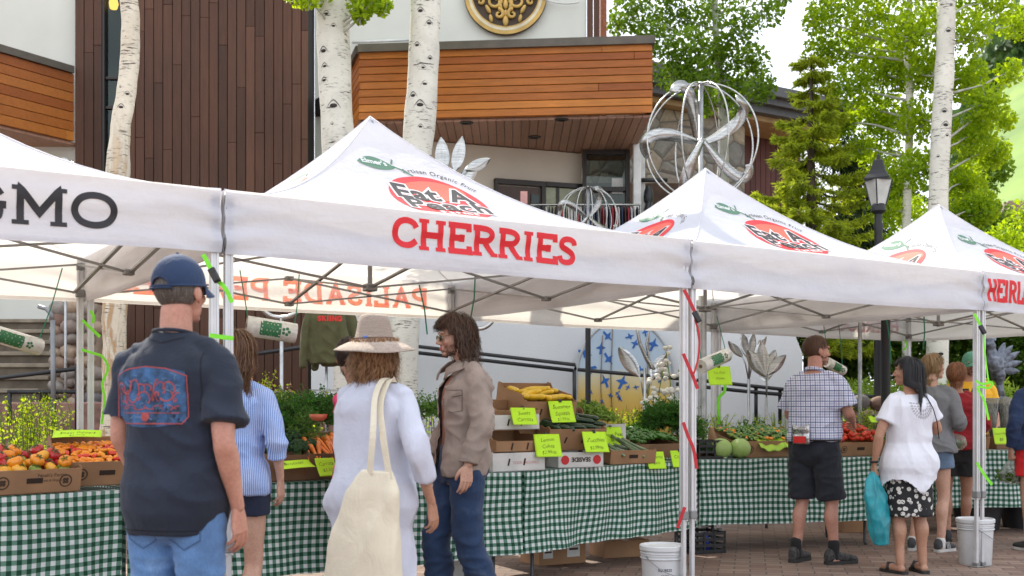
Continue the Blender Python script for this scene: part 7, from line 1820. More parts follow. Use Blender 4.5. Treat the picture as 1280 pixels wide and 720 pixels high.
# greens and carrots
p, an = on('T1', 352, .24); crate('broc', 'dark cardboard box heaped with broccoli and herbs beside the carrots', p, an, .40, .40, .16, M_card2, tilt=6, marks=())
p, an = on('T1', 396, .25, .0); crate('carr', 'dark cardboard box of bunched carrots left of the straw-hatted woman', p, an, .36, .44, .17, M_card2, tilt=16, marks=())
def broccoli(label, pos, r, seed):
    t = thing('broccoli_head', label, 'broccoli', pos, 0, 'broccoli heads in the dark box'); rnd = random.Random(seed); mb = MB()
    for q in range(60):
        d = V((rnd.gauss(0, 1), rnd.gauss(0, 1), abs(rnd.gauss(0, 1)))).normalized(); mb.ball(d*r*V((1, 1, .8)).length/1.62*.8, r*rnd.uniform(.16, .26), 8)
    me = mb.mesh('b'); displace(me, lambda p_, n_: .003*nz(p_, 120, 1)); put('florets', me, simple('broccoli_green', (.025, .075, .022), .85, 0, .25, 60, 200, .8, .004), t, True)
    put('stalk', MB().tube([(0, 0, -r*.9), (0, 0, .0)], [.018, .026], 10), simple('stalk_green', (.16, .25, .07), .7), t, True)
M0 = BX['broc'][0]
for i, (x, y, z, r) in enumerate([(-.11, -.12, .17, .075), (.04, -.13, .18, .07), (-.10, .02, .21, .08), (.06, .0, .22, .07), (.15, -.08, .19, .055)]):
    broccoli('dark green broccoli head, %s in the heap beside the carrots' % ['front left', 'front middle', 'back left', 'back middle', 'nearest the carrots'][i], M0@V((x, y, z)), r, i)
def greens(label, name, px0, px1, py0, py1, Y, cnt, size, mat, seed, depth=.35, aspect=.5, cat='greens', part='leaves', ragged=.25):
    g = np.random.default_rng(seed); base = at((px0+px1)/2, py1, Y); t = thing(name, label, cat, base); w_ = (px1-px0)*Y/F; h = (py1-py0)*Y/F
    u = g.uniform(-1, 1, cnt); v = g.uniform(-1, 1, cnt); top_ = h*np.clip(1-.75*np.abs(u)**2.2, .1, 1)*(1-ragged+ragged*np.array([noise.noise(V((a*3+seed, b*3, 0))) for a, b in zip(u, v)])*2)
    Pn = np.stack([u*w_/2, v*depth/2, top_*(1-.55*g.random(cnt)**2.5)*np.clip(1-.25*v*v, 0, 1)], 1); put(part, leafmesh(Pn, size, g, aspect, .8), mat, t); return t
def herbs(label, name, px0, px1, py0, py1, Y, bunches, mat, seed, cat='greens', depth=.35, leafsz=.02, leafn=60, L=.22):
    """bunches of stalks with small leaves fanned over a heap"""
    rnd = random.Random(seed); g = np.random.default_rng(seed); base = at((px0+px1)/2, py1, Y); t = thing(name, label, cat, base); w_ = (px1-px0)*Y/F; h = (py1-py0)*Y/F; sb = MB(); Pn = []
    for b in range(bunches):
        u = rnd.uniform(-1, 1); o_ = V((u*w_*.42, rnd.uniform(-.5, .5)*depth, h*(.45+.5*(1-u*u))*rnd.uniform(.6, 1))); dr = V((rnd.uniform(-1, 1), rnd.uniform(-1, .2), rnd.uniform(-.2, .5))).normalized()
        for s in range(5):
            d2 = (dr+V((rnd.gauss(0, .25), rnd.gauss(0, .25), rnd.gauss(0, .25)))).normalized(); e = o_+d2*L*rnd.uniform(.4, .7); sb.tube([o_-d2*.05, o_, e], [.003, .003, .0015], 4)
            for q in range(leafn//5): f = rnd.uniform(.2, 1.1); c = o_.lerp(e, f); Pn.append((c.x+rnd.gauss(0, .012), c.y+rnd.gauss(0, .012), max(.0, c.z+rnd.gauss(0, .012))))
    put('stalks', sb, M_stem, t, True); put('leaves', leafmesh(np.array(Pn), leafsz, g, .6, .4), mat, t); return t
M_herb = leafmat('herb_leaf', (.02, .085, .012), (.07, .22, .03), .3, scale=6); M_herb2 = leafmat('dark_kale_leaf', (.012, .045, .012), (.035, .10, .025), .25, scale=6); M_carr_top = leafmat('carrot_top_leaf', (.05, .16, .02), (.14, .30, .05), .35, scale=6); M_arug = leafmat('pale_pod_leaf', (.10, .22, .03), (.28, .42, .09), .3, scale=8)
herbs('bunched dark leafy greens heaped behind the broccoli', 'leafy_greens', 316, 385, 500, 560, 7.35, 95, M_herb, 3)
herbs('feathery carrot tops draped over the carrots', 'leafy_greens', 352, 392, 525, 562, 7.25, 30, M_carr_top, 4, L=.26, leafsz=.013, leafn=110)
herbs('dark bunched greens behind the carrots beside the terracotta bowl', 'leafy_greens', 360, 430, 496, 545, 7.6, 90, M_herb, 5)
cg_ = gloss('carrot_skin', (.72, .17, .02), (.82, .24, .03), 20, .45)
carp = [proto('carrot', MB().tube([(0, 0, -.10), (0, 0, -.05), (.002, 0, .02), (0, 0, .08), (0, 0, .1)], [.002, .008, .014, .018, .010], 10), cg_, None, 'carrot')]
scatter(carp, 'carr', 9, 2, lambda u, v: .165, .016, 'orange carrot bunched with others in the dark box left of the straw-hatted woman', 'bunched carrots in the dark box', 3, .3, lay=2, lying=(R(-75), 0, .35), yr=(-.45, .1))
sign('lime sign on the front of the broccoli box', BX['broc'][0]@V((-.06, -.24, .13)), .24, .085, [('Broccoli', .04, .5)], an+.1, -40, clip=False)
sign('lime sign on the front of the carrot box', BX['carr'][0]@V((-.10, -.25, .15)), .14, .12, [('Carrots', .034, .4), ('$3.50', .03, .75)], an+.1, -15)
# stacked boxes right of the young man
p, an = on('T1', 532, .42, .12); crate('whiteg', 'white and brown box of green sprigs left of the young man', p, an, .34, .34, .13, M_wbox, marks=('slots',))
p, an = on('T1', 534, .12, .0); crate('under0', 'low cardboard box beside the thigh of the young man holding orange produce', p, an, .36, .40, .10, M_card, marks=())
sq = [proto('orange_tomato', lumpy(.032, 5, .04, .85, .1), gloss('orange_cherry_skin', (.85, .2, .01), (.9, .3, .02)), cal, 'tomato')]
scatter(sq, 'under0', 6, 4, lambda u, v: .10, .03, 'small orange tomato in the low box beside the young man', 'orange tomatoes beside the young man', 5, .25)
herbs('green sprigs in the white box left of the young man', 'green_sprigs', 512, 556, 505, 528, 8.0, 24, M_carr_top, 9)
M_clp = M_wbox
AT = TAB['T2'][4]
p, an = on('T1', 628, .22, .0); crate('lemL', 'white box with pale red print, lowest beside the young man', p, an, .46, .40, .13, M_wbox, marks=(('YOUR ORCHARD', .03, .06, .05, simple('pale_red_ink', (.6, .3, .28), .7), False), 'slots'))
p, an = on('T1', 632, .24, .135); crate('lem', 'open cardboard box stacked on the white box beside the young man', p, an, .46, .40, .14, M_card, marks=('slots',), front=.55)
p, an = on('T1', 628, .30, .29); crate('swc', 'white and brown open box, third up beside the young man', p, an, .40, .36, .13, M_wbox, marks=('slots',), front=.8)
p, an = on('T1', 628, .42, .30); crate('swc2', 'cardboard box tilted at the top of the stack behind the upper lime sign', p, an, .40, .34, .13, M_card, tilt=14, marks=())
p, an = on('T2', 668, .50, .0); crate('sup', 'closed-in cardboard box holding up the squash box', p, an, .50, .40, .32, M_card, marks=('hole',))
p, an = on('T2', 668, .40, .335); crate('squ', 'large flared cardboard box of yellow squash on top of the stack', p, an-.25, .46, .42, .22, M_card, tilt=12, marks=('slots',), front=.72)
p, an = on('T2', 712, .14, .0); crate('sea', 'white box with red discs printed upside down, under the zucchini box', p, an-.38, .38, .36, .115, M_wbox, marks=(('SEASIDE', .045, .0, .075, M_ink, True),))
for i_, x in enumerate((-.135, .135)):
    dd = disc2d(.034, .034, 2, 24); dd.v = [(a+x, -.1825, b+.058) for a, b, c in dd.v]; o_ = put('red_disc', dd, M_rink, None); o_.parent = bpy.data.objects[[o.name for o in COL.objects if o.get('label', '').startswith('white box with red discs')][0]]
p, an = on('T2', 702, .24, .125); crate('zuc', 'tilted cardboard box of zucchini above the white box with red discs', p, an-.38, .48, .46, .17, M_card, tilt=20, marks=('slots',))
p, an = on('T2', 738, .52, .05); crate('pea', 'white box with blue lettering under the heap of snow peas', p, an-.3, .46, .36, .26, M_wbox, marks=(('Joy', .075, .17, .10, M_bink, False),))
p, an = on('T2', 772, .20, .0); crate('leek', 'low cardboard box of leeks right of the zucchini', p, an-.3, .44, .42, .11, M_card, tilt=9, marks=('hole',))
p, an = on('T2', 806, .40, .02); crate('jal', 'cardboard box under the heap of green chilli peppers', p, an-.3, .46, .46, .12, M_card2, tilt=10, marks=())
p, an = on('T2', 850, .36, .02); crate('par', 'cardboard box under the heap of fresh herbs beside the tent leg', p, an-.3, .40, .44, .12, M_card2, tilt=8, marks=())
ysq = [proto('yellow_squash', pod(.19, .026, .10, .75, 12), gloss('yellow_squash_skin', (.80, .50, .02), (.85, .58, .05)), MB().tube([(0, 0, -.09), (0, 0, -.115)], [.008, .006], 6), 'squash')]
scatter(ysq, 'squ', 5, 2, lambda u, v: .17, .024, 'yellow summer squash in the large box on top of the stack', 'yellow squash on top of the stack', 3, .3, lay=2, lying=(R(75), .4, .7))
zu = [proto('zucchini', pod(.24, .024, .04, .8, 12), gloss('zucchini_skin', (.008, .030, .010), (.02, .06, .018), 26, .3), MB().tube([(0, 0, -.115), (0, 0, -.14)], [.009, .007], 6), 'zucchini')]
scatter(zu, 'zuc', 8, 2, lambda u, v: .15, .024, 'dark green zucchini in the tilted box beside its lime sign', 'zucchini in the tilted box', 3, .2, lay=2, lying=(R(80), .75, .3))
lk = [proto('leek', MB().tube([(0, 0, -.16), (0, 0, -.05), (.003, 0, .06), (.012, 0, .17)], [.012, .013, .012, .016], 8, flat=.8), gloss('leek_green', (.09, .16, .08), (.30, .38, .22), 12, .5), None, 'leek')]
scatter(lk, 'leek', 9, 1, lambda u, v: .11, .014, 'pale green leek in the low box right of the zucchini', 'leeks in the low box', 4, .3, lay=2, lying=(R(-70), .5, .4))
jp = [proto('green_chilli', pod(.085, .015, .12, .45), gloss('green_chilli_skin', (.03, .12, .012), (.08, .22, .03), rough=.25), ps, 'pepper')]
scatter(jp, 'jal', 11, 8, lambda u, v: .12+.05*math.cos(u*3), .016, 'shiny green chilli in the heap beside the herbs', 'green chillies beside the herbs', 7, .45, lay=2, lying=(1.4, 0, 3.1))
tag(greens('pale green snow peas heaped on the white box', 'snow_peas', 703, 768, 500, 528, 9.15, 900, .055, M_arug, 12, .34, .3, 'peas'), kind='stuff')
tag(greens('pale lime bean pods between the snow peas and the herbs', 'bean_pods', 700, 760, 506, 528, 9.4, 300, .06, M_arug, 14, .3, .3, 'beans'), kind='stuff')
herbs('big heap of fresh green herbs beside the tent leg with the red straps', 'fresh_herbs', 792, 874, 506, 560, 9.95, 190, M_herb, 15, leafn=80)
sign('lime Summer Squash sign on the topmost box', BX['squ'][0]@V((.05, -.235, .17)), .20, .17, [('Summer', .044, .36), ('Squash', .044, .66), ('$2.99/lb', .03, .9)], an-.32)
sign('lime Zucchini sign on the tilted box of zucchini', BX['zuc'][0]@V((.12, -.245, .155)), .21, .16, [('Zucchini', .045, .5), ('$2.99/lb', .036, .85)], an-.4)
sign('lime Snow Peas sign between the zucchini and the leeks', BX['pea'][0]@V((.06, -.20, .235)), .19, .16, [('Snow Peas', .044, .5), ('$6/lb', .03, .8)], an-.3, -16)
sign('lime Lemon Cukes sign on the lowest boxes beside the young man', BX['lem'][0]@V((.20, -.215, .12)), .20, .17, [('Lemon', .038, .32), ('Cukes', .038, .6), ('$2.99/lb', .034, .86)], an-.45)
sign('lime Sweet Carrots sign beside the arm of the young man', BX['swc'][0]@V((.03, -.20, .155)), .20, .13, [('Sweet', .04, .42), ('Carrots', .04, .78)], an-.4)
p, an = on('T2', 818, -.03, .09); sign('left of two lime signs hanging over the cloth below the herbs', p, .17, .14, [('Jalapenos', .034, .4), ('$4/lb', .03, .75)], an-.4, -8)
p, an = on('T2', 849, -.03, .09); sign('right of two lime signs hanging over the cloth below the herbs', p, .17, .14, [('Cilantro', .036, .45), ('$2', .03, .8)], an-.4, -8)
# third table
p, an = on('T3', 880, .16); t = thing('black_crate', 'small black plastic crate beside the cabbages', 'crate', p, an)
mb = MB(); 
for z in (.01, .06, .11, .15): mb.box((0, -.12, z), (.22, .008, .022)); mb.box((0, .12, z), (.22, .008, .022)); mb.box((-.11, 0, z), (.008, .24, .022)); mb.box((.11, 0, z), (.008, .24, .022))
for x in (-.11, -.04, .04, .11): mb.box((x, -.12, .08), (.012, .014, .16)); mb.box((x, .12, .08), (.012, .014, .16))
put('sides', mb, M_blackpl, t); put('base', MB().box((0, 0, .008), (.23, .25, .012)), M_blackpl, t); put('contents', remesh(MB().ball((0, 0, .09), (.10, .11, .06), 16), .012, 1), M_herb2, t)
def cabbage(label, pos, r, seed):
    t = thing('cabbage', label, 'cabbage', pos, seed, 'cabbages on the third table'); m_ = simple('cabbage_leaf', (.26, .40, .09), .5, 0, .2, 14, 30, .5, .01, sat2=(.34, .48, .17))
    mb = lumpy(r, 3, .03, .92, 0, 28, 18, seed); me = mb.mesh('c'); displace(me, lambda p_, n_: .006*ridged((p_[0], p_[1], p_[2]*.3), 16, seed)); put('head', me, m_, t, True)
    for q in range(5):
        a = q*1.257+seed; lf_ = MB(); lf_.grid(lambda u, v: V((math.cos(a+(u-.5)*1.6)*math.sin(.25+v*2.0)*r*(1.03+.04*v*v), math.sin(a+(u-.5)*1.6)*math.sin(.25+v*2.0)*r*(1.03+.04*v*v), math.cos(.25+v*2.0)*r*.97)) if True else 0, 12, 12)
        put('leaf', lf_, m_, t, True)
p, an = on('T3', 901, .09, .088); cabbage('pale green cabbage beside the black crate, left of the pair', p, .092, 1)
p, an = on('T3', 925, .08, .086); cabbage('pale green cabbage nearest the box of small peppers, right of the pair', p, .09, 2)
p, an = on('T3', 948, .36, .0); crate('shi', 'very wide cardboard tray heaped with small green and orange peppers', p, an+.05, .78, .50, .15, M_card, tilt=13, marks=('ring',))
M_v = gloss('lime_chilli_skin', (.12, .22, .02), (.26, .34, .05), rough=.3)
SG = 'small peppers in the wide tray'
shp_ = [proto('small_pepper', pod(.065, .013, .12, .5), M_v, ps, 'pepper', 'small lime green pepper in the wide tray left of the checked shirt', SG), proto('small_pepper', pod(.065, .013, .15, .5), gloss('green_chilli_skin', (.03, .12, .012)), ps, 'pepper', 'small deep green pepper in the wide tray left of the checked shirt', SG),
       proto('small_pepper', pod(.05, .014, .1, .5), gloss('orange_pepper_skin', (.85, .22, .005)), ps, 'pepper', 'small orange pepper in the wide tray left of the checked shirt', SG)]
scatter([shp_[0]]*5+[shp_[1]]*5+[shp_[2]], 'shi', 19, 11, lambda u, v: .135+.05*math.cos(u*2.6)*math.cos(v*2), .014, '', '', 9, .45, lying=(1.4, 0, 3.1))
tag(greens('loose green stalks among the small peppers in the wide tray', 'pepper_stalks', 898, 990, 524, 560, 10.45, 500, .05, M_herb, 17, .42, .3, 'greens'), kind='stuff')
M_limep = simple('lime_plastic_sheet', (.40, .66, .05), .4, 0, .1, 6)
for i, (x0, x1, lb) in enumerate([(-.18, .08, 'crumpled lime sheet on the front edge of the wide tray, behind the cabbages'), (.08, .37, 'crumpled lime sheet on the wide tray, touching the checked-shirt man')]):
    mb = MB(); mb.grid(lambda u, v: V((x0+(x1-x0)*u, -.17-.13*v, .15-.05*v*v-.03*math.sin(u*3.1)*v+.008*math.sin(u*15+i))), 16, 8); mb.v = [tuple(BX['shi'][0]@V(q)-BX['shi'][0].to_translation()) for q in mb.v]
    o_ = put('lime_sheet', mb, M_limep, None, True, loc=BX['shi'][0].to_translation()); o_.modifiers.new('s', 'SOLIDIFY').thickness = .002; tag(o_, lb, 'sign', 'lime green handwritten price signs')
p, an = on('T3', 1052, .32, .0); crate('tom', 'cardboard box heaped with ripe red tomatoes beside the checked shirt', p, an+.1, .58, .50, .13, M_card, tilt=14)
tm = [proto('red_tomato', lumpy(.034, 5, .035, .82, .18), gloss('red_tomato_skin', (.62, .035, .012), (.72, .07, .02)), cal, 'tomato')]
scatter(tm, 'tom', 9, 7, lambda u, v: .125+.05*math.cos(u*2.6)*math.cos(v*2.4), .034, 'ripe red tomato in the heap beside the checked shirt', 'ripe red tomatoes on the third table', 11, .2)
scatter(tm, 'tom', 7, 5, lambda u, v: .165+.05*math.cos(u*2.6)*math.cos(v*2.4), .034, 'ripe red tomato in the heap beside the checked shirt', 'ripe red tomatoes on the third table', 12, .3)
sign('lime sign standing behind the heap of red tomatoes', BX['tom'][0]@V((.02, .27, .30)), .20, .14, [('Tomatoes', .04, .45), ('$4.50/lb', .034, .8)], an, -30)
M_pap = simple('lime_plastic_sheet', (.5, .8, .1), .5)
# far right table
p, an = on('T4', 1192, .30, .0); crate('far', 'cardboard box of red and orange fruit in front of the vendor in yellow', p, an, .50, .44, .13, M_card, tilt=14, marks=('hole',))
scatter(tm, 'far', 8, 5, lambda u, v: .13, .034, 'red tomato in the box in front of the vendor in yellow', 'tomatoes in front of the vendor', 13, .25)
p, an = on('T4', 1262, .35, .0); crate('far2', 'low cardboard box under the dark bundles near the winged sculpture', p, an, .60, .44, .14, M_card2, marks=())
for i, px in enumerate((1240, 1256, 1272)):
    p, an = on('T4', px, .38, .12); t = thing('dark_bundle', 'bundle of dark lavender stems in clear wrap, %s of three on the right table' % ['leftmost', 'middle', 'rightmost'][i], 'flowers', p, 0, 'dark bundles on the right table')
    sb = MB(); rnd = random.Random(i)
    for q in range(40):
        a = rnd.uniform(0, 6.28); r_ = rnd.uniform(0, .05); sb.tube([(r_*math.cos(a)*.4, r_*math.sin(a)*.4, 0), (r_*math.cos(a), r_*math.sin(a), .2), (r_*1.4*math.cos(a), r_*1.4*math.sin(a), .34)], [.003, .004, .008], 4)
    put('stems', sb, simple('dark_lavender', (.05, .035, .06), .8, 0, .4, 30), t, True); put('wrap', MB().lathe([(.03, 0), (.05, .18), (.075, .40), (.073, .40), (.048, .18), (.028, .0)], 18), M_pbag, t, True)
p, an = on('T4', 1252, -.02, .12); sign('lime sign in front of the dark bundles on the right table', at(1249, 535, 10.95), .15, .16, [('Lavender', .034, .4), ('$8', .04, .8)], an, -4)
sign('lime sign hanging from the roll of bags behind the tent leg with the red straps', at(898, 458, 9.3), .20, .16, [('No Pets', .03, .4), ('Please', .03, .7)], .25, -6)
sign('lime paper sign beside the grey-sweatered woman above the tomato box', at(1092, 520, 11.3), .12, .08, [('Basil', .03, .6)], .25, -20)
# under the tables
def ubox(label, px, py, s_, w_, d_, h, mat, yaw, marks=(), fl=True):
    Y = F*CH/(py-HOR); p = V((gx(px, Y), Y+d_/2, .001)); t = thing('cardboard_box', label, 'box', p, R(yaw), 'boxes stored under the tables')
    put('carton', MB().box((0, 0, h/2), (w_, d_, h), bev=.003), mat, t)
    if fl: put('tape', MB().box((0, 0, h+.001), (.05, d_-.006, .003)), simple('packing_tape', (.45, .33, .18), .3), t)
    for (x, z, ww, hh) in marks: put('label', MB().box((x, -d_/2-.001, z), (ww, .003, hh)), M_wbox, t); put('label_print', MB().box((x, -d_/2-.003, z+hh*.2), (ww*.7, .003, hh*.2)), M_ink, t)
ubox('cardboard carton with two white labels under the squash table', 692, 706, 0, .44, .30, .17, M_card, 30, ((-.14, .09, .09, .07), (.10, .10, .12, .09)))
ubox('white carton end showing beside the jeans of the young man', 572, 722, 0, .22, .30, .13, M_wbox, 25, fl=False)
ubox('cardboard carton with handle slots under the herb table', 776, 697, 0, .42, .30, .14, M_card, 20, ())
ubox('small cardboard carton under the tomato table', 1066, 666, 0, .26, .26, .14, M_card, 12, ())
t = thing('black_crate', 'black plastic crate on the ground behind the tent leg with the red straps', 'crate', V((gx(876, 9.75), 9.75, 0)), R(20))
mb = MB()
for z in (.02, .07, .12, .17): mb.box((0, -.15, z), (.30, .01, .025)); mb.box((0, .15, z), (.30, .01, .025)); mb.box((-.15, 0, z), (.01, .30, .025)); mb.box((.15, 0, z), (.01, .30, .025))
for x in (-.15, -.05, .05, .15): mb.box((x, -.15, .095), (.016, .016, .19)); mb.box((x, .15, .095), (.016, .016, .19))
put('sides', mb, M_blackpl, t); put('base', MB().box((0, 0, .008), (.30, .30, .012)), M_blackpl, t); put('bottle', MB().lathe([(.03, 0), (.032, .1), (.012, .14), (.012, .16)], 14, (.02, -.06, .016)), simple('blue_bottle', (.02, .05, .35), .3), t, True)
for i, (px, Y, lb) in enumerate([(1222, 11.5, 'black plastic tub under the right table behind the white bucket'), (1280, 11.7, 'black plastic tub under the right table at the edge of the photo')]):
    tb2 = MB().lathe([(.16, 0), (.20, .30), (.215, .30), (.215, .32), (.19, .32), (.15, .02), (0, .02)], 20, sq=(1.3, 1)); o_ = put('plastic_tub', tb2, M_blackpl, None, True, loc=(gx(px, Y), Y, 0), angle=40); tag(o_, lb, 'tub', 'black tubs under the right table')
# buckets
M_bkt = simple('white_bucket_plastic', (.62, .63, .64), .4, 0, .05, 10)
def bucket(label, px, Y, seed, txt=False):
    t = thing('white_bucket', label, 'bucket', V((gx(px, Y), Y, 0)), R(seed*37), 'white plastic buckets weighting the tent legs')
    put('pail', MB().lathe([(.120, 0), (.123, .004), (.137, .30), (.142, .302), (.142, .315), (.138, .318), (.139, .34)], 36), M_bkt, t, True, angle=40)
    for z in (.285, .318): put('rim_ring', MB().tube([(.141*math.cos(a), .141*math.sin(a), z) for a in [R(x) for x in range(0, 360, 10)]], .005, 6, closed=True), M_bkt, t, True)
    put('lid', MB().lathe([(.146, .335), (.149, .338), (.149, .362), (.143, .368), (.133, .366), (.130, .358), (0, .356)], 36), M_bkt, t, True, angle=40)
    h_ = MB().tube([V((.146*math.cos(a), .146*math.sin(a), .30)) + V((0, 0, -.0)) + V((0, -.02, -.12))*math.sin(b_) for a, b_ in [(R(x), R((x-180))) for x in range(180, 361, 12)]], .0028, 6); h2 = MB(); h2.v = [(a, b, c+0) for a, b, c in h_.v]; h2.f = h_.f; h2.m = h_.m; 
    put('wire_handle', h2, simple('steel_wire', (.35, .35, .36), .3, .9), t, True)
    if txt:
        q = font_mb('SQUEEZE', .022, .02, 0, .0006); q2 = font_mb('SQUEEZE', .012, .02); q.add([(p_[0], p_[1]-.03, 0) for p_ in q2.v], q2.f)
        def wr(p_):
            a = -R(90+seed*37)+p_[0]/.133; return V((.1335*math.cos(a)*(1+(p_[1])*.05), .1335*math.sin(a)*(1+p_[1]*.05), .21+p_[1]))
        mapmb(q, wr); put('lettering', q, simple('dark_blue_ink', (.02, .03, .08), .6), t)
bucket('white lidded bucket at the bottom edge beside the tent leg with the red straps', 828, 7.28, 1, True)
bucket('white lidded bucket beside the tent leg near the woman in the white tunic', 1219, 8.98, 2)
# ---------------------------------------------------------------- metal sculptures and street furniture
M_ss, nt_, o__ = newmat('brushed_stainless'); n = N(nt_); co = n.coord('Object', (1, 1, 14)); 
pbsdf(n, o__, n.ramp(n.noise(co, 6, 4), [(.3, (.30, .30, .29)), (.7, (.52, .52, .50))]), .27, 1.0, bump(n, n.noise(n.coord('Object', (3, 3, 30)), 5, 2), .10, .002))
M_ssd = simple('dull_stainless', (.42, .43, .43), .35, .9, .15, 10)
def loopblade(mb, c, a0, r, wd, n_=26, sp=1.5, th=.005):
    P = []
    for i in range(n_+1):
        s = i/n_; rad = r*.93*math.sin(math.pi*s*.62)/.93; an = a0+sp*s*s; P.append(V(c)+V((rad*math.cos(an), .30*r*math.sin(s*3.1+a0), rad*math.sin(an))))
    vs = []
    for i, p in enumerate(P):
        d = (P[min(i+1, n_)]-P[max(i-1, 0)]).normalized(); s = i/n_; q = .9+1.1*s; sd_ = (V((0, 1, 0))*math.cos(q)+d.cross(V((0, 1, 0)))*math.sin(q)).normalized(); nn = d.cross(sd_).normalized()*th; w_ = wd*min(1, .35+2.2*s)*(1-.35*s)
        vs += [p+sd_*w_+nn, p-sd_*w_+nn, p-sd_*w_-nn, p+sd_*w_-nn]
    mb.add(vs, [(4*i+j, 4*i+(j+1) % 4, 4*i+4+(j+1) % 4, 4*i+4+j) for i in range(n_) for j in range(4)]+[(3, 2, 1, 0), (4*n_, 4*n_+1, 4*n_+2, 4*n_+3)])
def blade(mb, c, a0, tilt, L, wd, twist, n_=20, th=.006, start=0.0):
    """twisted tapering ribbon leaving c"""
    d = V((math.cos(a0)*math.cos(tilt), math.sin(a0)*.5*math.cos(tilt), math.sin(tilt)+0)); vs = []
    for i in range(n_+1):
        s = i/n_; p = V(c)+d*(start+L*s)+V((0, 0, .25*L*math.sin(s*3.1)*math.cos(a0*2)))+V((-d.z, 0, d.x))*L*.22*math.sin(s*2.6); w_ = wd*(math.sin(math.pi*min(.98, s*.9+.1))**.7); an = twist*s+a0
        sd_ = V((-d.z*math.cos(an), math.sin(an), d.x*math.cos(an))).normalized(); nn = d.cross(sd_).normalized()*th
        vs += [p+sd_*w_+nn, p-sd_*w_+nn, p-sd_*w_-nn, p+sd_*w_-nn]
    mb.add(vs, [(4*i+j, 4*i+(j+1) % 4, 4*i+4+(j+1) % 4, 4*i+4+j) for i in range(n_) for j in range(4)]+[(3, 2, 1, 0), (4*n_, 4*n_+1, 4*n_+2, 4*n_+3)])
def ring_sphere(label, px, py, Y, r, nr, nb, seed, wd=.10):
    c = at(px, py, Y); t = thing('wind_sculpture', label, 'sculpture', V((c.x, c.y, 0)), 0, 'spherical stainless steel wind sculptures')
    z = c.z
    for k in range(nr):
        a = math.pi*k/nr+seed*.3; mb = MB().tube([(r*math.cos(b)*math.cos(a), r*math.cos(b)*math.sin(a), z+r*math.sin(b)) for b in [R(x) for x in range(0, 360, 6)]], r*.016, 6, closed=True); put('ring', mb, M_ss, t, True)
    rnd = random.Random(seed)
    for k in range(nb):
        mb = MB(); loopblade(mb, (0, 0, z), 2*math.pi*k/nb+seed*.45, r, wd*r*.60, sp=.45); put('blade', mb, M_ss, t, True)
    put('hub', MB().ball((0, 0, z), r*.08, 12).ball((0, 0, z+r), r*.05, 10), M_ss, t, True)
    put('mast', MB().tube([(0, 0, 0), (0, 0, z+r*1.02)], .028 if r > .5 else .018, 12), M_ssd, t, True); put('base_plate', MB().lathe([(0, .0), (.2, .0), (.2, .015), (0, .015)], 24), M_ssd, t)
ring_sphere('large spherical steel wind sculpture of rings and twisted blades above the middle tent peak', 876, 178, 12.3, .64, 4, 5, 1, .20)
ring_sphere('small spherical steel wind sculpture right of the CHERRIES lettering', 735, 272, 12.6, .34, 6, 4, 2, .20)
def petal(mb, base, d, L, w_, cup=.35, up=(0, 0, 1), n1=10, n2=6):
    d = V(d).normalized(); s = d.cross(V(up)); s = s.normalized() if s.length > .05 else V((1, 0, 0)); nn = s.cross(d)
    def fn(th): return lambda u, v: V(base)+d*L*v+s*(u-.5)*2*w_*math.sin(math.pi*min(1, v*.93+.05))**.75+nn*(cup*w_*((u-.5)*2)**2+.15*L*math.sin(v*2.2)+th)
    mb.grid(fn(0), n1, n2*2); mb.grid(fn(-.008), n1, n2*2); return mb
def petals_thing(label, px, py, Y, lst, pole=True, name='metal_flower_sculpture', cat='sculpture', group='leaf and petal steel sculptures', bend=None):
    c = at(px, py, Y); t = thing(name, label, cat, V((c.x, c.y, 0)), 0, group)
    for (dx, dy, L, w_, an, tl) in lst:
        mb = MB(); petal(mb, (dx*Y/F, 0, c.z-dy*Y/F), (math.sin(R(an))*math.cos(R(tl)), math.sin(R(tl)), math.cos(R(an))*math.cos(R(tl))), L*Y/F, w_*Y/F, up=(0, 1, 0)); put('petal', mb, M_ss, t, True)
        put('stem', MB().tube([(0, 0, c.z-.25), (dx*Y/F*.5, 0, c.z-dy*Y/F-.08), (dx*Y/F, 0, c.z-dy*Y/F)], .008, 6), M_ssd, t, True)
    put('mast', MB().tube([(0, 0, 0), (0, 0, c.z-.22)], .016, 10), M_ssd, t, True)
    return t
petals_thing('cluster of polished steel leaves rising behind the CHERRIES tent right of its peak', 568, 226, 12.0, [(-34, -4, 40, 10, -48, 0), (-14, -10, 46, 9, -4, 0), (0, -12, 46, 8, 12, 0), (14, -14, 34, 7, 64, 0), (8, 4, 34, 9, 34, 0)])
petals_thing('polished steel leaf pair showing above the left tent beside the dark boards', 82, 215, 12.8, [(0, -4, 15, 6, -15, 0), (2, -4, 12, 6, 40, 0)])
petals_thing('steel tulip of overlapping petals behind the left of the wide pepper tray', 936, 448, 11.9, [(0, 0, 34, 6, -12, 0), (2, 0, 34, 6, 8, 0), (-8, -2, 26, 5, -40, 0), (8, -2, 30, 5, 30, 0)])
petals_thing('steel tulip with broad shining petals behind the wide pepper tray', 958, 470, 11.6, [(0, 0, 40, 9, -34, 0), (0, -2, 44, 8, -8, 0), (1, 3, 40, 9, 20, 10), (2, -2, 34, 7, 44, 0), (0, 6, 34, 8, 3, 30)])
petals_thing('twisted steel plant form in front of the painted arch', 805, 470, 11.8, [(-6, 0, 44, 9, -34, 0), (10, 4, 36, 9, 30, 0), (14, -4, 24, 8, 55, 20)])
t = thing('steel_loop_sculpture', 'tall curved steel loop in front of the painted arch', 'sculpture', V((gx(806, 11.7), 11.7, 0))); b0 = V((gx(806, 11.7), 11.7, 0))
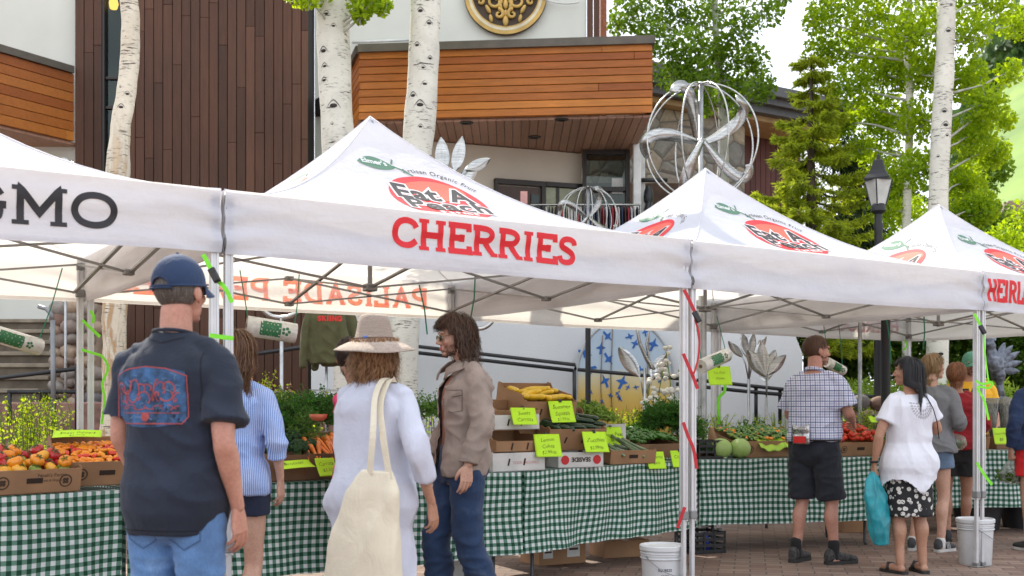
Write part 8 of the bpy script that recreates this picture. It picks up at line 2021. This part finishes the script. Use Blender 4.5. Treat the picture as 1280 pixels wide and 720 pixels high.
mb = MB(); mb.tube([at(x, y, 11.7)-b0 for x, y in ((798, 392), (796, 410), (800, 430), (808, 448), (814, 460), (818, 462), (812, 452), (808, 430), (812, 410), (815, 395))], [.02, .03, .04, .045, .04, .03, .03, .025, .02, .018], 10, flat=.5); put('loop', mb, M_ss, t, True)
put('mast', MB().tube([V((0, 0, 0)), at(806, 460, 11.7)-b0], .015, 8), M_ssd, t, True)
for i, (px, py, Y, lb) in enumerate([(735, 404, 12.9, 0), (352, 376, 11.8, 1), (880, 405, 10.8, 2)]): pass
t = thing('ring_sculpture', 'large open steel ring on a mast between the blue cap and the straw hat', 'sculpture', V((gx(352, 10.6), 10.6, 0))); b0 = V((gx(352, 10.6), 10.6, 0)); c = at(352, 375, 10.6)-b0
put('ring', MB().tube([(c.x+.22*math.cos(a), .03*math.sin(a*2), c.z+.17*math.sin(a)) for a in [R(x) for x in range(0, 360, 8)]], .016, 8, closed=True, flat=1.6), M_ss, t, True); put('mast', MB().tube([(0, 0, 0), (0, 0, c.z-.16)], .018, 10), M_ssd, t, True)
put('clamp', MB().box((0, 0, at(0, 492, 10.6).z), (.2, .06, .05), bev=.01), M_blackpl, t)
t = thing('ring_sculpture', 'open steel ring on a mast directly behind the head of the young man', 'sculpture', V((gx(596, 10.9), 10.9, 0))); b0 = V((gx(596, 10.9), 10.9, 0)); c = at(600, 385, 10.9)-b0
put('ring', MB().tube([(c.x+.16*math.cos(a), .03*math.sin(a*2), c.z+.20*math.sin(a)) for a in [R(x) for x in range(0, 360, 8)]], .014, 8, closed=True, flat=1.6), M_ss, t, True); put('mast', MB().tube([(0, 0, 0), (0, 0, c.z-.19)], .018, 10), M_ssd, t, True)
# winged grey metal sculpture
t = thing('winged_sculpture', 'rough grey metal bird-like sculpture with spread wing behind the right table', 'sculpture', V((gx(1252, 12.9), 12.9, 0))); s0 = V((gx(1252, 12.9), 12.9, 0)); S = lambda x, y, d=0: at(x, y, 12.9)-s0+V((0, d, 0))
M_zn = simple('weathered_zinc', (.17, .19, .23), .45, .5, .35, 14, 40, .6, .012); mb = MB()
limb(mb, [S(1240, 440), S(1243, 455), S(1248, 470), S(1250, 480)], [.06, .10, .08, .04], 12); mb.ball(S(1238, 432), (.06, .06, .075), 14); mb.ball(S(1237, 425), (.045, .05, .04), 12)
me = remesh(mb, .014, 1); displace(me, lambda p_, n_: .012*nz(p_, 22, 2)); put('figure', me, M_zn, t, True)
for i, (x, y, L, an) in enumerate([(1250, 452, 26, 20), (1250, 454, 30, 40), (1251, 456, 32, 58), (1252, 459, 30, 76), (1252, 462, 26, 95), (1244, 426, 12, -30), (1238, 424, 12, 0)]):
    mb = MB(); petal(mb, S(x, y), (math.sin(R(an)), .1, math.cos(R(an))), L*12.9/F, .045, .3, (0, 1, 0)); put('feather', mb, M_zn, t, True)
mb = MB(); mb.tube([S(1250, 475), S(1250, 500)], [.03, .06], 12); mb.ball(S(1250, 505), (.14, .12, .10), 16); mb.tube([S(1250, 515), V((0, 0, 0))], [.05, .09], 12); put('pedestal', mb, M_zn, t, True)
# lamp post
t = thing('street_lamp', 'black lantern on a dark post in front of the yellow-green aspens', 'street lamp', V((gx(1098, 13.4), 13.4, 0))); lz = lambda y: at(0, y, 13.4).z
M_lp = simple('black_cast_iron', (.022, .022, .024), .45, .4)
put('post', MB().lathe([(.10, 0), (.10, .1), (.07, .14), (.065, 1.0), (.052, 1.1), (.048, lz(290)), (.06, lz(282)), (.045, lz(278)), (.045, lz(268))], 18), M_lp, t, True, angle=40)
put('lantern_base', MB().lathe([(.045, lz(268)), (.09, lz(264)), (.085, lz(258)), (.07, lz(255))], 18), M_lp, t, True, angle=40)
zb_, zt_ = lz(256), lz(226); g4 = MB(); b4 = MB()
for q in range(4):
    a0, a1 = R(45+90*q+18), R(135+90*q+18); g4.add([(.085*math.cos(a0), .085*math.sin(a0), zb_), (.085*math.cos(a1), .085*math.sin(a1), zb_), (.155*math.cos(a1), .155*math.sin(a1), zt_), (.155*math.cos(a0), .155*math.sin(a0), zt_)], [(0, 1, 2, 3)])
    fb_ = MB().bar((.09*math.cos(a0), .09*math.sin(a0), zb_), (.16*math.cos(a0), .16*math.sin(a0), zt_), .014); put('corner_bar', fb_, M_lp, t)
put('lantern_glass', g4, simple('frosted_lamp_glass', (.50, .50, .46), .35, 0, .08, 8), t)
put('lantern_roof', MB().lathe([(.20, zt_), (.205, zt_+.02), (.15, zt_+.07), (.11, zt_+.13), (.085, zt_+.20), (.075, zt_+.24), (.03, zt_+.26), (.02, zt_+.31), (.0, zt_+.33)], 4, M=Matrix.Rotation(R(18), 3, 'Z')), M_lp, t)
# painted arch on the ramp wall
def arch2(w_, h, n_=24): return [(-w_/2, 0), (w_/2, 0), (w_/2, h*.55)]+[(w_/2*math.cos(a), h*.55+h*.45*math.sin(a)) for a in [math.pi*i/n_ for i in range(1, n_)]]+[(-w_/2, h*.55)]
AY = 13.5; t = thing('painted_arch', 'arch-shaped mural of blue birds and tree trunks over golden hills on the white wall', 'mural', V((gx(781, AY), AY, at(0, 560, AY).z)))
b0 = V(t.location); aw, ah = 118*AY/F, 160*AY/F
m, nta, oa = newmat('mural_paint'); n = N(nta); z = n('SeparateXYZ'); cc = n.coord('Object'); nta.links.new(cc, z.inputs[0]); zz = n.math('ADD', n.math('DIVIDE', z.outputs[2], ah), n.math('MULTIPLY', n.math('SUBTRACT', n.noise(n.coord('Object', (1.2, 1, .6)), 3, 3), .5), .12))
pbsdf(n, oa, n.ramp(zz, [(0, (.30, .20, .04)), (.28, (.55, .34, .06)), (.42, (.62, .44, .12)), (.55, (.62, .56, .36)), (.62, (.42, .52, .60)), (1, (.40, .50, .60))]), .8)
put('panel', MB().prism([V((x, 0, y_)) for x, y_ in arch2(aw, ah)], (0, 0, 0), (0, .04, 0)), m, t)
put('border', MB().tube([(x, -.0, y_) for x, y_ in arch2(aw+.02, ah+.01)], .018, 6, closed=True), simple('arch_border', (.40, .42, .42), .7), t, True)
mb_t = simple('mural_trunk', (.20, .12, .06), .8)
for x in (-.28, -.16, .28): put('painted_trunk', MB().tube([(x+.01*math.sin(q), -.003, q/8*ah*(.93 if abs(x) < .2 else .88)) for q in range(9)], [.026-.001*q for q in range(9)], 6, flat=.2), mb_t, t, True)
M_bird = simple('mural_blue', (.03, .13, .42), .8); rnd = random.Random(4)
for q in range(26):
    x = rnd.uniform(-.46, .46)*aw; zz_ = rnd.uniform(.3, .93)*ah
    if abs(x) > aw*.36 and zz_ > ah*.75: zz_ *= .7
    s = rnd.uniform(.04, .075) if zz_ > ah*.5 else .03; a = rnd.uniform(0, 6.28); ca, sa = math.cos(a), math.sin(a)
    pts = [(1.3, 0), (.4, .25), (-.1, 1.1), (-.3, .25), (-1.3, .35), (-1.2, -.1), (-.3, -.2), (.1, -.9), (.4, -.2)]
    put('painted_bird', MB().prism([V(((px_*ca-py_*sa)*s+x, -.006, (px_*sa+py_*ca)*s+zz_)) for px_, py_ in pts], (0, 0, 0), (0, .007, 0)), M_bird, t)
# grey mast near the arch and thin posts
for i, (px, y0, y1, Y, r_, lb) in enumerate([(735, 400, 540, 12.0, .03, 'thin dark mast in front of the left side of the painted arch'), (878, 400, 560, 10.8, .04, 'thick grey mast right behind the tent leg with the red straps'), (1075, 400, 520, 12.4, .022, 'slim grey post behind the tomato box'), (1107, 410, 540, 12.2, .05, 'thick dark post left of the dark-haired woman')]):
    mb = MB().tube([(0, 0, 0), (0, 0, at(0, y0-30, Y).z)], r_, 10).lathe([(0, 0), (.12, 0), (.12, .015), (0, .015)], 16); o_ = put('mast', mb, M_ssd if i in (1, 2) else M_lp, None, True, loc=(gx(px, Y), Y, 0), angle=40); tag(o_, lb, 'post', 'plain masts standing behind the tables')
# hoodie on a rack
t = thing('clothing_stand', 'chrome clothing stand holding the olive hooded top', 'clothes rack', V((gx(408, 11.2), 11.2, 0))); hz = lambda y: at(0, y, 11.2).z
put('pole', MB().tube([(0, 0, .0), (0, 0, hz(380))], .014, 8), M_ssd, t, True); put('arm', MB().tube([(-.2, 0, hz(384)), (.3, 0, hz(384))], .012, 8), M_ssd, t, True)
for x in (-.18, 0, .18): put('foot', MB().tube([(x, -.2, .02), (x, .2, .02)], .012, 8), M_ssd, t, True)
put('shelf', MB().box((.0, 0, hz(488)), (.32, .12, .02)), M_ssd, t)
t = thing('hooded_top', 'olive green hooded top with red SKIING lettering hanging on the stand', 'clothing', V((gx(406, 11.1), 11.1, 0)))
mb = MB(); loft(mb, [((0, 0, z), a, b, (1, 0, 0), (0, 1, 0), 2.6) for z, a, b in ((hz(455), .15, .06), (hz(450), .16, .065), (hz(425), .16, .07), (hz(400), .17, .07), (hz(390), .13, .06), (hz(384), .07, .05))], 20)
for s in (1, -1): limb(mb, [(s*.13, 0, hz(393)), (s*.19, -.02, hz(420)), (s*.21, -.03, hz(458))], [.055, .05, .04], 12)
mb.ball((0, .03, hz(384)), (.08, .06, .06), 12); me = remesh(mb, .01, 2); displace(me, foldfn(.014, (7, 7, 4), 5)); hd = put('fabric', me, fabric('olive_fleece', (.085, .085, .035), .95, .15), t, True)
q, wq_ = slab_text('SKIING', .055, .26, .95, .2, .05); q.v = [(a-.11, b, 0) for a, b, c in q.v]; decal('lettering', q, look((0.05, -.6, hz(403)), (0, 1, 0)), hd, simple('red_fabric_ink', (.65, .04, .03), .8), t, .004)
put('dark_lining', me.copy(), fabric('black_fleece', (.015, .015, .016), .95), t, True, loc=(.10, .10, -.02))
# clothes racks on the terrace
t = thing('clothes_rack', 'low chrome rack of small garments on the terrace above the CHERRIES tent', 'clothes rack', V((gx(715, 14.5), 14.5, 2.64)))
zr = at(0, 256, 14.5).z-2.64; w0 = gx(663, 14.5)-gx(715, 14.5); w1 = gx(800, 14.5)-gx(715, 14.5)
put('rail', MB().tube([(w0, 0, zr), (w1, 0, zr)], .014, 8), M_ss, t, True)
for x in (w0, (w0+w1)/2, w1): put('upright', MB().tube([(x, 0, 0), (x, 0, zr)], .014, 8), M_ss, t, True)
cs = [(.02, .03, .07), (.45, .43, .4), (.02, .02, .02), (.3, .03, .04), (.04, .08, .2), (.12, .12, .13), (.5, .5, .52), (.05, .02, .02)]
rnd = random.Random(9); M_gar = [simple('garment_cloth_%s' % nm, c_, .9) for nm, c_ in zip(('navy', 'sand', 'black', 'red', 'blue', 'grey', 'white', 'maroon'), cs)]
for q in range(34):
    x = w0+.04+(w1-w0-.08)*q/33; mb = MB(); h = rnd.uniform(.35, .6); loft(mb, [((x, 0, zr-.03), .008, .04, (1, 0, 0), (0, 1, 0)), ((x, 0, zr-.08), .012, .17, (1, 0, 0), (0, 1, 0)), ((x+.005, 0, zr-h*.6), .014, .16, (1, 0, 0), (0, 1, 0)), ((x, 0, zr-h), .016, .17, (1, 0, 0), (0, 1, 0))], 10)
    tag(put('hanging_garment', mb, rnd.choice(M_gar), None, True, loc=t.location), 'small folded garment among many on the low chrome rack of the terrace', 'clothing', 'garments on the terrace rack')
put('rack_sign', MB().box((gx(655, 14.4)-gx(715, 14.5), 0, at(0, 245, 14.4).z-2.64), (.09, .006, .16)), simple('pink_card', (.62, .33, .30), .7), t); put('sign_stem', MB().tube([(gx(655, 14.4)-gx(715, 14.5), 0, 0), (gx(655, 14.4)-gx(715, 14.5), 0, at(0, 252, 14.4).z-2.64)], .008, 6), M_ss, t, True)
clean()
